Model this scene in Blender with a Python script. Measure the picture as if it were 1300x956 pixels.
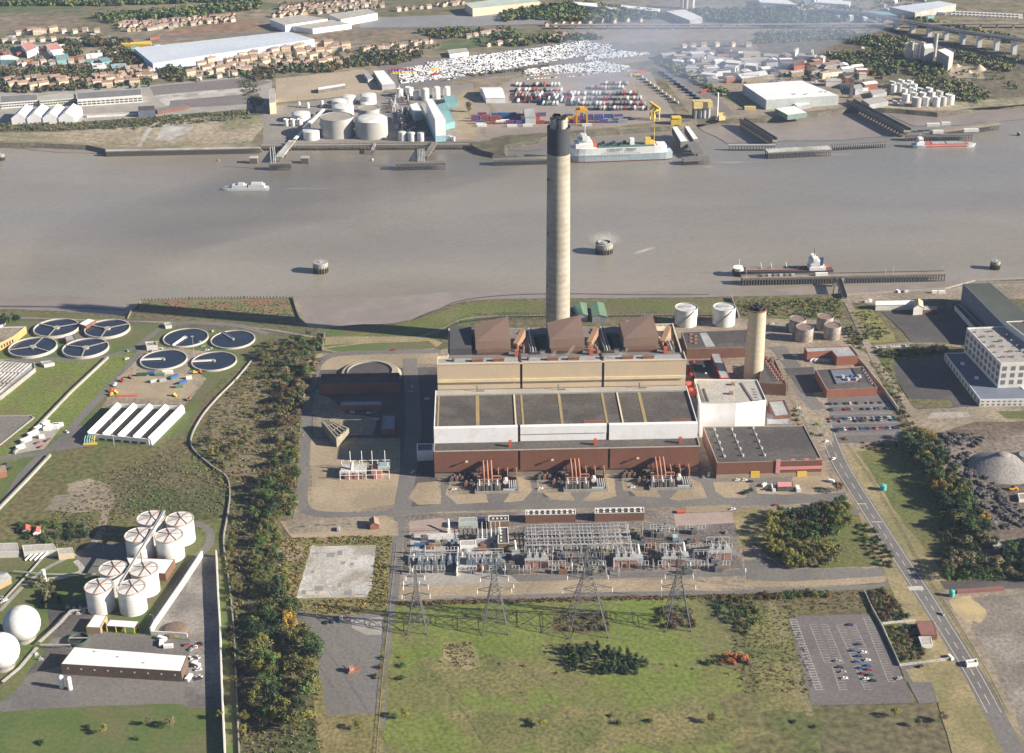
import bpy, bmesh, math, random
import numpy as np
from mathutils import Vector
R_ = math.radians
sc = bpy.context.scene
col = sc.collection
for o in list(bpy.data.objects):bpy.data.objects.remove(o)
# camera
H = 577.0
PITCH, ROLL = R_(24.5), R_(0.5)
FOC, CX, CY = 1900.0, 650.0, 433.5
fw = Vector((0,math.cos(PITCH),-math.sin(PITCH)))
_u = Vector((0,math.sin(PITCH),math.cos(PITCH)));_r = Vector((1,0,0))
RT = _r*math.cos(ROLL)-_u*math.sin(ROLL)
UP = _r*math.sin(ROLL)+_u*math.cos(ROLL)
cam = bpy.data.cameras.new('camera');camo = bpy.data.objects.new('camera',cam);col.objects.link(camo)
from mathutils import Matrix
mw = Matrix((RT,UP,-fw)).transposed().to_4x4();mw.translation = Vector((0,0,H));camo.matrix_world = mw
cam.sensor_width = 36;cam.lens = FOC/1300*36;cam.shift_y = -44.5/1300
cam.clip_start = 5;cam.clip_end = 60000
sc.camera = camo
# light
SUN_EL, SUN_AZ = R_(24.0), R_(103.0)
world = bpy.data.worlds.new('World');sc.world = world;world.use_nodes = True
wn = world.node_tree;bg = wn.nodes['Background']
sky = wn.nodes.new('ShaderNodeTexSky');sky.sky_type = 'NISHITA';sky.sun_disc = False
sky.sun_elevation = SUN_EL;sky.sun_rotation = SUN_AZ;sky.air_density = 0.55;sky.dust_density = 0.3
wn.links.new(sky.outputs[0],bg.inputs[0]);bg.inputs[1].default_value = 0.05
sl = bpy.data.lights.new('sun','SUN');sl.energy = 5.0;sl.angle = R_(0.53);sl.color =(1,0.90,0.76)
so = bpy.data.objects.new('sun',sl);col.objects.link(so)
sd = Vector((math.sin(SUN_AZ)*math.cos(SUN_EL),math.cos(SUN_AZ)*math.cos(SUN_EL),math.sin(SUN_EL)))
so.rotation_euler = sd.to_track_quat('Z','Y').to_euler()
vs = sc.view_settings;vs.view_transform = 'Standard';vs.look = 'None';vs.gamma = 1;vs.use_curve_mapping = False
vs.exposure = 1.17
sc.cycles.max_bounces = 6;sc.cycles.volume_bounces = 0;sc.cycles.transparent_max_bounces = 12
# placing
def ray(px,py):
 return fw+RT*((px-CX)/FOC)+UP*(-(py-CY)/FOC)
def G(px,py,z=0.0):
 """survey point: where the sight line through a photo point meets height z"""
 d = ray(px,py);t =(z-H)/d.z
 return(d.x*t,d.y*t)
def g3(px,py,z=0.0):
 x, y = G(px,py,z);return Vector((x,y,z))
def dist(a,b):return math.hypot(a[0]-b[0],a[1]-b[1])
ORD =('first second third fourth fifth sixth seventh eighth ninth tenth eleventh twelfth thirteenth fourteenth fifteenth sixteenth ' 'seventeenth eighteenth nineteenth twentieth').split()
for t in('twenty','thirty','forty','fifty'):
 if t!='twenty':ORD.append(t[:-1]+'ieth')
 ORD+=[t+'-'+w for w in ORD[:9]]
 # materials
MATS ={}
def M(name,c1,c2=None,sc_=0.05,rough=0.85,spec=0.3,fine=0.12,bump=0.0,stripes=None,rnd=0.0,metal=0.0,lo=0.38,hi=0.62,c3=None,sc3=0.01,fsc=None):
 """procedural surface: two tones mixed by noise, an optional third by larger noise, fine grain, optional ribs"""
 if name in MATS:return MATS[name]
 m = bpy.data.materials.new(name);m.use_nodes = True;MATS[name] = m
 nt = m.node_tree;N = nt.nodes;L = nt.links;b = N['Principled BSDF']
 b.inputs['Roughness'].default_value = rough;b.inputs['Specular IOR Level'].default_value = spec;b.inputs['Metallic'].default_value = metal
 tc = N.new('ShaderNodeTexCoord')
 def noise(s,det=5.0,r=0.55):
  n = N.new('ShaderNodeTexNoise');n.inputs['Scale'].default_value = s;n.inputs['Detail'].default_value = det
  n.inputs['Roughness'].default_value = r;L.new(tc.outputs['Object'],n.inputs['Vector']);return n.outputs['Fac']
 def ramp(f,a,c):
  r = N.new('ShaderNodeMapRange');r.inputs[1].default_value = a;r.inputs[2].default_value = c
  L.new(f,r.inputs[0]);return r.outputs[0]
 def mix(f,a,c,mode='MIX'):
  x = N.new('ShaderNodeMix');x.data_type = 'RGBA';x.blend_type = mode
  if isinstance(f,float):x.inputs[0].default_value = f
  else:L.new(f,x.inputs[0])
  for i, v in((6,a),(7,c)):
   if isinstance(v,tuple):x.inputs[i].default_value =(*v,1)
   else:L.new(v,x.inputs[i])
  return x.outputs[2]
 if c2 is None:c2 = tuple(v*0.86 for v in c1)
 out = mix(ramp(noise(sc_),lo,hi),c1,c2)
 if c3:out = mix(ramp(noise(sc3),0.47,0.6),out,c3)
 if fine:
  f = ramp(noise(fsc or sc_*14,3),0.3,0.7)
  g = N.new('ShaderNodeMapRange');g.inputs[3].default_value = 1-fine*1.6;g.inputs[4].default_value = 1+fine*1.6;L.new(f,g.inputs[0])
  c = N.new('ShaderNodeCombineColor');[L.new(g.outputs[0],c.inputs[i])for i in range(3)]
  out = mix(1.0,out,c.outputs[0],'MULTIPLY')
 if stripes:
  ax, per, k = stripes
  w = N.new('ShaderNodeTexWave');w.bands_direction = ax;w.inputs['Scale'].default_value = 0.314/per*1.0;L.new(tc.outputs['Object'],w.inputs['Vector'])
  g = N.new('ShaderNodeMapRange');g.inputs[3].default_value = 1-k;L.new(w.outputs['Fac'],g.inputs[0])
  c = N.new('ShaderNodeCombineColor');[L.new(g.outputs[0],c.inputs[i])for i in range(3)]
  out = mix(1.0,out,c.outputs[0],'MULTIPLY')
 if rnd:
  oi = N.new('ShaderNodeObjectInfo');g = N.new('ShaderNodeMapRange');g.inputs[3].default_value = 1-rnd;g.inputs[4].default_value = 1+rnd
  L.new(oi.outputs['Random'],g.inputs[0]);c = N.new('ShaderNodeCombineColor');[L.new(g.outputs[0],c.inputs[i])for i in range(3)]
  out = mix(1.0,out,c.outputs[0],'MULTIPLY')
 L.new(out,b.inputs['Base Color'])
 if bump:
  bm = N.new('ShaderNodeBump');bm.inputs['Strength'].default_value = 1;bm.inputs['Distance'].default_value = bump
  L.new(noise(fsc or sc_*14,4),bm.inputs['Height']);L.new(bm.outputs[0],b.inputs['Normal'])
 return m
grass = M('grass',(.105,.125,.036),(.150,.150,.055),.012,fine=.22,c3=(.115,.105,.05),sc3=.006,fsc=.35)
lawn = M('lawn',(.125,.168,.034),(.16,.185,.048),.03,fine=.22,c3=(.15,.152,.055),sc3=.018,fsc=.35)
mown = M('mown_grass',(.085,.125,.035),(.115,.14,.045),.03,fine=.12,c3=(.13,.125,.06),sc3=.015,fsc=.4)
scrub = M('scrub',(.095,.088,.042),(.135,.115,.062),.03,fine=.35,c3=(.07,.085,.03),sc3=.014,bump=.4,fsc=.3)
rough_g = M('rough_grass',(.10,.112,.038),(.15,.13,.06),.02,fine=.3,c3=(.13,.10,.055),sc3=.01,fsc=.25)
drygr = M('dry_grass',(.30,.245,.135),(.24,.205,.11),.04,fine=.18,c3=(.2,.18,.085),sc3=.02,fsc=.4)
tan = M('tan_gravel',(.36,.29,.20),(.305,.245,.17),.05,fine=.13,c3=(.27,.22,.15),sc3=.02,fsc=.5)
tan2 = M('worn_gravel',(.30,.25,.185),(.24,.20,.155),.03,fine=.2,c3=(.2,.17,.13),sc3=.02,fsc=.3)
asph = M('asphalt',(.165,.155,.146),(.13,.122,.117),.03,fine=.12,c3=(.175,.165,.155),sc3=.015)
dasph = M('dark_asphalt',(.085,.078,.076),(.068,.062,.062),.03,fine=.15,c3=(.11,.10,.095),sc3=.015)
pasph = M('parking_asphalt',(.155,.138,.135),(.13,.117,.114),.03,fine=.12)
conc = M('concrete',(.34,.32,.29),(.28,.265,.24),.06,fine=.12)
pconc = M('pale_concrete',(.50,.485,.46),(.38,.37,.35),.05,fine=.2,c3=(.30,.27,.23),sc3=.03)
yardc = M('yard_concrete',(.33,.30,.27),(.25,.23,.21),.03,fine=.15,c3=(.13,.12,.115),sc3=.012)
soil = M('dark_soil',(.115,.09,.07),(.16,.125,.10),.03,fine=.3,c3=(.22,.18,.15),sc3=.012,fsc=.3)
mud = M('mud',(.265,.225,.198),(.23,.195,.172),.008,rough=.38,spec=.5,fine=.05,c3=(.28,.24,.215),sc3=.012,fsc=.08)
bank = M('river_bank',(.13,.115,.085),(.09,.085,.06),.05,fine=.3,fsc=.4)
ballast = M('stone_chippings',(.30,.265,.235),(.23,.205,.185),.06,fine=.25,fsc=.5)
fieldA = M('far_field',(.185,.155,.10),(.235,.195,.135),.006,fine=.25,c3=(.135,.125,.07),sc3=.0025,fsc=.05)
fieldG = M('green_field',(.095,.125,.05),(.12,.135,.06),.006,fine=.15,fsc=.05)
brownf = M('brown_field',(.17,.135,.09),(.21,.17,.12),.008,fine=.25,fsc=.06)
wpaint = M('white_paint',(.78,.78,.76),(.7,.7,.68),.1,fine=.05)
white = M('white_cladding',(.84,.84,.84),(.80,.80,.79),.05,rough=.5,fine=.03,c3=(.77,.76,.74),sc3=.12)
woff = M('offwhite_render',(.66,.65,.61),(.58,.57,.53),.08,fine=.06)
greyr = M('grey_roof',(.36,.37,.38),(.28,.29,.30),.05,fine=.12,fsc=.4)
dkroof = M('bitumen_roof',(.092,.081,.072),(.074,.066,.06),.03,fine=.16,c3=(.11,.10,.088),sc3=.05,fsc=.5)
dkroof2 = M('dark_felt_roof',(.085,.075,.07),(.065,.06,.06),.04,fine=.15,fsc=.3,c3=(.11,.10,.09),sc3=.02)
brick = M('brown_cladding',(.215,.095,.058),(.19,.084,.052),.04,rough=.7,fine=.05,c3=(.185,.088,.06),sc3=.09,stripes=('X',1.2,.14))
brick2 = M('brown_brick',(.20,.105,.07),(.165,.088,.06),.1,fine=.1)
redbr = M('red_brick',(.30,.12,.075),(.25,.10,.065),.1,fine=.1)
beige = M('beige_cladding',(.60,.47,.31),(.56,.44,.29),.04,rough=.6,fine=.03,c3=(.55,.44,.32),sc3=.08,stripes=('X',2.5,.03))
cream = M('cream_trim',(.66,.56,.40),(.6,.5,.36),.05,fine=.04)
brownduct = M('duct_brown',(.155,.092,.062),(.14,.085,.058),.02,rough=.6,fine=.04,stripes=('X',3,.08))
orange = M('orange_and_lit_duct',(.30,.185,.115),(.27,.165,.10),.1,fine=.05)  # on the duct cheeks this lighter tone paints sunlight; hut and buoy plain orange
redor = M('red_orange_paint',(.52,.11,.06),(.45,.1,.06),.1,fine=.05)
copper = M('copper_paint',(.36,.17,.11),(.30,.14,.095),.1,fine=.05)
pink = M('pink_panel',(.62,.27,.26),(.58,.25,.24),.1,fine=.04)
stackc = M('stack_concrete',(.42,.38,.31),(.38,.34,.28),.02,fine=.05,stripes=('Z',6,.12),c3=(.34,.30,.235),sc3=.05)
stackd = M('stack_dark_band',(.055,.058,.066),(.045,.048,.055),.05,fine=.06)
soot = M('sooty_metal',(.03,.03,.03),(.06,.055,.05),.3,fine=.1)
steel = M('galvanised_steel',(.42,.43,.44),(.36,.37,.38),.2,rough=.5,fine=.05)
dsteel = M('weathered_steel',(.17,.16,.15),(.13,.12,.11),.2,fine=.1)
rust = M('rusty_steel',(.26,.13,.08),(.2,.11,.08),.2,fine=.15)
glassd = M('dark_glass',(.03,.035,.045),(.045,.05,.06),.3,rough=.15,spec=.6,fine=.05)
tankw = M('white_tank',(.74,.74,.73),(.66,.66,.64),.12,rough=.5,fine=.05,rnd=.04,c3=(.6,.59,.56),sc3=.16,stripes=('Z',2.4,.05))
tanktop = M('tank_roof',(.42,.42,.41),(.58,.58,.57),.15,fine=.12,fsc=.8,lo=.42,hi=.58)
tankg = M('grey_tank',(.42,.41,.39),(.36,.35,.33),.06,fine=.06)
oldtank = M('old_tank',(.40,.39,.37),(.26,.20,.16),.12,fine=.15)
tealm = M('teal_cladding',(.20,.36,.37),(.18,.33,.34),.05,fine=.05)
bluem = M('blue_paint',(.05,.13,.29),(.045,.11,.25),.1,fine=.05)
lblue = M('pale_blue_cladding',(.50,.60,.74),(.46,.56,.70),.02,fine=.03)
greenm = M('green_roof',(.16,.26,.17),(.14,.235,.155),.05,fine=.05,stripes=('Y',3,.1))
yell = M('yellow_paint',(.72,.50,.07),(.65,.45,.06),.1,fine=.05)
redm = M('red_paint',(.34,.04,.04),(.3,.04,.04),.1,fine=.05)
purple = M('purple_paint',(.13,.09,.28),(.11,.08,.24),.1,fine=.05)
maroon = M('maroon_paint',(.24,.06,.08),(.2,.05,.07),.1,fine=.05)
silver = M('silver_paint',(.38,.39,.40),(.36,.37,.38),.5,rough=.35,fine=0)
black = M('black_paint',(.025,.025,.028),None,.5,rough=.35,fine=0)
dblue = M('navy_paint',(.035,.06,.14),None,.5,rough=.35,fine=0)
dgreen = M('bottle_green_paint',(.03,.11,.07),None,.5,rough=.4,fine=0)
slatebl = M('slate_blue_cladding',(.17,.19,.25),(.15,.17,.22),.05,fine=.06,stripes=('Y',4,.1))
greygrn = M('grey_green_sheet',(.085,.098,.085),(.07,.082,.07),.03,fine=.08,stripes=('X',3,.08))
tile = M('clay_tiles',(.30,.20,.155),(.24,.18,.15),.3,fine=.1,rnd=.25)
bricky = M('buff_brick',(.66,.55,.40),(.60,.48,.34),.3,fine=.06,rnd=.15)
rendw = M('pale_render',(.62,.58,.50),(.56,.52,.45),.3,fine=.06,rnd=.12)
timber = M('weathered_timber',(.15,.13,.11),(.10,.088,.075),.3,fine=.2)
deckm = M('jetty_deck',(.27,.235,.19),(.22,.19,.155),.1,fine=.15)
barkm = M('bark',(.12,.09,.065),None,2,fine=.1)
navyw = M('tank_water',(.018,.025,.045),(.026,.034,.055),.05,rough=.15,spec=.5,fine=.04)
rubber = M('tyre_rubber',(.02,.02,.02),None,2,fine=0)
heapg = M('grey_aggregate',(.30,.28,.26),(.25,.235,.22),.05,fine=.12,bump=.3,fsc=.5)
coalm = M('dark_boulder',(.04,.04,.042),(.085,.08,.08),.3,fine=.2)
pale_roof = M('pale_roof',(.42,.40,.37),(.36,.34,.31),.1,fine=.2,fsc=.8)
ybrick = M('yellow_brown_brick',(.36,.28,.17),None,.2)
redroof = M('red_roof',(.5,.13,.1))
sandm = M('sand_heap_surface',(.52,.43,.30),(.45,.37,.26),.05,fine=.1)
# mesh builder
class MB:
 def __init__(s):s.v =[];s.f =[];s.m =[];s.k = 0
 def mat(s,k):s.k = k;return s
 def add(s,vs_,fs):
  n = len(s.v);s.v+=[tuple(v)for v in vs_];s.f+=[tuple(i+n for i in f)for f in fs];s.m+=[s.k]*len(fs);return s
 def box(s,x0,y0,z0,x1,y1,z1):
  v =[(x0,y0,z0),(x1,y0,z0),(x1,y1,z0),(x0,y1,z0),(x0,y0,z1),(x1,y0,z1),(x1,y1,z1),(x0,y1,z1)]
  return s.add(v,[(3,2,1,0),(4,5,6,7),(0,1,5,4),(1,2,6,5),(2,3,7,6),(3,0,4,7)])
 def cbox(s,cx,cy,cz,lx,ly,lz,rot=0):
  c, n = math.cos(rot), math.sin(rot);v =[]
  for z in(cz,cz+lz):
   for a, b in((-1,-1),(1,-1),(1,1),(-1,1)):
    x, y = a*lx/2, b*ly/2;v.append((cx+x*c-y*n,cy+x*n+y*c,z))
  return s.add(v,[(3,2,1,0),(4,5,6,7),(0,1,5,4),(1,2,6,5),(2,3,7,6),(3,0,4,7)])
 def prism(s,pts,z0,z1,cap=True,bot=False):
  n = len(pts);v =[(p[0],p[1],z0)for p in pts]+[(p[0],p[1],z1)for p in pts]
  f =[(i,(i+1)%n,n+(i+1)%n,n+i)for i in range(n)]
  if cap:f.append(tuple(range(n,2*n)))
  if bot:f.append(tuple(range(n-1,-1,-1)))
  return s.add(v,f)
 def flat(s,pts,z):return s.add([(p[0],p[1],z)for p in pts],[tuple(range(len(pts)))])
 def cyl(s,x,y,z0,r,h,n=16,r2=None,cap=True):
  r2 = r if r2 is None else r2
  a =[2*math.pi*i/n for i in range(n)]
  v =[(x+r*math.cos(t),y+r*math.sin(t),z0)for t in a]+[(x+r2*math.cos(t),y+r2*math.sin(t),z0+h)for t in a]
  f =[(i,(i+1)%n,n+(i+1)%n,n+i)for i in range(n)]
  if cap:f.append(tuple(range(n,2*n)))
  return s.add(v,f)
 def ring(s,x,y,z0,r0,r1,h,n=32):
  a =[2*math.pi*i/n for i in range(n)];v =[]
  for r, z in((r1,z0),(r1,z0+h),(r0,z0+h),(r0,z0)):
   v+=[(x+r*math.cos(t),y+r*math.sin(t),z)for t in a]
  f =[]
  for k in range(3):f+=[(k*n+i,k*n+(i+1)%n,(k+1)*n+(i+1)%n,(k+1)*n+i)for i in range(n)]
  return s.add(v,f)
 def tube(s,p,q,r,n=6,r2=None):
  p, q = Vector(p), Vector(q);d =(q-p)
  if d.length<1e-6:return s
  d.normalize();a = d.orthogonal().normalized();b = d.cross(a);r2 = r if r2 is None else r2
  v =[]
  for c, rr in((p,r),(q,r2)):
   v+=[c+a*rr*math.cos(2*math.pi*i/n)+b*rr*math.sin(2*math.pi*i/n)for i in range(n)]
  f =[(i,(i+1)%n,n+(i+1)%n,n+i)for i in range(n)]+[tuple(range(n-1,-1,-1)),tuple(range(n,2*n))]
  return s.add(v,f)
 def bar(s,p,q,w,h=None):
  """square bar between points"""
  p, q = Vector(p), Vector(q);d = q-p
  if d.length<1e-6:return s
  d.normalize();h = h or w
  a = d.cross(Vector((0,0,1)));
  if a.length<.01:a = Vector((1,0,0))
  a.normalize();b = a.cross(d);v =[]
  for c in(p,q):
   for i, j in((-1,-1),(1,-1),(1,1),(-1,1)):v.append(c+a*i*w/2+b*j*h/2)
  return s.add(v,[(3,2,1,0),(4,5,6,7),(0,1,5,4),(1,2,6,5),(2,3,7,6),(3,0,4,7)])
 def dome(s,x,y,z,r,h,n=20,k=5):
  v =[];f =[]
  for j in range(k):
   t = math.pi/2*j/k
   v+=[(x+r*math.cos(t)*math.cos(2*math.pi*i/n),y+r*math.cos(t)*math.sin(2*math.pi*i/n),z+h*math.sin(t))for i in range(n)]
  v.append((x,y,z+h))
  for j in range(k-1):f+=[(j*n+i,j*n+(i+1)%n,(j+1)*n+(i+1)%n,(j+1)*n+i)for i in range(n)]
  f+=[((k-1)*n+i,(k-1)*n+(i+1)%n,k*n)for i in range(n)]
  return s.add(v,f)
 def sphere(s,x,y,z,r,n=24,k=12):
  v =[(x,y,z-r)];f =[]
  for j in range(1,k):
   t = -math.pi/2+math.pi*j/k
   v+=[(x+r*math.cos(t)*math.cos(2*math.pi*i/n),y+r*math.cos(t)*math.sin(2*math.pi*i/n),z+r*math.sin(t))for i in range(n)]
  v.append((x,y,z+r));L = len(v)-1
  f+=[(0,1+(i+1)%n,1+i)for i in range(n)]
  for j in range(k-2):f+=[(1+j*n+i,1+j*n+(i+1)%n,1+(j+1)*n+(i+1)%n,1+(j+1)*n+i)for i in range(n)]
  f+=[(1+(k-2)*n+i,1+(k-2)*n+(i+1)%n,L)for i in range(n)]
  return s.add(v,f)
 def build(s,name,mats,parent=None,loc=None,smooth=False):
  me = bpy.data.meshes.new(name);me.from_pydata(s.v,[],s.f)
  for mm in(mats if isinstance(mats,(list,tuple))else[mats]):me.materials.append(mm)
  if max(s.m,default=0):me.polygons.foreach_set('material_index',s.m)
  if smooth:me.polygons.foreach_set('use_smooth',[len(f)==4 or len(f)==3 for f in s.f])
  me.update();o = bpy.data.objects.new(name,me);col.objects.link(o)
  if parent:o.parent = parent
  if loc is not None:o.location = loc
  return o
def tag(o,label=None,cat=None,group=None,kind=None):
 for k, v in(('label',label),('category',cat),('group',group),('kind',kind)):
  if v:o[k] = v
 return o
def thing(name,label,cat,loc=(0,0,0),rz=0,group=None):
 o = bpy.data.objects.new(name,None);col.objects.link(o);o.location = loc if len(loc)==3 else(*loc,0);o.rotation_euler[2] = rz
 o.empty_display_size = 1
 return tag(o,label,cat,group)
def kids(o):return[c for c in bpy.data.objects if c.parent==o]
KIDS ={}
def dup(root,loc,rz=None,label=None,group=None,scale=None,mats=None):
 """a copy of a thing with copies of its parts and sub-parts"""
 if root.name not in KIDS:
  KIDS[root.name] =[(c,[g for g in bpy.data.objects if g.parent==c])for c in bpy.data.objects if c.parent==root]
 r = root.copy();col.objects.link(r);r.location = loc if len(loc)==3 else(*loc,0)
 if rz is not None:r.rotation_euler[2] = rz
 if scale is not None:r.scale =(scale,scale,scale)if isinstance(scale,(int,float))else scale
 if label:r['label'] = label
 if group:r['group'] = group
 for ch, gs in KIDS[root.name]:
  c = ch.copy();col.objects.link(c);c.parent = r
  for g in gs:
   d = g.copy();col.objects.link(d);d.parent = c
 return r
def remove_tree(root):
 for c in kids(root):
  for g in kids(c):bpy.data.objects.remove(g)
  bpy.data.objects.remove(c)
 bpy.data.objects.remove(root)
def ccw(p):
 a = sum(p[i][0]*p[(i+1)%len(p)][1]-p[(i+1)%len(p)][0]*p[i][1]for i in range(len(p)))
 return p if a>0 else p[::-1]
def inset(p,d):
 n = len(p);out =[]
 for i in range(n):
  a, b, c = Vector(p[i-1][:2]), Vector(p[i][:2]), Vector(p[(i+1)%n][:2])
  e1, e2 =(b-a).normalized(),(c-b).normalized();n1, n2 = Vector((-e1.y,e1.x)), Vector((-e2.y,e2.x))
  k =(n1+n2);k = k/max(k.dot(n1),.2);out.append((b.x+k.x*d,b.y+k.y*d))
 return out
 # ground pieces
LAYERS =[]
def lay(w):
 """height of a new ground sheet: a few millimetres above the sheets it overlaps"""
 xs =[p[0]for p in w];ys =[p[1]for p in w];bb =(min(xs),min(ys),max(xs),max(ys));k = 0
 for b, l in LAYERS:
  if l>k and bb[0]<b[2]and b[0]<bb[2]and bb[1]<b[3]and b[1]<bb[3]:k = l
 LAYERS.append((bb,k+1));return.015+.005*(k+1)
def patch(name,pts,m,jit=0.0,z=None,step=12,world_pts=False,seed=1,kind='structure'):
 """a sheet of ground cover outlined by photo points; natural edges are made uneven"""
 w =[tuple(p)for p in pts]if world_pts else[G(*p)for p in pts]
 w = ccw(w)
 if jit:
  rr = random.Random(seed);q =[]
  for i in range(len(w)):
   a, b = w[i], w[(i+1)%len(w)];n = max(1,int(dist(a,b)/step))
   for k in range(n):
    t = k/n;q.append((a[0]+(b[0]-a[0])*t+rr.uniform(-jit,jit),a[1]+(b[1]-a[1])*t+rr.uniform(-jit,jit)))
  w = q
 if z is None:z = lay(w)
 mb = MB();mb.flat(w,z);o = mb.build(name,m);return tag(o,kind=kind)
def strip(pts,w,z=0.0):
 """left and right edges of a band of width w along world points"""
 n = len(pts);L =[];Rr =[]
 for i in range(n):
  a = Vector(pts[max(i-1,0)][:2]);b = Vector(pts[min(i+1,n-1)][:2]);d =(b-a).normalized();q = Vector((-d.y,d.x));p = Vector(pts[i][:2])
  L.append(p+q*w/2);Rr.append(p-q*w/2)
 return L, Rr
def smooth_line(pts,k=6):
 if len(pts)<3:return pts
 out =[]
 P_ =[pts[0]]+list(pts)+[pts[-1]]
 for i in range(1,len(P_)-2):
  p0, p1, p2, p3 =[Vector(P_[i+j][:2])for j in(-1,0,1,2)]
  for j in range(k):
   t = j/k
   out.append(tuple(0.5*((2*p1)+(p2-p0)*t+(2*p0-5*p1+4*p2-p3)*t*t+(3*p1-p0-3*p2+p3)*t**3)))
 out.append(tuple(pts[-1][:2]));return out
def road(name,pts,w,m,z=None,curve=True,world_pts=False):
 wp = pts if world_pts else[G(*p)for p in pts]
 if curve:wp = smooth_line(wp)
 L, Rr = strip(wp,w)
 if z is None:z = lay([tuple(p)for p in L+Rr])
 v =[(p.x,p.y,z)for p in L]+[(p.x,p.y,z)for p in Rr];n = len(L)
 o = MB().add(v,[(n+i,n+i+1,i+1,i)for i in range(n-1)]).build(name,m);return tag(o,kind='structure')
def wall_thing(name,label,cat,pts,th,h,m,z=0,group=None,curve=False,cap=None):
 wp =[G(*p)for p in pts]
 if curve:wp = smooth_line(wp,4)
 ox, oy = wp[0];wp =[(p[0]-ox,p[1]-oy)for p in wp]
 L, Rr = strip(wp,th);n = len(L)
 v =[]
 for zz in(0,h):
  v+=[(p.x,p.y,zz)for p in L]+[(p.x,p.y,zz)for p in Rr]
 f =[]
 for i in range(n-1):
  f+=[(i,i+1,2*n+i+1,2*n+i)[::-1],(n+i,n+i+1,3*n+i+1,3*n+i),(3*n+i,3*n+i+1,2*n+i+1,2*n+i)]
 f+=[(0,n,3*n,2*n),(n-1,2*n-1,4*n-1,3*n-1)[::-1]]
 o = MB().add(v,f).build(name,m,loc=(ox,oy,z));return tag(o,label,cat,group)
 # buildings
def building(name,label,roofpx,h,wall,roof,cat='building',parapet=0.7,group=None,z0=0,cap=None,world_pts=False,rimw=.5):
 """flat-roofed block from its roof outline, walls, sunk roof and coping as parts"""
 w = ccw([tuple(p)for p in roofpx]if world_pts else[G(p[0],p[1],z0+h)for p in roofpx])
 cx = sum(p[0]for p in w)/len(w);cy = sum(p[1]for p in w)/len(w)
 p =[(a-cx,b-cy)for a,b in w]
 t = thing(name,label,cat,(cx,cy,z0),0,group)
 MB().prism(p,0,h-.003,cap=False).build('wall',wall,t)
 q = inset(p,rimw);n = len(p)
 MB().flat(q,h-parapet).build('roof',roof,t)
 mb = MB();v =[(a,b,h)for a,b in p]+[(a,b,h)for a,b in q]+[(a,b,h-parapet)for a,b in q]
 mb.add(v,[(i,(i+1)%n,n+(i+1)%n,n+i)for i in range(n)]+[(n+i,n+(i+1)%n,2*n+(i+1)%n,2*n+i)for i in range(n)])
 mb.build('parapet',cap or wall,t)
 t['pts'] =[c for a in p for c in a];t['h'] = h
 return t
def bpts(t):L = list(t['pts']);return[(L[i],L[i+1])for i in range(0,len(L),2)]
def gabled(name,label,eavpx,h,rise,wall,roof,cat='building',group=None,along=None,z0=0,world_pts=False,over=.4):
 """pitched-roof block from its four eaves corners; ridge along the longer side"""
 w = ccw([tuple(p)for p in eavpx]if world_pts else[G(p[0],p[1],z0+h)for p in eavpx])
 cx = sum(p[0]for p in w)/4;cy = sum(p[1]for p in w)/4;p =[(a-cx,b-cy)for a,b in w]
 if(dist(p[0],p[1])<dist(p[1],p[2]))!=(along=='short'):p = p[1:]+p[:1]
 t = thing(name,label,cat,(cx,cy,z0),0,group)
 mid = lambda a, b:((a[0]+b[0])/2,(a[1]+b[1])/2)
 e0, e1 = mid(p[3],p[0]), mid(p[1],p[2])
 v =[(a,b,0)for a,b in p]+[(a,b,h)for a,b in p]+[(*e0,h+rise),(*e1,h+rise)]
 MB().add(v,[(0,1,5,4),(1,2,6,9,5),(2,3,7,6),(3,0,4,8,7)]).build('wall',wall,t)
 q = inset(p,-over);e0, e1 = mid(q[3],q[0]), mid(q[1],q[2]);k = .12
 v =[(*q[0],h-.1),(*q[1],h-.1),(*q[2],h-.1),(*q[3],h-.1),(*e0,h+rise+k),(*e1,h+rise+k)]
 v+=[(a,b,c-.25)for a,b,c in v]
 MB().add(v,[(0,1,5,4),(2,3,4,5),(7,6,10,11),(9,8,11,10),(0,6,7,1),(2,8,9,3),(0,4,10,6),(4,3,9,10),(1,7,11,5),(5,11,8,2)]).build('roof',roof,t)
 return t
def windows(t,a,b,z0,z1,n,fill=.55,m=None,name='window',off=.06,e=0.0):
 """a row of windows along the wall from a to b of thing t, each one a part; drawn once and copied"""
 a, b = Vector(a), Vector(b);d =(b-a);L = d.length;d.normalize();nrm = Vector((d.y,-d.x));w = L/n*fill
 mb = MB();mb.add([(0,0,0),(w,0,0),(w,0,z1-z0),(0,0,z1-z0),(0,-off,0),(w,-off,0),(w,-off,z1-z0),(0,-off,z1-z0)],[(4,5,6,7),(0,4,7,3),(5,1,2,6),(7,6,2,3),(0,1,5,4)])
 o = mb.build(name,m or glassd,t);rz = math.atan2(d.y,d.x)
 for i in range(n):
  q = o if i==0 else o.copy()
  if i:col.objects.link(q)
  p = a+d*(L*(i+.5)/n-w/2);q.location =(p.x,p.y,z0);q.rotation_euler[2] = rz
 return o
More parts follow.
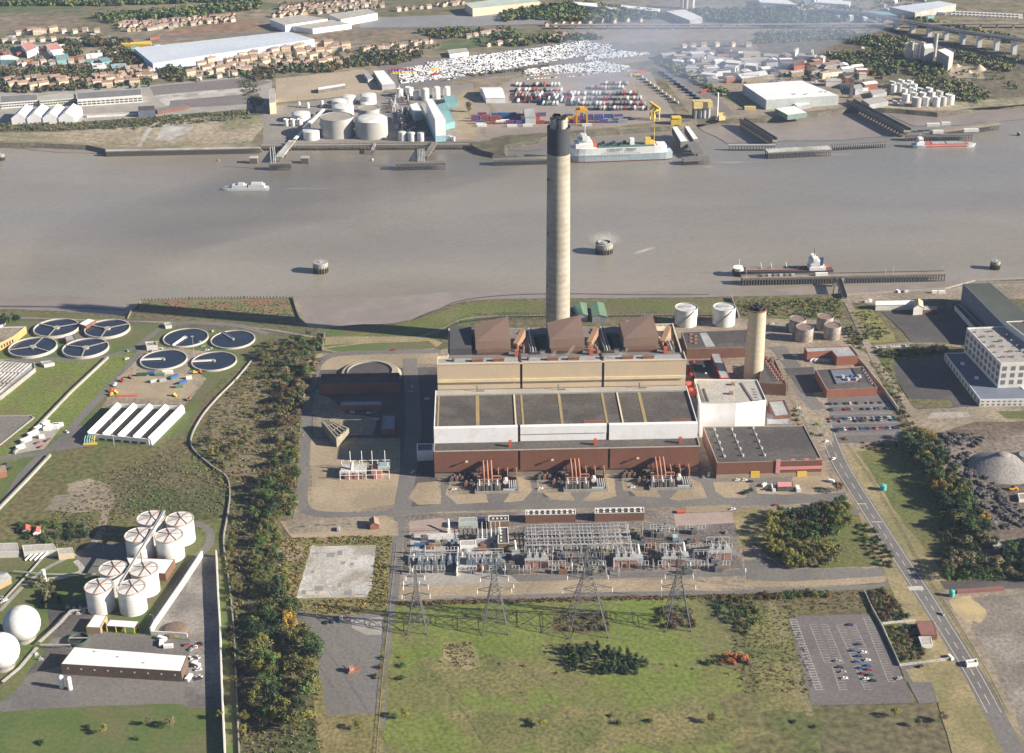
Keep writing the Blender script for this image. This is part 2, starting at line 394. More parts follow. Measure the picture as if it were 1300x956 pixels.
def tank(name,label,px,py,wpx,h,m=None,roof=None,group=None,cat='tank',dome=0.0,n=28,z0=0.0,rail=True,cone=0):
 """storage tank whose base centre stands at a photo point, diameter as seen there"""
 m = m or tankw;x, y = G(px,py,z0);d =(Vector((x,y,z0-H))).dot(fw);r = wpx/FOC*d/2
 t = thing(name,label,cat,(x,y,z0),0,group)
 MB().cyl(0,0,0,r,h,n,cap=False).build('shell',m,t,smooth=True)
 mb = MB()
 if dome or cone:(mb.dome(0,0,h,r,dome,n,4)if dome else mb.cyl(0,0,h,r,cone,n,r2=.3))
 else:mb.cyl(0,0,h-.4,r-.15,.1,n)
 mb.build('roof',roof or tanktop,t,smooth=bool(dome))
 if rail:MB().ring(0,0,h,r-.12,r+.12,.35,n).build('rim',m,t)
 t['r'] = r
 return t
 # vegetation
def leafm(name,c,v=.28):
 c = tuple(x*1.45 for x in c);m = M(name,c,tuple(x*.62 for x in c),.35,rough=.75,spec=.2,fine=.25,rnd=v,lo=.4,hi=.6,fsc=2.0)
 return m
LEAF ={'olive':leafm('foliage_olive',(.105,.105,.032)),'green':leafm('foliage_green',(.062,.098,.028)),'dark':leafm('foliage_dark',(.030,.050,.022)),'yellow':leafm('foliage_yellow_green',(.165,.16,.034)),'golden':leafm('foliage_golden',(.25,.165,.03)),'orange':leafm('foliage_orange',(.30,.10,.025)),'russet':leafm('foliage_russet',(.11,.068,.036)),'grey':leafm('foliage_grey_brown',(.16,.135,.075)),'bright':leafm('foliage_bright',(.14,.24,.03)),'hedgey':leafm('foliage_hedge',(.08,.12,.035))}
WORD ={'olive':'olive green','green':'mid green','dark':'dark green','yellow':'yellow-green','golden':'golden yellow','orange':'orange-red','russet':'russet brown','grey':'grey-brown thinning','bright':'bright green','hedgey':'soft green'}
def leaf_mesh(name,cents,rads,per,leaf,rr,flat=1.0):
 """small leaf faces spread over clumps"""
 C_ = np.repeat(np.array(cents,dtype=float),per,0);Rd = np.repeat(np.array(rads,dtype=float),per)
 n = len(C_);d = rr.normal(size=(n,3));d/=np.linalg.norm(d,axis=1)[:,None]
 rad = Rd*rr.uniform(.55,1.08,n);P0 = C_+d*rad[:,None]*np.array([1,1,flat])
 nr = d+rr.normal(size=(n,3))*.45;nr[:,2]+=.25;nr/=np.linalg.norm(nr,axis=1)[:,None]
 a = np.cross(nr,rr.normal(size=(n,3)));a/=np.linalg.norm(a,axis=1)[:,None];b = np.cross(nr,a)
 s =(leaf*rr.uniform(.6,1.35,n))[:,None];s = s if np.ndim(leaf)==0 else s
 q = np.stack([P0-a*s-b*s*.7,P0+a*s-b*s*.7,P0+a*s*.8+b*s*.7,P0-a*s*.8+b*s*.7],1).reshape(-1,3)
 q[:,2] = np.maximum(q[:,2],0.02)
 me = bpy.data.meshes.new(name);me.vertices.add(n*4);me.vertices.foreach_set('co',q.ravel())
 me.loops.add(n*4);me.loops.foreach_set('vertex_index',np.arange(n*4));me.polygons.add(n)
 me.polygons.foreach_set('loop_start',np.arange(n)*4);me.update(calc_edges=True)
 return me
def trunk_mesh(h,r,limbs,rr):
 mb = MB();mb.tube((0,0,0),(0,0,h*.55),r,6,r*.6)
 for i in range(limbs):
  a = 2*math.pi*i/limbs+rr.uniform(-.4,.4)
  mb.tube((0,0,h*(.3+.05*i)),(math.cos(a)*h*.22,math.sin(a)*h*.22,h*.72),r*.45,5,r*.15)
 return mb
TM ={}
def crown_variants(kind,colour,small):
 """unit-height crowns: 'broad', 'cone', 'bush', 'poplar'"""
 key =(kind,colour,small)
 if key in TM:return TM[key]
 out =[]
 for v in range(2 if small else 4):
  rr = np.random.default_rng(hash((kind,v))%1000 if False else(len(kind)*7+v*13+ord(kind[0])))
  cl =[];rd =[]
  if kind=='broad':
   for i in range(9 if small else 17):
    th = rr.uniform(0,6.28);u = rr.uniform(-.75,1);rad = .33*math.sqrt(max(0,1-u*u))*rr.uniform(.55,1.05)
    cl.append((math.cos(th)*rad,math.sin(th)*rad,.62+u*.27));rd.append(rr.uniform(.11,.19))
  elif kind=='cone':
   for i in range(8 if small else 14):
    z = rr.uniform(.12,.93);rad = .24*(1-z)*rr.uniform(.4,1.1)+.01;th = rr.uniform(0,6.28)
    cl.append((math.cos(th)*rad,math.sin(th)*rad,z));rd.append(.05+.12*(1-z))
  elif kind=='poplar':
   for i in range(8 if small else 13):
    z = rr.uniform(.16,.92);rad = .1*math.sin(z*3)*rr.uniform(.3,1.1);th = rr.uniform(0,6.28)
    cl.append((math.cos(th)*rad,math.sin(th)*rad,z));rd.append(rr.uniform(.08,.13))
  else:
   for i in range(6 if small else 11):
    th = rr.uniform(0,6.28);rad = rr.uniform(0,.62)
    cl.append((math.cos(th)*rad,math.sin(th)*rad,rr.uniform(.2,.68)*(1.1-rad*.7)));rd.append(rr.uniform(.2,.36))
  per = 12 if small else 62;lf =(.052 if small else.026)if kind!='bush' else(.11 if small else.052)
  me = leaf_mesh('crown_'+kind,cl,rd,per,lf,rr);me.materials.append(LEAF[colour]);out.append(me)
 TM[key] = out;return out
TRK ={}
def tree(kind,colour,x,y,h,label,group,rr,small=False,wide=1.0,name=None):
 nm = name or('autumn_tree' if kind=='broad' and colour in('yellow','golden','orange','russet')else 'thinning_tree' if kind=='broad' and colour=='grey' else{'broad':'broadleaf_tree','cone':'conifer_tree','poplar':'slim_tree','bush':'bush' if colour in('olive','green','hedgey','bright')else 'shrub'}[kind])
 me = rr.choice(crown_variants(kind,colour,small));rz = rr.uniform(0,6.28)
 if small or kind=='bush':
  o = bpy.data.objects.new(nm,me);col.objects.link(o);o.location =(x,y,0);o.rotation_euler[2] = rz;o.scale =(h*wide,h*wide,h)
  return tag(o,label,'bush' if kind=='bush' else 'tree',group)
 t = thing(nm,label,'tree',(x,y,0),rz,group)
 t.scale =(h*wide,h*wide,h)
 if 'm' not in TRK:TRK['m'] = trunk_mesh(1,.022,4,random.Random(3)).build('trunk',barkm).data;bpy.data.objects.remove(bpy.data.objects['trunk'])
 for n_, d in(('trunk',TRK['m']),('crown',me)):
  o = bpy.data.objects.new(n_,d);col.objects.link(o);o.parent = t
 return t
def inside(p,poly):
 c = False;n = len(poly)
 for i in range(n):
  a, b = poly[i], poly[i-1]
  if(a[1]>p[1])!=(b[1]>p[1])and p[0]<(b[0]-a[0])*(p[1]-a[1])/(b[1]-a[1])+a[0]:c = not c
 return c
def spots(poly,n,gap,rr,tries=40):
 xs =[p[0]for p in poly];ys =[p[1]for p in poly];out =[]
 for _ in range(n*tries):
  p =(rr.uniform(min(xs),max(xs)),rr.uniform(min(ys),max(ys)))
  if inside(p,poly)and all(dist(p,q)>gap for q in out):out.append(p)
  if len(out)>=n:break
 return out
def grove(where,group,polypx,n,mix,hmin,hmax,gap,seed,small=False,wide=(.85,1.25),world_pts=False):
 """individual trees or bushes inside an outline; mix = [(kind, colour, weight)]"""
 rr = random.Random(seed);poly = polypx if world_pts else[G(*p)for p in polypx]
 L_ =[]
 for x, y in spots(poly,n,gap,rr):
  k, c, _ = rr.choices(mix,[m[2]for m in mix])[0];h = rr.uniform(hmin,hmax)*(.45 if k=='bush' and not hmax<5 else 1)
  szw = 'tall' if h>(hmin+hmax)/2 else 'lower'
  L_.append((f"{szw} {WORD[c]} {dict(broad='tree', cone='conifer', poplar='slim tree', bush='bush')[k]}",k,c,x,y,h))
 L_.sort(key=lambda q:-q[4]);cnt ={};tot ={}
 for q in L_:tot[q[0]] = tot.get(q[0],0)+1
 out =[]
 for lab, k, c, x, y, h in L_:
  cnt[lab] = cnt.get(lab,0)+1;nm =(f"{ORD[cnt[lab] - 1]} {lab} from the river, {where}" if tot[lab]>1 else f"{lab} {where}")
  out.append(tree(k,c,x,y,h,nm,group,rr,small,rr.uniform(*wide)))
 return out
def wood(name,polys,n,colours,smin,smax,seed,leaf=1.0,per=14,world_pts=False,hz=.8,m=None):
 """foliage nobody could count: one mesh of leaf clumps"""
 rr = np.random.default_rng(seed);pr = random.Random(seed);cs =[];rs =[]
 areas =[]
 for p in polys:
  w = p if world_pts else[G(*q)for q in p];areas.append((w,abs(sum(w[i][0]*w[i-1][1]-w[i-1][0]*w[i][1]for i in range(len(w))))/2))
 tot = sum(a for _,a in areas)
 for w, a in areas:
  for x, y in spots(w,max(1,int(n*a/tot)),0.01,pr,6):
   s = pr.uniform(smin,smax);cs.append((x,y,s*hz));rs.append(s)
 me = leaf_mesh(name,cs,rs,per,leaf,rr,flat=.9)
 for c in colours:me.materials.append(LEAF[c])
 idx = np.repeat(rr.integers(0,len(colours),len(cs)),per);me.polygons.foreach_set('material_index',idx.astype(np.int32))
 o = bpy.data.objects.new(name,me);col.objects.link(o);return tag(o,kind='stuff')
 # vehicles
CARC ={'white':wpaint,'silver':silver,'red':redm,'blue':bluem,'navy blue':dblue,'black':black,'bottle green':dgreen,'maroon':maroon}
CARM ={}
def car_proto(colour,detail):
 k =(colour,detail)
 if k in CARM:return CARM[k]
 def prof(mb,pts,w,taper=0.0):
  n = len(pts);v =[(x,-w/2+(taper if z>1 else 0),z)for x,z in pts]+[(x,w/2-(taper if z>1 else 0),z)for x,z in pts]
  mb.add(v,[tuple(range(n)),tuple(range(2*n-1,n-1,-1))]+[(i,i+n,(i+1)%n+n,(i+1)%n)for i in range(n)])
 bd = MB();prof(bd,[(-2.1,.3),(2.1,.3),(2.15,.65),(1.9,.85),(.95,.95),(-1.75,.98),(-2.15,.85)],1.76)
 gl = MB();prof(gl,[(-1.7,.97),(.9,.95),(.25,1.4),(-1.2,1.42)],1.66,.14)
 rf = MB();rf.box(-1.15,-.66,1.41,.2,.66,1.47)
 wh = MB();wh.tube((0,-.1,0),(0,.1,0),.32,10)
 if detail==0:
  mb = MB();[prof(mb,[(-2.1,.1),(2.1,.1),(2.15,.65),(1.9,.85),(.95,.95),(-1.75,.98),(-2.15,.85)],1.76)]
  mb.mat(1);prof(mb,[(-1.7,.97),(.9,.95),(.25,1.4),(-1.2,1.42)],1.66,.14);mb.mat(0).box(-1.15,-.66,1.41,.2,.66,1.47)
  o = mb.build('parked_car',[CARC[colour],glassd]);me = o.data;bpy.data.objects.remove(o);CARM[k] =[('',me,None)]
 else:
  L =[]
  for nm, b, mm in(('body',bd,CARC[colour]),('cabin_glass',gl,glassd),('roof_panel',rf,CARC[colour])):
   o = b.build(nm,mm);L.append((nm,o.data,(0,0,0)));bpy.data.objects.remove(o)
  if detail==2:
   o = wh.build('wheel',rubber);me = o.data;bpy.data.objects.remove(o)
   for x in(-1.35,1.35):
    for y in(-.82,.82):L.append(('wheel',me,(x,y,.32)))
  CARM[k] = L
 return CARM[k]
def car(colour,x,y,rz,label,group=None,detail=1,z=0.1):
 L = car_proto(colour,detail)
 if detail==0:
  o = bpy.data.objects.new('parked_car',L[0][1]);col.objects.link(o);o.location =(x,y,z);o.rotation_euler[2] = rz
  return tag(o,label,'car',group)
 t = thing('parked_car',label,'car',(x,y,z),rz,group)
 for nm, me, off in L:
  o = bpy.data.objects.new(nm,me);col.objects.link(o);o.parent = t;o.location = off
 return t
def car_row(a,b,n,where,group,rr,fill=.85,detail=1,skew=0.0,cols=None):
 A, B = G(*a), G(*b);ang = math.atan2(B[1]-A[1],B[0]-A[0]);k = 0
 cols = cols or[('silver',5),('white',3),('blue',3),('navy blue',4),('black',4),('red',2),('bottle green',1)]
 for i in range(n):
  if rr.random()>fill:continue
  c = rr.choices([q[0]for q in cols],[q[1]for q in cols])[0];t =(i+.5)/n
  car(c,A[0]+(B[0]-A[0])*t,A[1]+(B[1]-A[1])*t,ang+math.pi/2+skew+(math.pi if rr.random()<.4 else 0)+rr.uniform(-.04,.04),f"{c} car parked {ORD[k]} from the west end of {where}",group,detail);k+=1
VANM ={}
def van(px,py,rz,label,colour='white',L=5.2,group=None,cat='van',h=2.3):
 x, y = G(px,py);t = thing('van' if cat=='van' else 'lorry',label,cat,(x,y,.05),rz,group);m = CARC.get(colour,wpaint)
 b = MB();b.box(-L/2,-.95,.45,L/2-1.3,.95,h);b.build('body',m,t)
 c = MB();v =[(L/2-1.3,-.93,.45),(L/2,-.93,.45),(L/2,.93,.45),(L/2-1.3,.93,.45),(L/2-1.3,-.85,h-.1),(L/2-.8,-.85,h-.15),(L/2-.8,.85,h-.15),(L/2-1.3,.85,h-.1),(L/2,-.93,1.2),(L/2,.93,1.2)]
 c.add(v,[(3,2,1,0),(0,1,8,5,4),(1,2,9,8),(2,3,7,6,9),(4,5,6,7)]);c.build('cab',m,t)
 MB().add([(L/2-.02,-.85,1.25),(L/2-.02,.85,1.25),(L/2-.76,.8,h-.2),(L/2-.76,-.8,h-.2)],[(0,1,2,3)]).build('windscreen',glassd,t)
 for a in(-L/2+.9,L/2-1):
  for s in(-.85,.85):o = MB().tube((a,s-.12,.35),(a,s+.12,.35),.36,10).build('wheel',rubber,t)
 return t
def container(px,py,L,rz,label,m,group=None,z=0.05,w=2.44,h=2.6,cat='container',name='shipping_container'):
 x, y = G(px,py);o = MB()
 o.box(-L/2,-w/2,0,L/2,w/2,h)
 for i in range(int(L/1.0)):
  o.box(-L/2+i+.3,-w/2-.05,.15,-L/2+i+.6,-w/2-.002,h-.15)
 for s in(-1,1):
  for e in(-1,1):o.box(e*L/2-.08,s*w/2-.08,h+.002,e*L/2+.08,s*w/2+.08,h+.1)
 o = o.build(name,m,loc=(x,y,z));o.rotation_euler[2] = rz;return tag(o,label,cat,group)
def lamp_mast(px,py,h,label,group=None,heads=6):
 x, y = G(px,py);t = thing('lamp_mast',label,'lamp mast',(x,y,0),0,group)
 MB().tube((0,0,0),(0,0,h),.22,8,.12).build('pole',steel,t)
 m = MB();m.ring(0,0,h,1.0,1.25,.15,12)
 for i in range(heads):
  a = 6.283*i/heads;m.cbox(1.25*math.cos(a),1.25*math.sin(a),h-.3,.6,.4,.3,a)
 m.build('lamp_ring',steel,t);return t
def street_lamp(px,py,h,label,group=None,proto=[]):
 x, y = G(px,py)
 if proto:return dup(proto[0],(x,y,0),0,label,group)
 t = thing('street_lamp',label,'street lamp',(x,y,0),0,group);proto.append(t)
 MB().tube((0,0,0),(0,0,h),.12,6,.08).tube((0,0,h),(-1.5,0,h+.3),.06,5).build('pole',steel,t)
 MB().box(-2.2,-.2,h+.2,-1.3,.2,h+.4).build('lamp_head',steel,t);return t
 # SETTING
 # river
WL = -6.0
wm = bpy.data.materials.new('river_water');wm.use_nodes = True;nt = wm.node_tree;N = nt.nodes;L = nt.links;b = N['Principled BSDF']
tc = N.new('ShaderNodeTexCoord')
def wnoise(s,sx=1,sy=1,det=4):
 mp = N.new('ShaderNodeMapping');mp.inputs['Scale'].default_value =(sx,sy,1);L.new(tc.outputs['Object'],mp.inputs[0])
 n = N.new('ShaderNodeTexNoise');n.inputs['Scale'].default_value = s;n.inputs['Detail'].default_value = det;L.new(mp.outputs[0],n.inputs['Vector']);return n.outputs['Fac']
cr = N.new('ShaderNodeValToRGB');cr.color_ramp.elements[0].position = .38;cr.color_ramp.elements[1].position = .62
cr.color_ramp.elements[0].color =(.225,.20,.162,1);cr.color_ramp.elements[1].color =(.29,.26,.215,1)
L.new(wnoise(.004,.6,1.6,6),cr.inputs[0]);mx_ = N.new('ShaderNodeMix');mx_.data_type = 'RGBA';L.new(cr.outputs[0],mx_.inputs[6]);mx_.inputs[7].default_value =(.205,.20,.188,1)
r3_ = N.new('ShaderNodeMapRange');r3_.inputs[1].default_value = .44;r3_.inputs[2].default_value = .62;L.new(wnoise(.0012,.6,1.3,3),r3_.inputs[0]);L.new(r3_.outputs[0],mx_.inputs[0]);L.new(mx_.outputs[2],b.inputs['Base Color'])
rr_ = N.new('ShaderNodeMapRange');rr_.inputs[1].default_value = .35;rr_.inputs[2].default_value = .65;rr_.inputs[3].default_value = .22;rr_.inputs[4].default_value = .42
L.new(wnoise(.006,.5,1.5,5),rr_.inputs[0]);L.new(rr_.outputs[0],b.inputs['Roughness']);b.inputs['Specular IOR Level'].default_value = .5
bp = N.new('ShaderNodeBump');bp.inputs['Strength'].default_value = .55;bp.inputs['Distance'].default_value = .9
mth = N.new('ShaderNodeMath');mth.operation = 'ADD';L.new(wnoise(.045,.55,1.9,5),mth.inputs[0]);L.new(wnoise(.22,.6,1.9,4),mth.inputs[1]);L.new(mth.outputs[0],bp.inputs['Height']);L.new(bp.outputs[0],b.inputs['Normal'])
o = MB().flat([(-7000,900),(7000,900),(7000,2600),(-7000,2600)],WL).build('river',wm);tag(o,kind='structure')
NS =[(-260,396),(-60,394),(0,392),(60,394),(120,398),(163,402),(166,393),(180,381),(240,379),(310,378),(372,378),(376,392),(380,404),(386,411),(400,417),(440,413),(500,410),(530,404),(548,396),(565,389),(590,382),(640,379.5),(700,379),(800,378),(900,377),(930,376),(1000,375),(1060,373),(1130,371),(1200,366),(1225,358),(1245,355),(1300,354),(1420,352),(1600,350)]
FS =[(-300,178),(-60,179),(0,181),(60,182),(110,184),(133,189),(134,191),(200,189),(330,187),(331,183),(450,182),(595,181),(600,185),(612,191),(626,194),(640,194),(641,184),(700,172),(760,166),(850,160),(868,155),(885,152),(930,151),(970,150),(1000,147),(1050,141),(1066,139),(1080,137),(1110,136.5),(1150,139),(1190,143),(1215,140),(1240,135),(1300,131),(1420,129),(1600,127)]
def fillnoise(px,amp,seed):
 rr = random.Random(seed);out =[]
 for i in range(len(px)-1):
  a, b_ = G(*px[i]), G(*px[i+1]);n = max(1,int(dist(a,b_)/14))
  for k in range(n):
   t = k/n;e = amp if 0<k else 0
   out.append((a[0]+(b_[0]-a[0])*t,a[1]+(b_[1]-a[1])*t+rr.uniform(-e,e)))
 out.append(G(*px[-1]));return out
NSw = fillnoise(NS,1.2,1);FSw = fillnoise(FS,1.0,2)
gm = M('ground_cover',(.105,.105,.05),(.145,.125,.07),.01,fine=.3,c3=(.125,.105,.06),sc3=.005,fsc=.2)
o = MB().flat([(-9000,-3500),(9000,-3500),(9000,NSw[-1][1])]+NSw[::-1]+[(-9000,NSw[0][1])],0).build('ground',gm);tag(o,kind='structure')
o = MB().flat([(-9000,FSw[0][1])]+FSw+[(9000,FSw[-1][1]),(9000,16000),(-9000,16000)],0).build('ground',fieldA);tag(o,kind='structure')
def skirt(name,w,outy,drop,m):
 v =[(x,y,0)for x,y in w];n = len(w);q =[]
 for i in range(n):
  a = Vector(w[max(0,i-1)]);c = Vector(w[min(n-1,i+1)]);d =(c-a).normalized();nn = Vector((-d.y,d.x))*outy;q.append((w[i][0]+nn.x,w[i][1]+nn.y,drop))
 o = MB().add(v+q,[(i,i+1,n+i+1,n+i)for i in range(n-1)]).build(name,m);tag(o,kind='structure')
skirt('river_bank',NSw,7,WL-.6,bank);skirt('river_bank',FSw,-5,WL-.6,bank)
def mudp(pts,jit=2.5,z=-5.55,seed=1):
 w =[G(p[0],p[1],z)for p in pts];patch('mud',w,mud,jit,z,16,True,seed)
mudp([(-260,374),(0,374),(60,376),(120,378),(150,384),(168,388),(172,410),(100,408),(0,402),(-260,405)],seed=3)
mudp([(379,380),(420,378),(480,377),(530,374),(575,371),(640,370),(720,370),(800,370),(900,371),(990,368),(1050,362),(1060,400),(900,384),(700,384),(600,390),(560,400),(500,420),(400,424),(376,420),(374,396)],seed=4,z=-5.5)
mudp([(1060,364),(1120,364),(1190,360),(1230,352),(1300,348),(1500,346),(1500,358),(1300,362),(1200,374),(1060,380)],seed=5)
mudp([(-300,176),(0,177),(60,180),(130,182),(134,195),(90,194),(0,187),(-300,186)],seed=6)
mudp([(134,186),(300,186),(335,180),(600,178),(640,188),(640,192),(560,186),(400,188),(240,192),(134,195)],seed=7)
mudp([(636,192),(640,175),(700,167),(860,156),(884,151),(900,158),(880,164),(800,166),(740,172),(700,180),(690,190)],seed=8)
mudp([(880,148),(960,147),(1060,137),(1082,134),(1110,130),(1152,162),(1146,172),(1060,178),(960,180),(925,182),(905,172),(884,160)],seed=9)
mudp([(1100,133),(1150,136),(1190,140),(1240,132),(1300,128),(1400,126),(1400,146),(1290,152),(1230,158),(1160,160)],seed=10)
mudd = M('wet_mud',(.085,.075,.068),(.12,.10,.09),.05,rough=.3,spec=.5,fine=.15)
road('mud',[G(x,y,-5.5)for x,y in[(540,409),(552,399),(572,389),(600,383),(650,380.5),(720,380),(830,380.5),(900,379)]],5,mudd,z=-5.46,world_pts=True)
road('mud',[G(x,y,-5.5)for x,y in[(400,424),(460,418),(510,414),(545,400),(580,383),(640,375),(720,373),(800,374),(900,374)]],2.6,mudd,z=-5.45,world_pts=True)
road('mud',[G(x,y,-5.5)for x,y in[(-200,389),(0,389),(90,390),(160,394)]],4,mudd,z=-5.45,world_pts=True)
# near bank: grass, yards and roads
P = patch
P('grass',[(-300,397),(0,396),(60,398),(150,403),(260,408),(400,421),(440,416),(500,413),(545,401),(570,391),(600,384),(700,381.5),(930,379),(932,402),(700,404),(640,402),(600,410),(560,428),(555,438),(400,440),(330,436),(300,470),(260,540),(200,560),(60,640),(-300,700)],mown,1.5)
P('grass',[(545,402),(572,392),(600,385),(700,382.5),(928,380),(928,394),(740,396),(640,395),(590,400),(560,414),(520,424),(430,432),(410,428),(470,420)],grass,1.2)
P('grass',[(600,398),(640,396.5),(740,397),(928,395),(928,403),(860,404),(700,406),(610,407)],scrub,1.2)
P('grass',[(415,427),(540,427),(560,434),(550,446),(440,449),(408,444)],drygr,1.5)
P('grass',[(400,438),(545,433),(555,442),(430,447)],mown,1)
P('saltmarsh',[(180,383),(240,380.5),(310,379.5),(371,380),(377,403),(340,404),(290,402),(230,399),(176,394)],M('saltmarsh_plants',(.13,.16,.08),(.22,.125,.075),.05,fine=.25,c3=(.17,.16,.075),sc3=.02,lo=.42,hi=.56,fsc=.4),1.5)
P('flood_bank',[(-300,400),(0,400),(150,405),(260,409),(330,415),(405,424),(404,431),(330,424),(260,417),(150,412),(0,406),(-300,407)],bank,1.2)
road('path',[(-200,403),(0,403),(140,407),(260,411),(340,418),(410,429),(480,428)],3.0,tan2)
road('path',[(410,442),(450,437),(520,430),(560,418),(590,405),(650,400.5),(800,399.5),(925,398.5)],2.6,tan2)
P('grass',[(-40,455),(135,456),(130,466),(20,585),(-60,600)],lawn,.8)
P('grass',[(143,449),(180,447),(174,462),(90,548),(40,560),(50,536)],lawn,.8)
road('road',[(-60,459),(0,458),(60,456),(110,456),(145,450),(172,441),(192,426),(206,416),(232,410),(262,410),(305,414),(340,424)],6.5,asph)
road('road',[(184,436),(172,455),(130,500),(92,542),(60,572),(0,582),(-60,588)],7,asph)
road('road',[(62,568),(40,590),(20,612),(-10,645),(-40,680)],7,asph)
P('yard',[(185,438),(262,446),(262,452),(240,470),(262,480),(244,505),(228,522),(145,512),(128,520),(150,480),(176,455)],tan2,.8)
P('yard',[(150,478),(176,470),(232,474),(250,492),(236,506),(148,505)],tan,1.0)
P('yard',[(45,541),(80,540),(56,570),(10,578)],conc)
P('yard',[(100,424),(70,430),(84,436),(112,430),(116,424)],asph)
P('yard',[(82,545),(108,540),(112,566),(70,574)],asph)
P('yard',[(-60,597),(12,588),(30,590),(0,640),(-60,690)],mown)
P('grass',[(72,573),(112,566),(232,560),(262,500),(300,466),(318,470),(276,508),(246,568),(288,606),(290,648),(286,700),(180,700),(60,700),(-120,712),(-60,690),(0,655)],rough_g,1.5)
P('scrub',[(140,600),(200,585),(285,606),(288,660),(250,662),(196,650),(150,655),(140,630)],scrub,3)
P('scrub',[(40,660),(120,655),(124,690),(100,700),(30,702)],scrub,2)
P('cleared_ground',[(58,647),(70,629),(88,628),(84,614),(115,607),(141,616),(137,628),(150,628),(141,644),(132,655),(120,647),(98,652)],tan2,1.2,step=5)
road('track',[(134,645),(130,668),(120,688),(100,704)],5.5,tan2)
P('grass',[(-120,704),(60,700),(168,690),(250,690),(284,690),(296,760),(300,860),(310,1010),(-160,1010)],mown,1.5)
P('yard',[(100,700),(128,690),(165,688),(176,712),(160,735),(118,728),(96,712)],asph,.5)
P('yard',[(128,738),(180,700),(250,668),(262,690),(246,712),(215,745),(185,802),(120,812),(96,800)],mown,.5)
road('road',[(246,664),(264,672),(266,690),(252,706),(224,744),(196,790),(176,830)],6,asph)
P('yard',[(18,880),(50,838),(64,812),(110,802),(185,806),(260,812),(264,893),(120,896),(-20,905)],asph,.5)
P('yard',[(56,822),(92,824),(74,846),(34,858)],dasph,.8)
P('grass',[(186,803),(240,809),(240,813),(184,808)],mown,.4)
P('grass',[(110,806),(118,797),(126,798),(118,808)],mown,.4)
P('grass',[(-60,860),(10,840),(44,826),(58,826),(20,868),(-40,930)],mown,.8)
P('yard',[(256,707),(274,707),(279,800),(281,900),(232,898),(238,860),(242,812),(193,806)],yardc)
P('yard',[(60,775),(108,760),(130,800),(96,812),(66,808)],dasph,1)
road('path',[(0,776),(30,744),(62,720),(96,704)],3,conc)
road('path',[(96,712),(104,724),(84,732),(60,736)],4,pconc)
P('woodland_floor',[(326,436),(345,430),(395,434),(404,455),(386,480),(378,640),(352,660),(356,700),(376,760),(400,800),(420,880),(430,1010),(305,1010),(300,860),(292,700),(290,606),(246,566),(276,508),(320,458)],scrub,1.5)
P('scrub',[(310,480),(378,470),(370,560),(320,640),(290,600),(250,564),(280,510)],M('dry_reeds',(.20,.165,.095),(.14,.115,.07),.06,fine=.35,fsc=.5),2)
road('path',[(350,470),(342,500),(352,530),(360,560)],3,dasph)
P('site_ground',[(388,462),(404,449),(560,444),(935,403),(1064,403),(1082,440),(1108,452),(1150,560),(1092,565),(1130,640),(1160,735),(1000,752),(505,765),(500,690),(372,660),(380,560)],tan2,.5)
P('site_ground',[(400,452),(470,449),(556,446),(556,462),(402,470)],tan,1)
P('site_ground',[(394,560),(508,560),(512,605),(500,640),(440,650),(396,648)],tan,.8)
P('yard',[(406,470),(556,466),(556,642),(520,646),(508,610),(508,556),(396,556),(394,500)],dasph)
P('site_ground',[(398,500),(420,505),(440,526),(478,530),(474,552),(398,556)],tan2,1)
road('road',[(560,446),(500,447),(440,449),(414,454),(400,470),(390,520),(385,600),(384,640),(400,652),(440,654),(500,652)],9,asph)
road('road',[(492,651),(560,645),(700,641),(860,639),(1000,636),(1075,630)],11,asph,curve=False)
road('road',[(520,455),(525,540),(518,600),(510,650)],13,asph)
P('yard',[(560,609),(892,602),(902,618),(900,640),(560,643)],asph,.3)
P('yard',[(892,604),(1048,600),(1056,630),(900,640)],asph,.3)
P('yard',[(575,606),(606,606),(612,632),(580,634)],dasph,.5)
P('yard',[(682,604),(714,603),(718,630),(690,632)],dasph,.5)
P('yard',[(790,602),(822,601),(828,628),(800,630)],dasph,.5)
for pts in([(530,613),(556,611),(559,640),(530,641),(519,632)],[(570,612),(612,612),(620,638),(580,640),(566,628)],[(659,606),(672,608),(676,622),(664,636),(640,638)],[(686,612),(716,612),(730,636),(700,634),(684,622)],[(768,606),(780,608),(782,630),(760,636),(740,636)],[(800,612),(826,612),(840,632),(808,630),(792,618)],[(876,606),(890,614),(898,632),(862,636),(850,634)],[(905,612),(952,612),(946,632),(920,632),(908,624)],[(958,615),(1012,614),(1022,624),(1000,628),(962,627)]):
 P('verge',pts,tan,.4,step=4)
P('verge',[(1010,598),(1046,590),(1062,624),(1030,628),(1000,624)],tan,.4)
P('switchyard_ground',[(512,655),(545,652),(840,648),(936,646),(944,700),(942,738),(512,746)],M('switchyard_gravel',(.215,.185,.165),(.165,.145,.13),.06,fine=.3,c3=(.13,.115,.105),sc3=.03,fsc=.5),.4)
P('switchyard_ground',[(512,732),(660,729),(938,722),(944,744),(900,748),(512,752)],tan2,.4)
P('verge',[(512,741),(760,737),(880,736),(905,742),(1000,738),(1000,744),(505,762)],tan,.3)
road('road',[(512,737),(640,735),(800,730),(920,728),(960,724),(972,712)],8,asph)
road('road',[(498,766),(640,760),(760,756),(900,754),(1000,751),(1110,745),(1160,738)],6,asph,curve=False)
P('road',[(945,712),(975,708),(1000,722),(1100,722),(1152,716),(1158,730),(1010,738),(948,736)],asph,.4)
P('verge',[(946,738),(1010,738.5),(1130,731),(1120,740),(1000,745),(950,746)],tan,.3)
P('yard',[(520,662),(560,658),(590,672),(560,678),(520,680)],M('pinkish_concrete',(.36,.28,.25),(.32,.25,.22),.08,fine=.12),.3)
P('yard',[(855,652),(930,650),(934,664),(858,668)],MATS['pinkish_concrete'],.3)
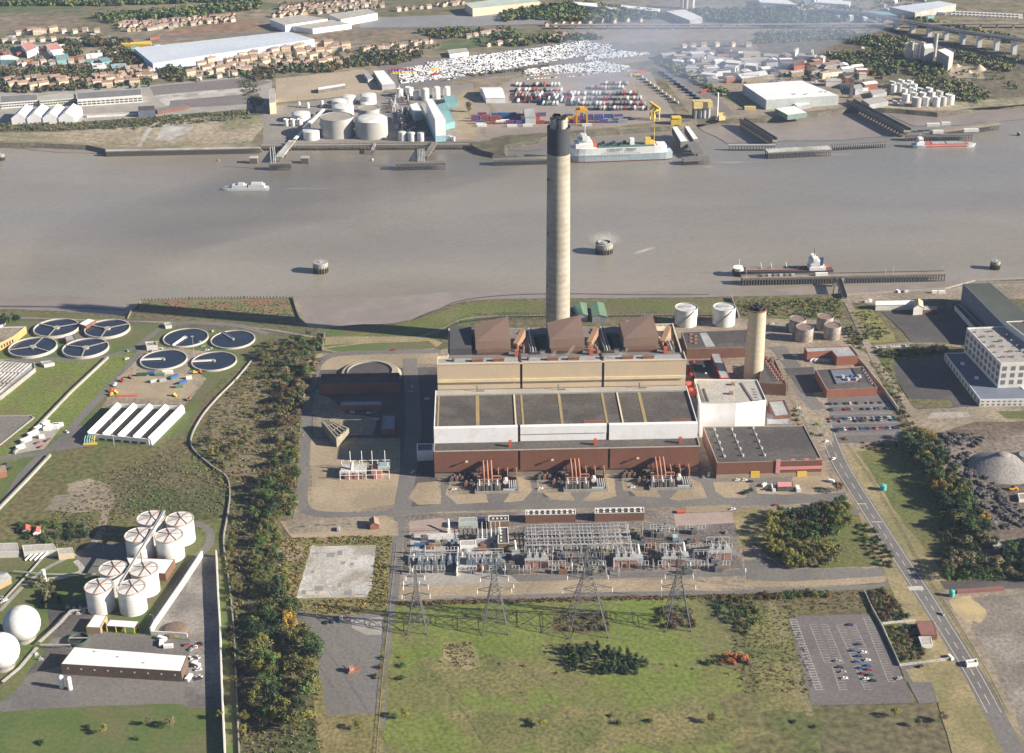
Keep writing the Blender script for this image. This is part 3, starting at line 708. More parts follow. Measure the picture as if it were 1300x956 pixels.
P('verge',[(870,643),(928,641),(930,649),(872,651)],tan,.3)
P('grass',[(940,655),(1066,641),(1084,648),(1124,702),(1128,718),(1000,722),(975,706),(955,690)],grass,1)
P('grass',[(930,650),(962,644),(985,690),(956,690),(940,700)],drygr,.8)
road('road',[(508,655),(503,700),(497,770),(490,867),(480,1010)],8.5,asph,curve=False)
P('site_ground',[(355,662),(490,655),(505,664),(505,680),(372,684)],tan,.8)
P('yard',[(362,660),(470,656),(478,672),(368,678)],tan2,.4)
P('scrub',[(352,684),(498,680),(492,770),(488,867),(484,1010),(410,1010),(396,867),(360,780)],M('weedy_ground',(.17,.15,.06),(.22,.18,.09),.06,fine=.3,c3=(.13,.13,.045),sc3=.03,fsc=.4),1)
P('concrete_slab',[(396,692),(404,694),(478,692),(472,744),(466,758),(376,760)],pconc,.5,step=6)
P('yard',[(352,695),(386,694),(384,712),(354,714)],tan2,.8)
P('yard',[(362,768),(404,782),(490,778),(488,810),(482,867),(478,905),(414,910),(408,867),(398,808),(372,790)],asph,.8)
P('yard',[(447,786),(486,784),(484,806),(464,806),(448,798)],conc,.8)
P('lawn',[(503,768),(640,763),(900,757),(1001,754),(1010,790),(1030,870),(1050,1010),(484,1010),(492,867)],lawn,1)
P('hedge_bottom',[(503,764),(700,759),(900,755),(1000,752),(1000,757),(760,762),(503,770)],M('red_bramble',(.16,.075,.045),(.11,.09,.04),.1,fine=.3,fsc=.6),.8)
P('grass',[(888,759),(1004,754),(1012,790),(1036,880),(1050,1010),(905,1010),(930,960),(912,910),(938,870),(922,838),(934,815),(902,790)],rough_g,6,step=9)
P('grass',[(930,790),(1000,770),(1020,850),(1030,900),(960,900),(962,850)],M('straw_rough',(.20,.175,.075),(.15,.145,.055),.03,fine=.3,c3=(.12,.13,.045),sc3=.04,fsc=.4),5,step=9)
P('grass',[(520,838),(640,828),(700,845),(760,870),(640,880),(540,872)],MATS['straw_rough'],6,step=9)
P('grass',[(560,905),(900,900),(1000,930),(760,960),(600,940)],MATS['straw_rough'],8,step=12)
road('track',[(978,764),(988,790),(1008,850),(1030,910)],5,M('worn_track',(.20,.175,.10),(.16,.15,.07),.05,fine=.25,fsc=.5))
P('grass',[(560,815),(600,812),(610,846),(590,850),(566,838)],drygr,2.5)
P('grass',[(700,778),(770,776),(775,802),(705,804)],rough_g,2.5)
P('grass',[(1003,754),(1105,748),(1104,776),(1000,781)],rough_g,1)
P('grass',[(1105,748),(1160,742),(1185,790),(1200,815),(1215,860),(1150,865),(1122,800)],grass,1)
P('car_park',[(1001,783),(1104,780),(1142,850),(1160,893),(1031,896),(1022,867)],pasph)
P('yard',[(1142,846),(1205,838),(1226,867),(1236,890),(1166,893),(1160,880)],asph,.4)
P('verge',[(1150,850),(1190,845),(1202,856),(1185,866),(1160,866)],drygr,.5,step=4)
P('verge',[(1078,568),(1098,566),(1160,660),(1215,760),(1268,867),(1340,1010),(1225,1010),(1180,860),(1120,720),(1060,590)],drygr,.5)
road('road',[(1036,500),(1046,540),(1066,588),(1098,640),(1130,690),(1160,735),(1190,782),(1232,850),(1262,905),(1310,1000)],13,asph)
road('road',[(1090,652),(1066,640),(1050,636)],8,asph)
P('car_park',[(1038,503),(1128,501),(1150,560),(1066,563),(1052,545)],pasph)
P('site_ground',[(1000,440),(1032,436),(1050,500),(1058,560),(1040,580),(1014,520),(1000,505)],tan2,.5)
road('road',[(986,440),(1010,470),(1022,500),(1040,520)],14,asph)
road('road',[(980,418),(1000,420),(1060,418)],8,asph)
P('yard',[(995,468),(1032,466),(1046,498),(1018,500)],dasph,.3)
P('grass',[(1088,574),(1150,566),(1190,620),(1236,690),(1250,712),(1190,716),(1150,668)],grass,1)
P('soil',[(1148,566),(1166,552),(1196,546),(1400,530),(1500,700),(1250,712),(1200,640)],soil,2)
P('yard',[(1146,520),(1222,515),(1400,520),(1400,536),(1236,536),(1200,548),(1160,552)],tan2,.6)
P('yard',[(1186,518),(1226,516),(1232,530),(1178,532)],pconc,.8)
P('grass',[(1262,520),(1400,518),(1400,532),(1278,532)],grass,.8)
P('yard',[(1108,450),(1200,444),(1222,500),(1246,516),(1164,522),(1136,480)],dasph,.6)
P('grass',[(1108,455),(1180,446),(1198,450),(1190,456),(1130,462),(1150,506),(1206,508),(1212,516),(1160,520),(1128,500),(1106,462)],rough_g,1.5)
road('road',[(1076,384),(1086,404),(1104,444),(1114,462),(1142,500),(1160,521),(1200,521),(1400,518)],7,tan2)
road('path',[(1084,440),(1104,441),(1160,436),(1220,440)],5,tan2)
P('grass',[(1082,394),(1106,392),(1134,424),(1136,434),(1104,436),(1090,410)],M('straw_grass',(.24,.22,.09),(.18,.175,.06),.05,fine=.25,fsc=.5),1)
P('yard',[(1120,396),(1224,390),(1228,432),(1160,436)],dasph,.8)
P('yard',[(1060,373),(1200,368),(1240,358),(1500,354),(1500,380),(1224,380),(1110,386),(1070,384)],tan2,.8)
P('scrub',[(932,380),(1066,376),(1072,398),(1066,406),(934,404)],rough_g,1)
road('path',[(1224,362),(1300,359),(1500,357)],4,asph)
P('hardstanding',[(1190,750),(1262,746),(1500,742),(1560,1010),(1330,1010),(1262,867),(1222,800)],tan2,1)
P('hardstanding',[(1234,760),(1300,752),(1500,748),(1540,1010),(1330,1010),(1272,867),(1236,800)],M('old_hardstanding',(.215,.185,.155),(.17,.15,.13),.03,fine=.2,c3=(.26,.235,.2),sc3=.02,fsc=.4),2)
P('sand',[(1205,762),(1230,756),(1252,775),(1246,790),(1226,790),(1214,778)],M('spread_sand',(.46,.36,.2),(.36,.29,.17),.08,fine=.12),1.5,step=4)
P('road',[(1192,738),(1290,734),(1400,730),(1400,742),(1288,748),(1200,749)],dasph,.4)
# painted markings
mk = M('road_marking',(.52,.51,.50),(.40,.40,.39),.3,fine=.1)
def dashes(name,pts,w=.3,dash=None,gap=4,z=None):
 wp = smooth_line([G(*p)for p in pts],8);mb = MB();z = z or lay(wp);acc = 0;on = True
 for a, b_ in zip(wp,wp[1:]):
  if dash:
   acc+=dist(a,b_)
   if acc>(dash if on else gap):on = not on;acc = 0
   if not on:continue
  d =(Vector(b_)-Vector(a)).normalized();q = Vector((-d.y,d.x))*w/2
  mb.add([(a[0]-q.x,a[1]-q.y,z),(b_[0]-q.x,b_[1]-q.y,z),(b_[0]+q.x,b_[1]+q.y,z),(a[0]+q.x,a[1]+q.y,z)],[(0,1,2,3)])
 tag(mb.build(name,mk),kind='structure')
CL =[(1046,540),(1066,588),(1098,640),(1130,690),(1160,735),(1190,782),(1232,850),(1262,905)]
dashes('road_marking',[(x,y)for x,y in CL],.5,5,5)
dashes('road_marking',[(x+9,y)for x,y in CL],.45);dashes('road_marking',[(x-9,y)for x,y in CL],.45)
for k in range(7):
 x, y = G(1155+k*2.6,747.5-k*.1);P('road_marking',[(x-.9,y-2.4),(x+.7,y-2.4),(x+.7,y+2.4),(x-.9,y+2.4)],mk,world_pts=True)
dashes('road_marking',[(1088,640),(1100,640)],1);dashes('road_marking',[(1106,663),(1120,663)],1)
def bays(a,b_,n,depth,z=None):
 A, B = Vector(G(*a)), Vector(G(*b_));d =(B-A)/n;u = d.normalized();q = Vector((-u.y,u.x))*depth;mb = MB();zz = lay([A,B,A+q,B+q])
 for i in range(n+1):
  p = A+d*i;w = u*.10;mb.add([(p.x-w.x,p.y-w.y,zz),(p.x+w.x,p.y+w.y,zz),(p.x+w.x+q.x,p.y+w.y+q.y,zz),(p.x-w.x+q.x,p.y-w.y+q.y,zz)],[(0,1,2,3)])
 w = q.normalized()*.10;mb.add([(A.x-w.x,A.y-w.y,zz+.001),(B.x-w.x,B.y-w.y,zz+.001),(B.x+w.x,B.y+w.y,zz+.001),(A.x+w.x,A.y+w.y,zz+.001)],[(0,1,2,3)])
 tag(mb.build('parking_marking',mk),kind='structure')
for a, b_ in(((1003,787),(1036,876)),((1010.5,787),(1044,876)),((1028,793),(1047,842)),((1050,793),(1071,842)),((1062,794),(1084,842)),((1086,794),(1103,830)),((1096,784),(1128,866)),((1056,846),(1066,876)),((1085,846),(1098,876))):
 bays(a,b_,int(dist(G(*a),G(*b_))/2.6),4.8 if a[0]not in(1010.5,1050,1086)else-4.8)
for a, b_ in(((1046,517),(1128,515)),((1048,527),(1132,525)),((1052,539),(1138,537)),((1056,553),(1144,551))):bays(a,b_,34,4.8)
rr = random.Random(77)
sq =[M('slab_dark',(.26,.25,.24),(.22,.21,.2),.2),M('slab_cream',(.52,.47,.38),(.46,.42,.34),.2),M('slab_grey',(.40,.39,.38),(.35,.34,.33),.2),M('slab_brown',(.22,.17,.14),None,.2)]
for i in range(34):
 px, py = rr.uniform(398,464), rr.uniform(697,752);w_, h_ = rr.uniform(3,12), rr.uniform(1.5,6);P('concrete_slab',[(px-(py-692)*.28,py),(px+w_-(py-692)*.28,py),(px+w_-1-(py-692)*.28,py+h_),(px-1-(py-692)*.28,py+h_)],sq[i%3 if i!=9 else 3])
wd = M('worn_grass',(.20,.17,.085),(.15,.14,.06),.08,fine=.3,fsc=.5)
for i in range(16):
 px, py = rr.uniform(515,960), rr.uniform(775,900);s = rr.uniform(3,12);P('worn_patch',[(px+s*math.cos(a*.9)*rr.uniform(.7,1.5),py+s*.35*math.sin(a*.9))for a in range(7)],wd,.8,step=3)
 # POWER STATION
PO = G(552,607);PA = R_(1.396)
def PL(px,py,z):
 """photo point at height z in the power station's own axes"""
 x, y = G(px,py,z);dx, dy = x-PO[0], y-PO[1];c, s = math.cos(PA), math.sin(PA);return(dx*c+dy*s,-dx*s+dy*c)
ps = thing('power_station','huge stepped power station with brown, white and beige walls beside the tall chimney','power station',(*PO,0),PA)
W_ = 205.0
m = MB();m.box(0,.3,0,W_,13.3,5.5)
m.build('plinth',M('plinth_concrete',(.25,.215,.175),(.2,.17,.14),.06,fine=.1),ps)
for i,(a,b_)in enumerate(((0,64.6),(66.4,134),(135.8,W_))):
 MB().box(a,-.6,5.5,b_,13.3,23.3).build('lower_wall',brick,ps)
for a in(64.6,134.0):MB().box(a,.4,5.5,a+1.8,13,23.0).build('wall_joint',soot,ps)
q = MB();q.box(.4,-.1,23.3,W_-.4,13.3,23.32);q.build('lower_roof',dkroof2,ps)
q = MB();q.box(-.2,-.9,23.3,W_+.2,-.2,24.1);q.box(-.25,-.2,23.3,.4,13.2,24.1);q.box(W_-.4,-.2,23.3,W_+.25,13.2,24.1);q.build('lower_parapet',M('coping',(.45,.38,.32),None,.2),ps)
for a, b_ in((0,65),(67,134),(136,W_)):
 q = MB();q.box(a,13.3 if a!=67 else 13.9,23.3,b_,17,36.2)
 if a==67:q.box(a,13.3,29.8,b_,13.9,36.2)
 f = q.build('white_fascia',white,ps)
for a in(65,134):MB().box(a,14.5,23.3,a+2,17,35.9).build('wall_joint',soot,ps)
MB().box(0,17,0,.6,80,36.2).build('end_wall',white,ps);MB().box(W_-.6,17,0,W_,80,36.2).build('end_wall',white,ps)
MB().box(.6,17,34.2,W_-.6,72,34.8).build('hall_roof',dkroof,ps)
yst = M('ochre_strip',(.36,.27,.13),(.3,.23,.12),.1,fine=.1)
for x, w in((34,2.9),(100,2.2),(69.5,1.6),(135,1.8),(165,2.5),(3,1.2)):MB().box(x-w/2,17.2,34.8,x+w/2,71.8,35.0).build('roof_strip',yst,ps)
for x in(63.5,147):MB().box(x-.35,17.2,34.8,x+.35,71.8,35.4).box(x+.4,17.2,34.8,x+.9,71.8,35.2).build('expansion_joint',cream,ps)
MB().box(.6,72,34.2,W_-.6,80.4,36.0).build('ledge_roof',M('ledge_grey',(.40,.38,.34),(.34,.32,.29),.05,fine=.1),ps)
for x, r in((125,0),(192,0)):MB().box(x-8,19,35,x+8,19.5,35.9).box(x-8,22,35,x+8,22.4,35.9).build('roof_rail',copper,ps)
for a, b_ in((2,69),(71,135.5),(137.5,204)):
 MB().box(a,80.4,44.2,b_,84,58.8).build('upper_wall',beige,ps)
 MB().box(a,81.2,36,b_,84,42.4).build('upper_wall',beige,ps)
 MB().box(a,79.7,43.0,b_,81.2,45.4).build('cornice',M('cornice_cream',(.72,.60,.36),None,.1,fine=.03),ps)
for a in(69,135.5):MB().box(a,81.5,36,a+2,84,58.6).build('wall_joint',soot,ps)
MB().box(2,84,0,204,96,58.2).box(10.5,96,0,202,152,58.2).build('boiler_house_body',beige,ps)
greyroof = M('boiler_roof',(.20,.18,.165),(.16,.145,.135),.05,fine=.15)
MB().box(11,93,58.2,201.5,151.5,58.25).build('boiler_roof',greyroof,ps)
MB().box(3,81,58.2,203,93,58.4).build('roof_walkway',M('walkway_blue_grey',(.34,.35,.36),(.28,.285,.29),.05,fine=.1),ps)
MB().box(2,80.4,58.2,204,81,59.6).box(2,81,58.2,2.6,96,59.6).box(10.5,96,58.2,11.2,152,59.6).box(201.2,96,58.2,202.2,152,60.2).box(203.4,81,58.2,204.2,96,59.6).box(2.6,95.4,58.2,10.5,96,59.6).box(185,151.3,58.2,201.2,152,60).build('roof_parapet',cream,ps)
for a in(69,135.6):MB().box(a,81,58.3,a+1.4,128,59.0).build('roof_gutter',soot,ps)
def casing(dx):
 pts =[(792,430,68),(836,427,68),(828,398,73),(786,408,70)]
 top =[]
 for px, py, z in pts:
  a = PL(px,py,z);top.append((a[0]+dx,a[1],z))
 bt =[(p[0],p[1],58.3 if i<2 else 30)for i,p in enumerate(top)]
 mid =[(top[0][0],152.5,58.3),(top[1][0]-4,152.5,58.3)]
 m = MB();v = top+bt
 m.add(v,[(0,1,2,3),(4,5,1,0),(5,6,2,1),(6,7,3,2),(7,4,0,3)])
 return m
wed = M('casing_top',(.215,.145,.11),(.19,.13,.10),.02,rough=.6,fine=.03,stripes=('Y',5,.07))
for k, dx in enumerate((-122,-61,0)):
 c = casing(dx).build('flue_casing',wed,ps)
 x0 = PL(792,430,68)[0]+dx;x1 = PL(836,427,68)[0]+dx
 MB().box(x0+1,99,58.3,x1-2,106,60.6).build('duct_base',brownduct,ps)
 MB().add([(x1+6,112,59),(x1+13,128,59),(x1+13,128,68),(x1+6,112,62),(x1+2,113,59),(x1+9,129,59),(x1+9,129,68),(x1+2,113,62)],[(0,1,2,3),(5,4,7,6),(3,2,6,7),(1,5,6,2),(4,0,3,7)]).build('duct_cheek_lit_tone',orange,ps)  # sunlit side face put into the colour, a lighter tone than the brown ducts
 for j in range(3):
  MB().tube((x1+16+j*2.1 if k<2 else x1+8+j*2.1,100,60),(x1+14+j*2.1 if k<2 else x1+6+j*2.1,146,60.5),.8,8).build('roof_pipe',dsteel if j!=1 else steel,ps)
 MB().box(x1+15,98,58.3,x1+24 if k<2 else x1+17,132,58.7).build('roof_pit',soot,ps)
 MB().box(x0-13,104,58.3,x0-2,138,58.7).build('roof_pit',soot,ps)
 rr = random.Random(k)
 for j in range(7):
  a, b_ = x1+rr.uniform(3,12), rr.uniform(98,112);hh = rr.uniform(1.8,4)
  MB().cyl(a,b_,58.3,1.1,hh,8).cyl(a,b_,58.3+hh,.5,1.2,6).build('relief_valve',copper if j%2 else rust,ps)
 MB().box(x1+3,95,58.3,x1+6,98,63.5).build('red_vent',redor,ps)
 for a in(13,30):MB().box(x0+a-28+12,85.5,58.4,x0+a-28+21,88.2,60.4).box(x0+a-28+11.5,85.2,60.4,x0+a-28+21.5,88.5,60.7).build('roof_louvre',rust,ps)
 MB().cyl(x0-18,88,58.4,1.6,2.4,10).build('roof_fan',dsteel,ps)
 MB().box(58+k*66-1.5+1,4.5,23.3,58+k*66+2,7.5,28.2).build('red_vent',redor,ps)
 MB().tube((25+k*66,-.6,15),(25+k*66,-3,15.6),.35,6).cbox(25+k*66,-3.4,15.2,2,1,1).build('floodlight',cream,ps)
 MB().tube((34+k*66,77,36),(34+k*66,77,41),.45,6).tube((34+k*66,77,36.6),(40+k*66,77,36.6),.45,6).build('roof_pipe',dsteel,ps)
MB().box(186,116,58.3,196,140,63).build('stair_head',cream,ps)
MB().box(12,100,58.3,30,145,64).build('plant_room',M('plant_room_dark',(.085,.08,.085),None,.1),ps)
def trans_bay():
 t = thing('transformer_compound','generator transformer compound against the brown wall, nearest the west end','transformer compound',(0,0,0),PA,'transformer compounds along the turbine hall')
 MB().box(-34,-26,.02,20,-1.2,.25).build('plinth',tan2,t)
 MB().box(-14,-26,.25,19,-25.4,2.2).box(18.5,-25.4,.25,19,-2,2.2).box(-14,-25.4,.25,-13.4,-12,2.2).box(-34,-10.5,.25,-14,-9.9,2).build('perimeter_wall',conc,t)
 for x in(-11,4,11,18):MB().box(x,-11,.25,x+.7,-1.3,9).build('blast_wall',M('blast_wall',(.42,.26,.17),(.36,.22,.15),.1),t)
 for x in(-9,-6,-3):
  o = MB().tube((x+1.5,-1.2,15.2),(x+2,-14,8.8),.8,8).tube((x+2,-14,8.8),(x+2,-15.5,3),.8,8).build('phase_duct',copper,t)
 MB().tube((-12,-13,8),(6,-13,8),.7,8).tube((-12,-15,6.4),(6,-15,6.4),.5,8).tube((-12,-13,8),(-12,-13,.3),.5,6).tube((6,-13,8),(6,-13,.3),.5,6).build('header_duct',copper,t)
 for x in(-10.5,-3.5,3.2):
  b_ = MB().box(x-2,-22,.3,x+2,-15.5,4.6).box(x-2.6,-21.5,1,x+2.6,-16,3.6).build('transformer',dsteel,t)
  for y in(-21,-17):MB().cyl(x,y,4.6,.35,3.4,8,r2=.18).cyl(x,y,5.2,.6,.3,8).cyl(x,y,6.2,.6,.3,8).build('bushing',wpaint,b_)
 MB().tube((9.5,-13,5.2),(9.5,-17.5,5.2),1.9,12).tube((9.5,-15,.3),(9.5,-15,4),.7,8).build('conservator_tank',tankw,t)
 for x in(12.3,14,15.7,17.2):MB().tube((x,-12,3.4),(x,-23,3.4),.5,6).tube((x,-12,2),(x,-23,2),.5,6).box(x-.5,-23,.3,x+.5,-12,1.4).build('radiator',steel,t)
 MB().box(7.5,-25.2,.3,16.5,-23.6,3).build('kiosk',M('kiosk_grey',(.42,.47,.48),None,.1),t)
 for i,(x,y)in enumerate(((-31,-5),(-27,-5),(-23,-5),(-19,-5),(-25,-8),(-20,-8),(-33,-8),(-29,-8),(-18,-14),(-22,-15),(-16,-19),(-17,-5),(-13,-9))):MB().box(x,y,.3,x+2.6,y+2,4.2).cyl(x+1.3,y+1,4.2,.7,1.2,8).build('cooler',rust if i%2 else dsteel,t)
 for x in(-12,-7,-1,5):MB().tube((x,-24,.3),(x,-24,8.5),.18,5).build('post',steel,t)
 MB().tube((-12,-24,8.3),(5,-24,8.3),.18,5).tube((-12,-20,7.8),(5,-20,7.8),.1,5).build('busbar',steel,t)
 return t
tb = trans_bay()
def PW(x,y,z=0):c, s = math.cos(PA), math.sin(PA);return(PO[0]+x*c-y*s,PO[1]+x*s+y*c,z)
tb.location = PW(45,0)
dup(tb,PW(112.5,0),label='generator transformer compound against the middle of the brown turbine hall wall')
dup(tb,PW(178,0),label='generator transformer compound against the brown wall, nearest the white-fronted east blocks')
# chimneys
sx, sy = G(708,437)
st_ = thing('chimney','very tall pale concrete chimney with a dark top band behind the power station','chimney',(sx,sy,0))
MB().cyl(0,0,0,11.2,184,64,r2=10.1,cap=False).build('shaft',stackc,st_,smooth=True)
MB().cyl(0,0,184,10.2,23,64,r2=10.15,cap=False).cyl(0,0,206.5,9.9,.3,48).build('top_band',stackd,st_,smooth=True)
MB().ring(0,0,206.9,9.6,10.3,.9,40).build('rim',stackd,st_)
for i in range(4):
 a = .5+i*math.pi/2;f = MB().cyl(5.0*math.cos(a),5.0*math.sin(a),206.8,3.3,9.4,24,r2=3.2,cap=False).build('flue',M('flue_concrete',(.44,.41,.35),(.3,.28,.25),.3),st_,smooth=True)
 MB().ring(5.0*math.cos(a),5.0*math.sin(a),215.6,2.5,3.5,1.0,20).cyl(5*math.cos(a),5*math.sin(a),214.8,3,.3,20).build('flue_rim',soot,f)
for z in(60,110,160):
 MB().cbox(-9.6,-4.8,z,1.2,1.2,2.2).build('aviation_light',dsteel,st_)
sx2, sy2 = G(956,481)
s2 = thing('chimney','shorter cream concrete chimney with a sooty open top between the low brown blocks','chimney',(sx2,sy2,0))
s2c = M('cream_concrete',(.46,.41,.30),(.42,.375,.28),.03,fine=.05,stripes=('Z',6,.05))
MB().cyl(0,0,0,8.6,66,48,r2=7.6,cap=False).build('shaft',s2c,s2,smooth=True)
MB().cyl(0,0,63.5,7.4,.3,32).build('top_slab',soot,s2)
MB().ring(0,0,66,6.9,7.75,1.2,32).build('rim',rust,s2)
for i in range(4):
 a = .3+i*1.57;MB().cyl(3.6*math.cos(a),3.6*math.sin(a),63.8,2.3,6.2,14,cap=False).cyl(3.6*math.cos(a),3.6*math.sin(a),69,2.2,.3,14).build('flue',soot,s2)
 # blocks east of the hall
B = building
t = B('control_building','white-clad five-sided block with a light grey roof beside the turbine hall',[(881.5,481),(961.5,482),(973,507.6),(934.7,512.4),(890,513)],30,white,M('pale_roof',(.42,.40,.37),(.36,.34,.31),.1,fine=.2,fsc=.8),parapet=1,cap=wpaint)
pp = bpts(t)
MB().prism(inset(pp,.8),0,15,cap=False).build('recessed_base',dkroof2,t)
for a in pp[:1]:
 MB().cbox(0,0,29,3,3,2.4).cbox(4,17,29,3,3,2).build('roof_hut',orange,t)
MB().bar((16,-14,29.2),(11,20,29.2),1.6,.8).build('roof_duct',dsteel,t);MB().bar((-24,-14,29.3),(-26,18,29.3),2.4,1).bar((-20,-14,29.3),(-21,10,29.3),1.2,.8).build('roof_pipes',dsteel,t)
for i in range(5):MB().cbox(21,-12+i*5,29,1.4,1.4,1.3).build('roof_vent',steel,t)
t = B('workshop_block','long brown workshop with a black roof, vent rows and pink stripes on its front',[(892.5,541.5),(1021,540),(1044,584),(910.5,587.7)],14,brick,dkroof2,cap=M('coping',(.5,.4,.3)))
o0 = t.location
for r_,(a,b_)in enumerate((((907,545),(919.5,579)),((929,544.5),(943,578)),((956,543),(970.5,577.5)))):
 A = G(*a,14);Bq = G(*b_,14)
 for i in range(5):
  x, y = A[0]+(Bq[0]-A[0])*i/4-o0.x, A[1]+(Bq[1]-A[1])*i/4-o0.y
  MB().cyl(x,y,13.3,1.15,1.7,10,r2=.9).build('roof_ventilator',steel,t)
 MB().bar((A[0]-o0.x,A[1]-o0.y,13.5),(Bq[0]-o0.x,Bq[1]-o0.y,13.5),.35).build('vent_pipe',steel,t)
fl = PL(910.5,608,0);FLW = G(910.5,608.3);FRW = G(1045,605.6);dv = Vector(FRW)-Vector(FLW);Lw = dv.length;aw = math.atan2(dv.y,dv.x)
def front(name,m,x0,x1,z0,z1,off,t=t,O=FLW,a=aw):
 o = MB().box(x0,-off,z0,x1,.3,z1).build(name,m,t,loc=(O[0]-t.location.x,O[1]-t.location.y,0));o.rotation_euler[2] = a;return o
pA = Vector(bpts(t)[0])+Vector((t.location.x,t.location.y));allp = sorted([(p[0]+t.location.x,p[1]+t.location.y)for p in bpts(t)],key=lambda p:p[1])[:2];allp.sort()
FLW, FRW = allp;dv = Vector(FRW)-Vector(FLW);Lw = dv.length;aw = math.atan2(dv.y,dv.x)
def front(name,m,x0,x1,z0,z1,off,t=t):
 o = MB().box(x0,-off,z0,x1,.2,z1).build(name,m,t,loc=(FLW[0]-t.location.x,FLW[1]-t.location.y,0));o.rotation_euler[2] = aw;return o
front('base_wall',M('base_tan',(.36,.29,.2),None,.1),-.1,Lw+.1,0,3.6,.25)
front('pink_band',pink,Lw*.60,Lw,6.4,9,.35);front('pink_pier',pink,Lw*.56,Lw*.60,3.6,15.5,.6)
front('yellow_door',yell,Lw*.325,Lw*.41,.1,5.8,.5);front('yellow_door',yell,Lw*.77,Lw*.86,.1,4.6,.5)
for x in(.70,.83,.94):front('pink_cowl',pink,Lw*x,Lw*x+3.4,14.2,15.6,-.4)
t = B('link_block','narrow dark link block between the turbine hall and the white block',[(869,484),(882,484),(888,508),(874,508)],24,dkroof2,dkroof)
for(px,py), w in(((873.8,492),'farther'),((878.5,500),'nearer')):
 x, y = G(px,py,24);d = thing('fan_drum',f'{w} of two round orange-red drums beside the white block','fan drum',(x,y,23.3),0,'orange drums on the link block')
 MB().cyl(0,0,0,3.9,4.6,20).build('drum',redor,d);MB().dome(0,0,4.6,3.7,.9,20,3).build('lid',redor,d)
t = B('service_block','long low brown block with a sunken grey roof well behind the white block',[(865,421),(950,417.5),(958,441),(872,443)],10,brick2,dkroof2,cap=M('coping2',(.4,.3,.25)))
MB().prism(ccw([(G(*p,10)[0]-t.location.x,G(*p,10)[1]-t.location.y)for p in((888,422),(897,421.6),(908,439),(896,440))]),9.35,9.5).build('roof_well',greyr,t)
for i in range(6):
 x, y = G(877+(i%2)*6,424+i*2.2,10);MB().cbox(x-t.location.x,y-t.location.y,9.3,3,1.4,1,.5).build('roof_vent',rust,t)
for i in(0.08,.42,.7):pass
t = B('low_store','low black-roofed store tucked against the east wall of the boiler house',[(876.5,457),(904,457),(910,480),(883,480)],6,brick2,M('black_roof',(.03,.028,.028),(.04,.036,.034),.1,fine=.1))
for y in(-8,6):MB().cbox(1,y,5.3,1.6,1.6,.8).build('rooflight',white,t)
t = B('red_sided_link','sloping grey-roofed passage with a bright red side wall',[(902.5,449),(914,448.5),(926.5,479.5),(915,480)],9,redm,greyr,parapet=.2)
t = B('pump_house','brown block east of the small chimney with rows of copper cowls on top',[(967,457),(981.6,452),(998.5,488),(963.5,486)],11,brick2,dkroof2)
for i in range(8):
 x, y = G(978+i*2.2,459+i*3.3,11)
 for dx in(0,-4.2):MB().cyl(x-t.location.x+dx,y-t.location.y,10.3,.9,1.8,8).build('roof_cowl',copper,t)
x, y = G(973,455,11)
for i in range(4):MB().cyl(x-t.location.x+(i%2)*4,y-t.location.y-i*2,10.3,1.5,2.6,10).build('roof_tank',rust,t)
t = B('annexe','low grey-roofed annexe on the east side of the white block',[(975,509),(996,507.6),(1004.5,526.5),(984,528)],7,brick2,greyr)
t = B('annexe','small pale flat-roofed annexe wedged between the white block and the workshop',[(974,524),(990,529),(1003,530),(1003,539),(974,538)],4,conc,greyr,parapet=.3)
for i,(px,py)in enumerate(((874,467),(877,475),(880,459))):
 x, y = G(px,py,6);d = thing('pipe_cluster',f'{ORD[i]} red pipe cluster from the west beside the boiler house east wall','pipe cluster',(x,y,0),0,'red pipework east of the boiler house')
 MB().cyl(0,0,0,1.4,7,8).build('riser',redm,d);MB().tube((-2,0,5),(2.5,0,5),.9,8).build('elbow',redm,d)
t = building('glazed_annexe','small white-framed glazed lean-to at the west end of the turbine hall',[(529,563),(550,563),(550,572),(529,573)],9,wpaint,glassd,parapet=.3,cap=wpaint,rimw=1)
def white_tank(px,py,w,h,lab,grp='white oil tanks by the river wall'):
 t = tank('oil_tank',lab,px,py,w,h,group=grp)
 r = t['r'];MB().bar((-r*.6,r*.1,h+.2),(r*.5,r*.1,h+.25),.5,.5).cyl(-r*.3,r*.2,h-.3,r*.35,.3,12).build('roof_gear',steel,t)
 m_ = MB();n = 12
 for i in range(n):
  a, b_ = -1.0-1.7*i/n, -1.0-1.7*(i+1)/n
  m_.bar(((r+.5)*math.cos(a),(r+.5)*math.sin(a),h*(1-i/n)),((r+.5)*math.cos(b_),(r+.5)*math.sin(b_),h*(1-(i+1)/n)),.8,.25)
 m_.build('spiral_stair',dsteel,t);return t
white_tank(870.6,411,28.6,17,'white oil tank nearest the boiler house, its stair curling down')
white_tank(918.6,410.5,28.2,17,'white oil tank nearest the small chimney')
for px, py, w, lab in((1020.5,431,22,'stained grey tank, south-western of the old tank square'),(1055.8,428.5,21,'pale grey tank, south-eastern of the old tank square'),(1012,420,21,'rusty-topped tank, north-western of the old tank square'),(1046.5,417,20.5,'dirty grey tank, north-eastern of the old tank square')):
 t = tank('storage_tank',lab,px,py,w,12.5,m=oldtank,roof=M('rusty_roof',(.26,.2,.17),(.19,.12,.09),.2,fine=.2),group='old tanks east of the chimney')
 r = t['r'];MB().tube((r+.3,0,0),(r+.3,0,12),.35,6).tube((-r*.5,-r*.85,0),(-r*.5,-r*.85,12.4),.3,6).build('riser_pipe',rust,t)
road('pipe_trench',[(1030,432),(1048,430)],3,dasph)
t = B('office_block','brown L-plan office with a pipe-filled recess in its front',[(1021,441),(1080,439),(1090,451.5),(1062.7,453),(1056,445),(1025,447)],9,redbr,greyr)
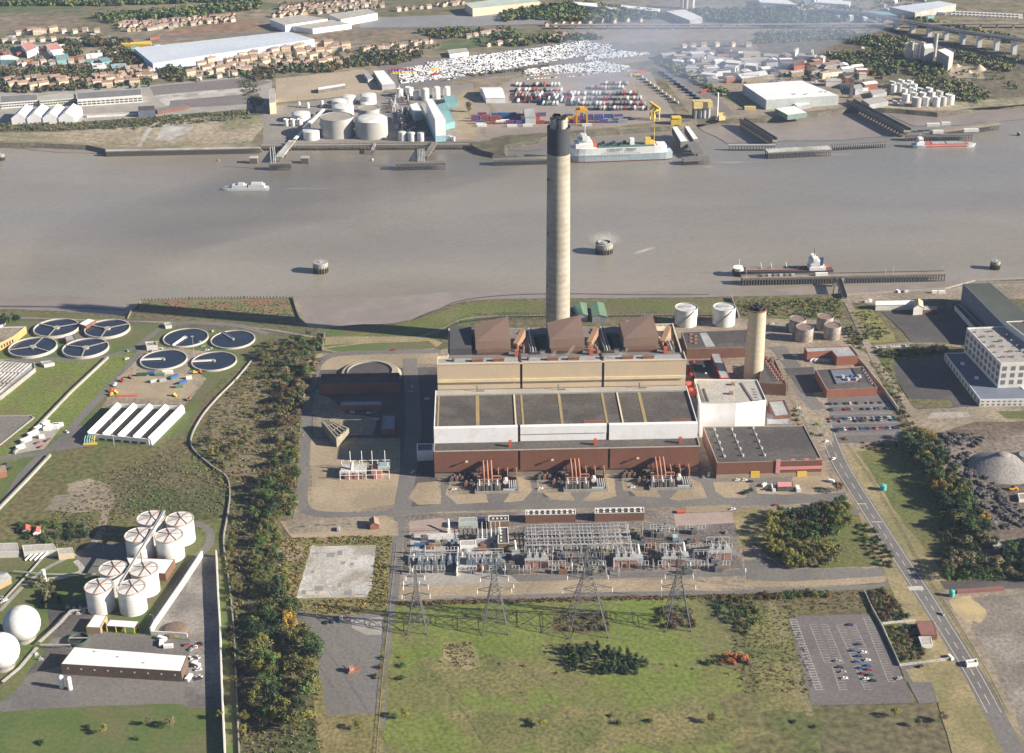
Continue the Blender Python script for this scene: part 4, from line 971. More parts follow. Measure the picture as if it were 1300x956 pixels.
for i in range(5):
 x, y = G(1031+i*5.5,459);d = thing('cooling_unit',f'silver cooling unit, {ORD[i]} from the west in the brown office recess','cooling unit',(x,y,0),.5,'cooling units')
 MB().box(-3,-1,0,3,1,2.2).build('casing',steel,d);MB().tube((-2,0,2.4),(2.5,0,2.4),.7,8).build('pipe',steel,d)
t = B('courtyard_block','square brown block with a dark sunken court holding blue plant',[(1035,468.5),(1095,465),(1114,492),(1050,495)],8,redbr,dkroof2,cap=M('coping2',(.4,.3,.25)))
cw =[(G(*p,8)[0]-t.location.x,G(*p,8)[1]-t.location.y)for p in((1054,469),(1082,467.5),(1092,485),(1062,487))]
MB().prism(ccw(cw),7.35,8.3,cap=False).build('court_wall',brick2,t);MB().flat(inset(ccw(cw),.4),7.5).build('court_floor',slatebl,t)
for i in range(5):MB().cbox(-2+i*3.6,2-(i%2)*5,7.5,2.4,3.2,2.2,.3).build('chiller',bluem if i==2 else steel,t)
for i in range(6):
 x, y = G(1096+i*2.2,470+i*3.3,8);MB().cyl(x-t.location.x,y-t.location.y,7.3,.7,1,8).build('roof_vent',steel,t)
wall_thing('site_wall','long pale concrete wall east of the brown blocks and car park','wall',[(1083,451),(1100,470),(1124,500),(1140,522)],.8,3.4,pconc)
t = B('gate_lodge','small lodge with a pink panelled roof and white ends in front of the workshop',[(986,611),(1006,611),(1007,618),(987,618.5)],4,dkroof2,pink,parapet=.1)
MB().box(-10,-5,0,-7.6,3,2.6).box(8,-6,0,11,1,2.8).build('end_bay',wpaint,t)
van(970,617,.9,'white van at the west end of the gate lodge',L=5.5);van(1054,612,2.6,'white van alone on the verge by the round shrub',L=6)
van(900,604,1.3,'white tanker van in the shaded passage beside the workshop',L=5.5)
gabled('pump_shed','pale green-roofed shed nearest the tall chimney',[(728,385.5),(744,384.5),(746,400),(735,400)],6,1.2,greyr,greenm,group='green-roofed sheds')
gabled('pump_shed','wider green-roofed shed east of its twin near the chimney',[(749.5,384.5),(766,384.3),(771,401.5),(752,401)],7,1.2,greyr,greenm,group='green-roofed sheds')
def fence(name,label,pts,h,gap,m,rails=2,group=None,post=.12):
 wp =[G(*p)for p in pts];ox, oy = wp[0];t = thing(name,label,'fence',(ox,oy,0),0,group);pm = MB();rm = MB()
 for a, b_ in zip(wp,wp[1:]):
  n = max(1,int(dist(a,b_)/gap))
  for i in range(n+1):
   x, y = a[0]+(b_[0]-a[0])*i/n-ox, a[1]+(b_[1]-a[1])*i/n-oy;pm.box(x-post/2,y-post/2,0,x+post/2,y+post/2,h)
  for k in range(rails):
   z = h*(.3+.6*k/max(1,rails-1));rm.bar((a[0]-ox,a[1]-oy,z),(b_[0]-ox,b_[1]-oy,z),.1)
 tag(pm.build('post',m,t),kind='stuff');rm.build('rail',m,t);return t
fence('palisade_fence','grey palisade fence along the grass bank behind the power station',[(556,428),(585,410),(640,403),(740,402),(925,401)],2.8,2.6,timber,post=.9)
# west compound
t = B('stores_building','long brown flat-roofed store lying in the power station shadow',[(408,474.5),(507,473),(508,486),(405,488)],10,redbr,dkroof2,parapet=1.5)
o = MB().box(0,0,0,6,1,4.5).build('green_door',M('green_door',(.12,.32,.25)),t,loc=(-38,-11,0))
for i in range(9):MB().cbox(-34+i*8,3,8.5,1.2,1.2,.8).build('roof_vent',rust,t)
x, y = G(470,476);t = thing('round_basin','pale low round basin half hidden behind the brown store','basin',(x,y,0));MB().cyl(0,0,0,28,3,48,r2=25).build('bank',M('basin_bank',(.36,.33,.26),(.3,.27,.21),.1),t)
MB().cyl(0,0,3,20,.05,40).build('basin_floor',dkroof2,t);MB().ring(0,0,3,19.6,20.4,1.2,40).build('kerb',conc,t)
t = B('switch_room','small shadowed red building with a pale blue roof south of the brown store',[(432.5,510),(484.5,509),(485,514),(432,515)],5,redbr,M('pale_blue_roof',(.3,.34,.42),None,.1),parapet=.2)
t = B('compressor_house','squarish red-walled hut with a blue-grey roof beside the site road',[(485.5,526.5),(502,526),(501,544.5),(483,545)],5,redbr,M('blue_grey_roof',(.2,.23,.3),(.26,.28,.34),.2,fine=.2),parapet=.8)
wr = ccw([G(*p,8)for p in((408,534.5),(419,532.5),(443,543.5),(427,557))]);cx, cy = sum(p[0]for p in wr)/4, sum(p[1]for p in wr)/4
t = thing('coal_chamber','roofless angled concrete chamber with cross beams standing on the gravel','concrete chamber',(cx,cy,0));pr =[(a-cx,b_-cy)for a,b_ in wr]
qi = inset(pr,1.4);mb = MB();n = 4
mb.add([(*p,0)for p in pr]+[(*p,8)for p in pr]+[(*p,8)for p in qi]+[(*p,4)for p in qi],[(i,(i+1)%n,n+(i+1)%n,n+i)for i in range(n)]+[(n+i,n+(i+1)%n,2*n+(i+1)%n,2*n+i)for i in range(n)]+[(2*n+i,2*n+(i+1)%n,3*n+(i+1)%n,3*n+i)for i in range(n)]+[(12,13,14,15)])
oldc = M('aged_concrete',(.30,.27,.20),(.22,.2,.15),.2,fine=.15);mb.build('chamber_wall',oldc,t)
for k in(.25,.5,.75):
 a = Vector(pr[0]).lerp(Vector(pr[1]),k);b_ = Vector(pr[3]).lerp(Vector(pr[2]),k);MB().bar((a.x,a.y,7.6),(b_.x,b_.y,7.6),1.2,.8).build('cross_beam',oldc,t)
for k in(.4,.7):
 a = Vector(pr[1]).lerp(Vector(pr[2]),k);b_ = Vector(pr[0]).lerp(Vector(pr[3]),k);MB().bar((a.x,a.y,7.5),(b_.x,b_.y,7.5),.9,.7).build('cross_beam',oldc,t)
x, y = G(465,608);t = thing('open_plant','red and white open plant frame with four thin vent pipes on the bare gravel','plant frame',(x,y,0),.02)
pinkc = M('pink_concrete',(.42,.22,.18),(.36,.19,.16),.2)
MB().box(-17,0,0,-3,14,5).box(4,2,0,12,13,6).build('casing',pinkc,t);MB().box(-20,0,4.6,0,15,5.4).build('deck',pconc,t)
MB().box(9,4,6,18,12,8).build('filter_house',pconc,t);MB().box(10,5,8,16,11,8.3).build('skylight',tealm,t);MB().box(6,-1,0,12,1.5,3.2).build('intake',pink,t)
MB().tube((-12,5,3),(-11,8,11),1.2,10).build('exhaust',cream,t)
mb = MB()
for a in(-20,-13,-6,0,8,18):
 for b_ in(-1,15):mb.tube((a,b_,0),(a,b_,8),.25,5)
for b_ in(-1,15):mb.tube((-20,b_,8),(18,b_,8),.25,5).tube((-20,b_,4),(18,b_,4),.2,5)
mb.build('steel_frame',wpaint,t)
for a in(-13,-4,4,14):MB().tube((a,14,3),(a,14,17),.3,6).build('vent_pipe',wpaint,t)
gabled('brick_hut','tiny brick hut with a black chimney on the tan gravel strip',[(469,659),(480,658),(481,666),(470,667)],4,2,redbr,tile)
van(430,673,1.57,'pale blue van parked alone on the tan gravel strip west of the brick hut','silver',L=5.5)
for i,(px,py)in enumerate(((404,667),(415,668),(424,667),(443,666),(385,669))):
 x, y = G(px,py);tag(MB().box(-1.5,-.25,0,1.5,.25,.9).box(-.2,-.6,0,.2,.6,.25).build('barrier',dsteel,loc=(x,y,.15)),f'low dark barrier, {ORD[i]} along the tan gravel strip','barrier','barriers on the gravel strip')
for i,(px,py,c)in enumerate(((457,789,'bottle green'),(447,790,'navy blue'),(439,791,'black'))):car(c,*G(px-25+0,py),1.6,f'{c} car in the little row on the old yard by the tree belt',detail=2)
van(433,786,1.55,'pale green van ending the little row on the old yard','silver',L=5.5)
x, y = G(449,852);t = thing('scrap_machine','rusty dark machine abandoned on the old yard','machine',(x,y,0),.4);MB().box(-4,-2,0,4,2,1.4).build('chassis',rust,t);MB().box(-3,-1.5,1.4,0,1.5,4).build('cab',pinkc,t);MB().bar((0,0,2),(5,1,5.5),.5).build('boom',rust,t)
# TREATMENT WORKS
def settling(px,py,wpx,kind,ang,label,group):
 x, y = G(px,py);d =(Vector((x,y,-H))).dot(fw);r = wpx/FOC*d/2
 t = thing('settling_tank',label,'settling tank',(x,y,0),R_(ang),group)
 MB().ring(0,0,0,r-.9,r,2.6 if kind=='Y' else 1.7,48).build('wall',M('tank_wall_concrete',(.52,.48,.42),(.44,.41,.36),.2,fine=.08),t)
 MB().cyl(0,0,.0,r-.9,1.6 if kind=='Y' else 1.0,48).build('water',navyw,t)
 z = 2.4 if kind=='Y' else 1.6
 if kind=='Y':
  MB().box(0,-.9,z,r-.3,.9,z+.35).build('bridge',conc,t)
  for a in(2.25,-2.1):MB().bar((0,0,z+.1),((r-.8)*math.cos(a),(r-.8)*math.sin(a),z+.1),1.3,.3).build('scraper_arm',conc,t)
  MB().cyl(0,0,1,3.2,2.0,16).build('centre_well',conc,t)
 else:
  MB().box(-r*.05,-.9,z,r-.3,.9,z+.4).build('bridge',wpaint,t);MB().box(0,-.95,z+.4,r-.3,-.85,z+1.4).build('handrail',steel,t)
  MB().cyl(0,0,.8,1.4,1.6,12).build('centre_well',conc,t)
 return t
gp = 'raised settling tanks with three-armed bridges';gq = 'flush settling tanks with single bridges'
settling(-21,412,56,'Y',30,'dark round settling tank beyond the orange-walled building, mostly hidden',gp)
settling(72,418.5,57,'Y',25,'dark round settling tank beside the white-roofed pump building, nearer the orange wall',gp)
settling(136.5,419.5,57,'Y',28,'dark round settling tank just east of the white-roofed pump building',gp)
settling(42,443,60,'Y',200,'dark round settling tank closest to the long grey filter beds',gp)
settling(109,444,58,'Y',35,'dark round settling tank at the top of the long straight lawn wall',gp)
settling(236,430,57,'I',248,'flush dark settling tank with a lamp mast before it, bridge pointing to its south rim',gq)
settling(295.8,432.3,56,'I',128,'flush dark settling tank nearest the trees, bridge pointing north-west',gq)
settling(208,458,59,'I',185,'flush dark settling tank beside the works road junction, bridge pointing west',gq)
settling(272,460,57,'I',186,'flush dark settling tank nearest the machinery yard, bridge pointing west',gq)
lamp_mast(247,455,22,'tall pale lamp mast between the four flush settling tanks')
lamp_mast(145,566,26,'tall lamp mast at the front of the white-ridged tank house')
lamp_mast(200,437,3,'short post by the blockhouse at the road junction')
B('pump_building','small brick pump building with a bright white roof between settling tanks',[(100,411),(112,404),(122,406),(109,414)],5,brick2,white,parapet=.2)
B('control_hut','small grey-topped hut between the settling tanks south of the pump building',[(82,427),(93,425),(96,431),(84,433)],3.5,brick2,greyr,parapet=.3)
B('valve_house','long low grey box beside the filter beds',[(51,459),(64,457.5),(69,460.5),(56,463)],3,woff,greyr,parapet=.2)
B('hut','tiny pale hut alone on the grass north-east of the settling tanks',[(208,410),(216,409),(218,413),(210,414)],3,woff,greyr,parapet=.3)
B('blockhouse','white cubic blockhouse at the works road junction',[(184,434),(197,433),(200,438),(186,439)],5,woff,tan2,parapet=.8)
t = B('works_building','orange and yellow walled flat building at the edge of the settling tanks',[(-60,424),(2,415),(33,414.5),(17,427),(-18,445)],7,M('orange_brick',(.52,.34,.13),(.46,.28,.11),.1),tan2,cap=wpaint)
windows(t,bpts(t)[0],bpts(t)[1],1.5,4.5,10)
t = building('filter_beds','raised grey filter beds in long ribbed rows beside the lawn',[(-80,458),(6,456),(44,460),(45,467),(0,503),(-80,520)],4,conc,greyr,parapet=.9,rimw=1)
o = t.location;A, Bq, C_, D_ =[Vector(G(*p,4))-Vector((o.x,o.y))for p in((0,458),(42,461),(-4,502),(-50,500))]
for i in range(9):
 a = A.lerp(Bq,(i+.5)/9);b_ = D_.lerp(C_,(i+.5)/9);MB().bar((a.x,a.y,3.5),(b_.x,b_.y,3.5),1.3,.8).build('channel_wall',pconc,t)
for k in(.3,.62):a = A.lerp(D_,k);b_ = Bq.lerp(C_,k);MB().bar((a.x,a.y,3.9),(b_.x,b_.y,3.9),1.6,.4).build('walkway',pconc,t)
A, Bq, C_, D_ =[Vector(G(*p))for p in((113,558),(190,565),(232,523),(151,520))]
t = thing('tank_house','open tank house of five bright white ridge walls over dark troughs','tank house',(A.x,A.y,0))
a0 = Vector((0,0));b0 = Bq-A;c0 = C_-A;d0 = D_-A
MB().prism(ccw([tuple(a0),tuple(b0),tuple(c0),tuple(d0)]),0,2.2).build('trough_floor',dkroof,t)
for i in range(5):
 k = i/4;s = a0.lerp(b0,k);e = d0.lerp(c0,k);dr =(e-s).normalized();q = Vector((dr.y,-dr.x))*2.3
 v =[(s.x-q.x*.3,s.y-q.y*.3,0),(s.x+q.x,s.y+q.y,0),(e.x+q.x,e.y+q.y,0),(e.x-q.x*.3,e.y-q.y*.3,0)]
 v+=[(s.x-q.x*.25,s.y-q.y*.25,7),(s.x+q.x*.7,s.y+q.y*.7,5.6),(e.x+q.x*.7,e.y+q.y*.7,5.6),(e.x-q.x*.25,e.y-q.y*.25,7)]
 MB().add(v,[(0,1,5,4),(1,2,6,5),(2,3,7,6),(3,0,4,7),(4,5,6,7)]).build('ridge_wall',white,t)
n =(b0-a0).normalized();MB().bar((a0.x,a0.y,3),(b0.x,b0.y,3),1.2,5.4).build('front_wall',woff,t)
MB().bar((d0.x,d0.y,3),(c0.x,c0.y,3),1.0,5).build('back_wall',woff,t)
windows(t,(a0+n*8+Vector((0,-.66))),(b0-n*2+Vector((0,-.66))),.6,2.6,6,.7,name='opening')
x, y = G(108,563);t = thing('pipe_manifold','teal and yellow bent pipes at the corner of the white-ridged tank house','pipes',(x,y,0),.1)
for i in range(5):
 MB().tube((i*1.9,6,4),(i*1.9,0,4),.45,8).tube((i*1.9,0,4),(i*1.9,-2,1),.45,8).build('pipe',tealm if i<4 else yell,t)
MB().box(-1,-3,0,10,-1.5,1.3).build('valve_box',yell,t)
wall_thing('lawn_wall','long pale wall running straight across the works lawn','wall',[(137,455),(90,499),(45,546),(18,577)],1.6,2.2,conc)
wall_thing('lawn_wall','second pale wall continuing beside the works road below the junction','wall',[(64,579),(36,609),(0,646),(-60,705)],1.6,2.2,conc)
pts =[(-60,529),(40,528),(44,531),(0,566),(-60,600)]
w = ccw([G(*p)for p in pts]);cx = sum(p[0]for p in w)/5;cy = sum(p[1]for p in w)/5;pr =[(a-cx,b_-cy)for a,b_ in w]
t = thing('lagoon','concrete-edged settling lagoon with grey-brown water west of the long lawn wall','lagoon',(cx,cy,0))
mb = MB();q = inset(pr,1.2);n = 5
mb.add([(*p,.1)for p in pr]+[(*p,1.0)for p in pr]+[(*p,1.0)for p in q]+[(*p,.3)for p in q],[(i,(i+1)%n,n+(i+1)%n,n+i)for i in range(n)]+[(n+i,n+(i+1)%n,2*n+(i+1)%n,2*n+i)for i in range(n)]+[(2*n+i,2*n+(i+1)%n,3*n+(i+1)%n,3*n+i)for i in range(n)])
mb.build('edge_wall',conc,t);MB().flat(inset(pr,1.1),.35).build('water',M('lagoon_water',(.19,.175,.145),(.22,.2,.165),.03,rough=.2,spec=.5),t)
rr = random.Random(5)
CC =[('dark green',dgreen),('blue',bluem),('white',wpaint),('green',greenm),('grey',steel)]
for i,(px,py,a,ci,L_)in enumerate(((180,477,.1,0,9),(192,475,.1,1,6),(203,477,0,3,9),(213,474,.1,2,9),(221,480,.9,1,9),(232,487,.8,1,8),(228,492,.1,3,7),(207,484,.3,4,6),(195,485,.6,4,6),(240,481,.2,2,5))):
 container(px,py,L_,a,f'{CC[ci][0]} site container, {ORD[i]} in the machinery yard south of the flush tanks',CC[ci][1],'containers in the machinery yard')
for i,(px,py,c)in enumerate(((141,497,redor),(146,490,wpaint),(142,502,yell),(147,499,yell),(155,484,redm),(166,480,rust),(248,474,yell),(253,473,redor),(222,503,yell),(240,508,rust))):
 x, y = G(px,py);d = thing('site_machine',f'small {"orange white yellow yellow red rusty yellow orange yellow rusty".split()[i]} site machine, {ORD[i]} around the machinery yard edge','site machine',(x,y,0),rr.uniform(0,6))
 MB().box(-2.2,-1.1,.5,2.2,1.1,1.5).build('chassis',c,d);MB().box(-1.6,-1,1.5,0,1,2.8).build('cab',c,d);MB().box(-2.4,-1.3,0,2.4,-.8,.8).box(-2.4,.8,0,2.4,1.3,.8).build('tracks',rubber,d)
x, y = G(161,503.5);t = thing('pipe_stack','low stack of bright orange pipes at the south edge of the machinery yard','pipe stack',(x,y,0),.02)
for i in range(4):MB().tube((-9,i*.8,.4+.01*i),(9,i*.8,.4),.38,8).build('pipe',redor,t)
for i,(px,py,L_,w_,a)in enumerate(((67,543,10,5,.05),(58,539,7,3,1.0),(42,552,9,3.4,.8),(33,560,9,3.4,.8),(74,541,8,3,.1),(26,569,7,3,.6),(53,556,4,3,.2),(60,546,6,3,.1),(48,545,6,3,1.0))):
 container(px,py,L_,a,f'white site cabin, {ORD[i]} in the contractors compound by the works road',wpaint,'white cabins in the contractors compound',w=w_,h=2.8,cat='site cabin',name='site_cabin')
for i,(px,py,c)in enumerate(((48,563,'red'),(52,568,'red'),(60,560,'red'))):car(c,*G(px,py),.9+i*.1,f'red car, {ORD[i]} from the cabins in the contractors compound','red cars in the contractors compound')
for i,(px,py,c)in enumerate(((162,446,'silver'),(161,456,'white'),(204,443,'white'),(193,446,'silver'),(254,435,'white'),(258,440,'silver'),(263,445,'white'),(268,443,'silver'),(270,421,'white'),(85,549,'white'),(8,590,'navy blue'),(12,596,'black'),(2,760,'silver'),(6,763,'white'))):
 car(c,*G(px,py),rr.uniform(0,6),f'{c} car standing on the treatment works roads, {ORD[i]} of them','cars about the treatment works')
gabled('brick_house','red-brick house with a brown roof beside the works road verge',[(-12,592),(5,590),(8,598),(-12,603)],5,2.5,redbr,tile)
def digester(px,py,lab,grp):
 t = tank('digester_tank',lab,px,py,34.5,17.5,group=grp,roof=M('digester_roof',(.70,.69,.67),(.50,.48,.46),.25,fine=.12,lo=.45,hi=.58),cone=1.2,n=40);r = t['r']
 for i in range(6):
  a = i*math.pi/6;MB().bar((r*math.cos(a),r*math.sin(a),17.9),(-r*math.cos(a),-r*math.sin(a),17.9),.25,.2).build('roof_truss',rust,t)if False else None
 for a in(.3,1.1,1.9,2.7,3.6,4.6,5.5):MB().bar((r*math.cos(a),r*math.sin(a),17.8),(1,0,19),.3,.3).build('roof_rib',rust,t)
 MB().ring(0,0,17.3,r-.1,r+.55,.5,40).build('top_walkway',M('dull_pink_rust',(.42,.30,.25)),t)
 return t
ga = 'northern four digester tanks';gb_ = 'southern four digester tanks'
digester(195,684,'north-western white digester tank of the four nearest the scrub field',ga);digester(231,685.5,'north-eastern white digester tank of the four nearest the scrub field',ga)
digester(179.5,706,'south-western white digester tank of the northern four',ga);digester(217.5,706.5,'south-eastern white digester tank of the northern four, by the flat white roof',ga)
digester(147.5,749,'north-western white digester tank of the southern four',gb_);digester(186,750,'north-eastern white digester tank of the southern four, by the flat white roof',gb_)
digester(129.5,772,'south-western white digester tank of the southern four, by the spheres',gb_);digester(170,773.5,'south-eastern white digester tank of the southern four, above the open sheds',gb_)
t = thing('pipe_bridge','long rusty pipe bridge threading between the eight white digester tanks','pipe bridge',(*G(206,690),0));o = t.location
a = Vector((0,0,18));e = G(155,772);e = Vector((e[0]-o.x,e[1]-o.y,18));g0 = G(212,676);g0 = Vector((g0[0]-o.x,g0[1]-o.y,18))
MB().bar(tuple(g0),tuple(e),1.5,.4).build('deck',conc,t);MB().bar(tuple(g0+Vector((.6,0,.8))),tuple(e+Vector((.6,0,.8))),.5).bar(tuple(g0+Vector((-.6,0,.7))),tuple(e+Vector((-.6,0,.7))),.4).build('pipe',steel,t)
for k in(0,.3,.55,.8,1):p = g0.lerp(e,k);MB().tube((p.x,p.y,0),(p.x,p.y,18),.45,6).build('support',dsteel,t)
t = B('digester_control_house','flat white-roofed building between the two squares of digester tanks',[(160,707.5),(222,710),(210,728.5),(168,726)],6,brick2,white,parapet=.15)
t = B('boiler_shed','small white-roofed block beside the open-fronted shed',[(120,780),(136,781),(127,797),(109,796)],5,M('yellow_brown_brick',(.36,.28,.17),None,.2),white,parapet=.12)
t = thing('open_shed','open-fronted white-roofed shed with yellow braces below the digester tanks','shed',(*G(140,800),0));o = t.location
w =[G(*p,5)for p in((140,787),(175,789),(170,796.5),(135,794))];w =[(a-o.x,b_-o.y)for a,b_ in w]
MB().prism(ccw(w),4.6,5.0,bot=True).build('roof',white,t);MB().bar((*w[0],2.3),(*w[1],2.3),.3,4.6).build('back_wall',brick2,t)
for k in(0,.33,.66,1):p = Vector(w[3]).lerp(Vector(w[2]),k);MB().box(p.x-.25,p.y-.1,0,p.x+.25,p.y+.3,4.6).build('post',yell,t)
t = B('warehouse','long low warehouse with a bright white roof and brown walls below the tanks',[(94,821),(238,832),(230,852.5),(77,843)],8,M('warehouse_brown',(.15,.105,.08),(.13,.09,.07),.05),white,parapet=.05)
for k in(.2,.42,.66):p = Vector(bpts(t)[3]).lerp(Vector(bpts(t)[1]),k);MB().cbox(p.x,p.y,7.96,1,1,.5).build('roof_vent',steel,t)
wx = sorted(bpts(t),key=lambda p:p[1])[:2];wx.sort();windows(t,wx[0],wx[1],4.5,5.6,9,.1,m=wpaint,name='wall_lamp')
for px, py, lab in((79,873,'white silo at the south-west corner of the long warehouse, western of two'),(89,875,'white silo at the south-west corner of the long warehouse, eastern of two')):
 t = tank('silo',lab,px,py,6.5,8,group='warehouse silos',cat='silo',n=16,dome=1.5,roof=tankw)
for px, py, r, lab in((31,811,11.8,'white gas sphere nearer the digester tanks'),(4.5,846,11.6,'white gas sphere nearer the warehouse, partly out of view')):
 x, y = G(px,py);t = thing('gas_sphere',lab,'gas sphere',(x,y,0),0,'pair of gas spheres');MB().sphere(0,0,r+.4,r,40,20).build('sphere',tankw,t,smooth=True)
 MB().ring(0,0,0,r*.55,r*.62,2.6,32).build('base_ring',conc,t)
 mb = MB()
 for i in range(14):
  a = -1.5+i*.17;b_ = a+.17;mb.bar(((r+.3)*math.cos(a),-2,r+(r+.3)*math.sin(a)),((r+.3)*math.cos(b_),-2,r+(r+.3)*math.sin(b_)),.5,.2)
 mb.build('stair',steel,t)
x, y = G(100,815);t = thing('open_tank','dark open-topped tank between the gas spheres and the small white-roofed block','open tank',(x,y,0));MB().ring(0,0,0,6.1,6.6,3,32).build('wall',M('dark_green_steel',(.07,.10,.08),None,.2),t);MB().cyl(0,0,0,6.1,1.2,32).build('sludge',soot,t);MB().bar((-6,0,3.2),(6,0,3.2),.8,.2).build('walkway',steel,t)
def rack(label,pts,z,n,m_=None,name='pipe_rack'):
 wp =[G(*p)for p in pts];ox, oy = wp[0];t = thing(name,label,'pipe rack',(ox,oy,0))
 for k in range(n):
  mb = MB()
  for a, b_ in zip(wp,wp[1:]):
   d = Vector((b_[0]-a[0],b_[1]-a[1])).normalized();q = Vector((-d.y,d.x))*(k-n/2)*.9
   mb.tube((a[0]-ox+q.x,a[1]-oy+q.y,z),(b_[0]-ox+q.x,b_[1]-oy+q.y,z),.3,6)
  mb.build('pipe',m_ or(steel if k%2 else conc),t)
 mb = MB()
 for a, b_ in zip(wp,wp[1:]):
  c = max(1,int(dist(a,b_)/9))
  for i in range(c+1):p = Vector(a).lerp(Vector(b_),i/c);mb.box(p.x-ox-.2,p.y-oy-.2,0,p.x-ox+.2,p.y-oy+.2,z)
 mb.build('support_frame',dsteel,t);return t
rack('pale pipes running diagonally from the spheres to the warehouse corner',[(48,824),(26,850),(4,868)],1.2,3);rack('thin pipe rack from the sphere yard up to the digester tanks',[(50,820),(76,796),(90,780),(112,776)],3,3)
rack('straight pipe rack along the kerb north of the warehouse',[(52,823),(90,823)],3,2);rack('long grey pipe rack across the grass west of the digester tanks',[(18,728),(60,732),(122,732)],2.2,2);rack('pipe rack beside the diagonal path above the spheres',[(0,768),(40,725),(62,700)],1.2,2)
rr = random.Random(9)
for i,(px,py)in enumerate(((86,772),(94,774),(102,773),(90,779),(99,780),(106,778),(46,832),(52,838))):
 x, y = G(px,py);d = thing('pump_skid',f'grey pump set, {ORD[i]} of those beside the digester tanks and spheres','pump set',(x,y,0),rr.uniform(0,1));MB().box(-1.6,-1,0,1.6,1,.5).build('base',conc,d);MB().tube((-1,0,1.2),(1.2,0,1.2),.6,8).tube((0,0,.4),(0,0,3),.3,6).build('pump',steel,d)
B('plant_shed','pale-roofed plant shed at the far west edge, north of the gas spheres',[(-30,690),(22,689),(24,700),(-30,702)],5,woff,pale_roof,parapet=.2)
B('plant_shed','pale-roofed plant shed beside the two red-roofed huts',[(28,692),(68,690),(72,698),(30,701)],5,woff,pale_roof,parapet=.2)
B('plant_shed','narrow cream shed at the path bend west of the digester tanks',[(72,696),(92,695),(94,702),(74,704)],4.5,cream,pale_roof,parapet=.2)
gabled('hut','western of two small red-roofed huts in the bushes',[(28,668),(38,667),(38,673),(28,674)],3,1.5,woff,M('red_roof',(.5,.13,.1)));gabled('hut','eastern of two small red-roofed huts in the bushes',[(43,671),(51,669),(50,675),(42,677)],3,1.5,woff,redroof)
gabled('brick_house','brown-walled building with a cream end at the west edge below the pipe rack',[(-20,730),(4,726),(14,733),(-10,745)],5,1.5,ybrick,greyr)
for i, px in enumerate((32,38,44,50)):
 x, y = G(px,712);d = thing('screw_pump',f'slanted white screw pump, {ORD[i]} from the west below the pale sheds','screw pump',(x,y,0),.9,'slanted screw pumps');MB().tube((0,0,.5),(9,0,4),.7,8).build('screw',wpaint,d);MB().box(8,-1,0,10,1,4).build('drive_block',conc,d)
tank('vent_stack','short fat white stack on the grass west of the digester tanks',57,738,5,9,cat='stack',n=14,dome=.6,roof=tankw)
wall_thing('yard_wall','tall pale wall along the west side of the concrete storage yard','wall',[(257,707),(230,748),(197,796),(192,806)],1.2,5,woff)
wall_thing('yard_wall','long wall on the east side of the concrete storage yard by the ditch','wall',[(275,706),(277.5,760),(280,800),(282,867),(286,960)],1.0,5,woff)
wall_thing('yard_wall','short wall closing the south-west corner of the storage yard','wall',[(192,806),(215,807),(238,809)],.8,3,woff)
for i in range(16):
 px, py = rr.uniform(205,255), rr.uniform(815,865)
 if px<238 and py>828:px = 246+rr.uniform(0,8)
 car(rr.choice(['white','silver','white','black','red']),*G(px,py),rr.uniform(0,3),f'car parked among the jumble by the long warehouse, {ORD[i]} of them','cars jumbled round the warehouse')
for i,(px,py)in enumerate(((205,818),(214,822),(249,845),(240,862),(206,812))):
 container(px,py,6,rr.uniform(0,3),f'white crate, {ORD[i]} around the long warehouse',wpaint,'white crates by the warehouse',h=2.2,cat='crate',name='storage_crate')
x, y = G(222,800);t = tag(MB().dome(0,0,0,9,3,14,4).build('scrap_heap',M('scrap_metal',(.24,.17,.12),(.15,.12,.10),.6,fine=.3,bump=.4),loc=(x,y,0)),'brown scrap heap behind the short yard wall','heap')
for i,(px,py,h)in enumerate(((56,760,9),(48,742,9),(132,700,8),(196,795,8),(130,735,8))):street_lamp(px,py,h,f'thin street lamp on the digester site, {ORD[i]} of the row','street lamps of the digester site')
wall_thing('pipe_fence','winding pale pipeline fence between the rough field and the tree belt','pipeline',[(320,458),(300,482),(276,506),(256,530),(243,556),(246,572),(268,592),(288,607),(292,630),(288,660),(284,690),(291,740),(297,800),(300,867),(304,960)],.9,1.6,conc,curve=True)
# SWITCHYARD
def sl_(px,py):return G(px,py)
t = None
def yard_block(name,label,A,Bq,h,wall,roof,n=0,group=None,parapet=.5,cap=None):
 """long low block: A, Bq roof front-left and back-right photo points"""
 t = building(name,label,[(A[0],A[1]),(Bq[0],A[1]-(Bq[0]-A[0])*.02),(Bq[0]-(A[1]-Bq[1])*.05,Bq[1]),(A[0]-(A[1]-Bq[1])*-.02,Bq[1]+(Bq[0]-A[0])*.02)],h,wall,roof,parapet=parapet,group=group,cap=cap)
 return t
for A, Bq, lab, nx in(((667,654),(731,646),'western of two long brown relay houses with dotted white roof vents',9),((755,652),(818,643.5),'eastern of two long brown relay houses with dotted white roof vents',8)):
 t = yard_block('relay_house',lab,A,Bq,7,brick2,dkroof2,group='long relay houses',cap=wpaint);p = bpts(t);ys = sorted(p,key=lambda q:q[1])
 a, b_ = sorted(ys[:2]);c, d = sorted(ys[2:])
 for r_ in(.3,.72):
  for i in range(nx):
   u = Vector(a).lerp(Vector(b_),(i+.5)/nx);v = Vector(c).lerp(Vector(d),(i+.5)/nx);q = u.lerp(v,r_);MB().box(q.x-.8,q.y-.7,6.5,q.x+.8,q.y+.7,7.1).build('roof_vent',wpaint,t)
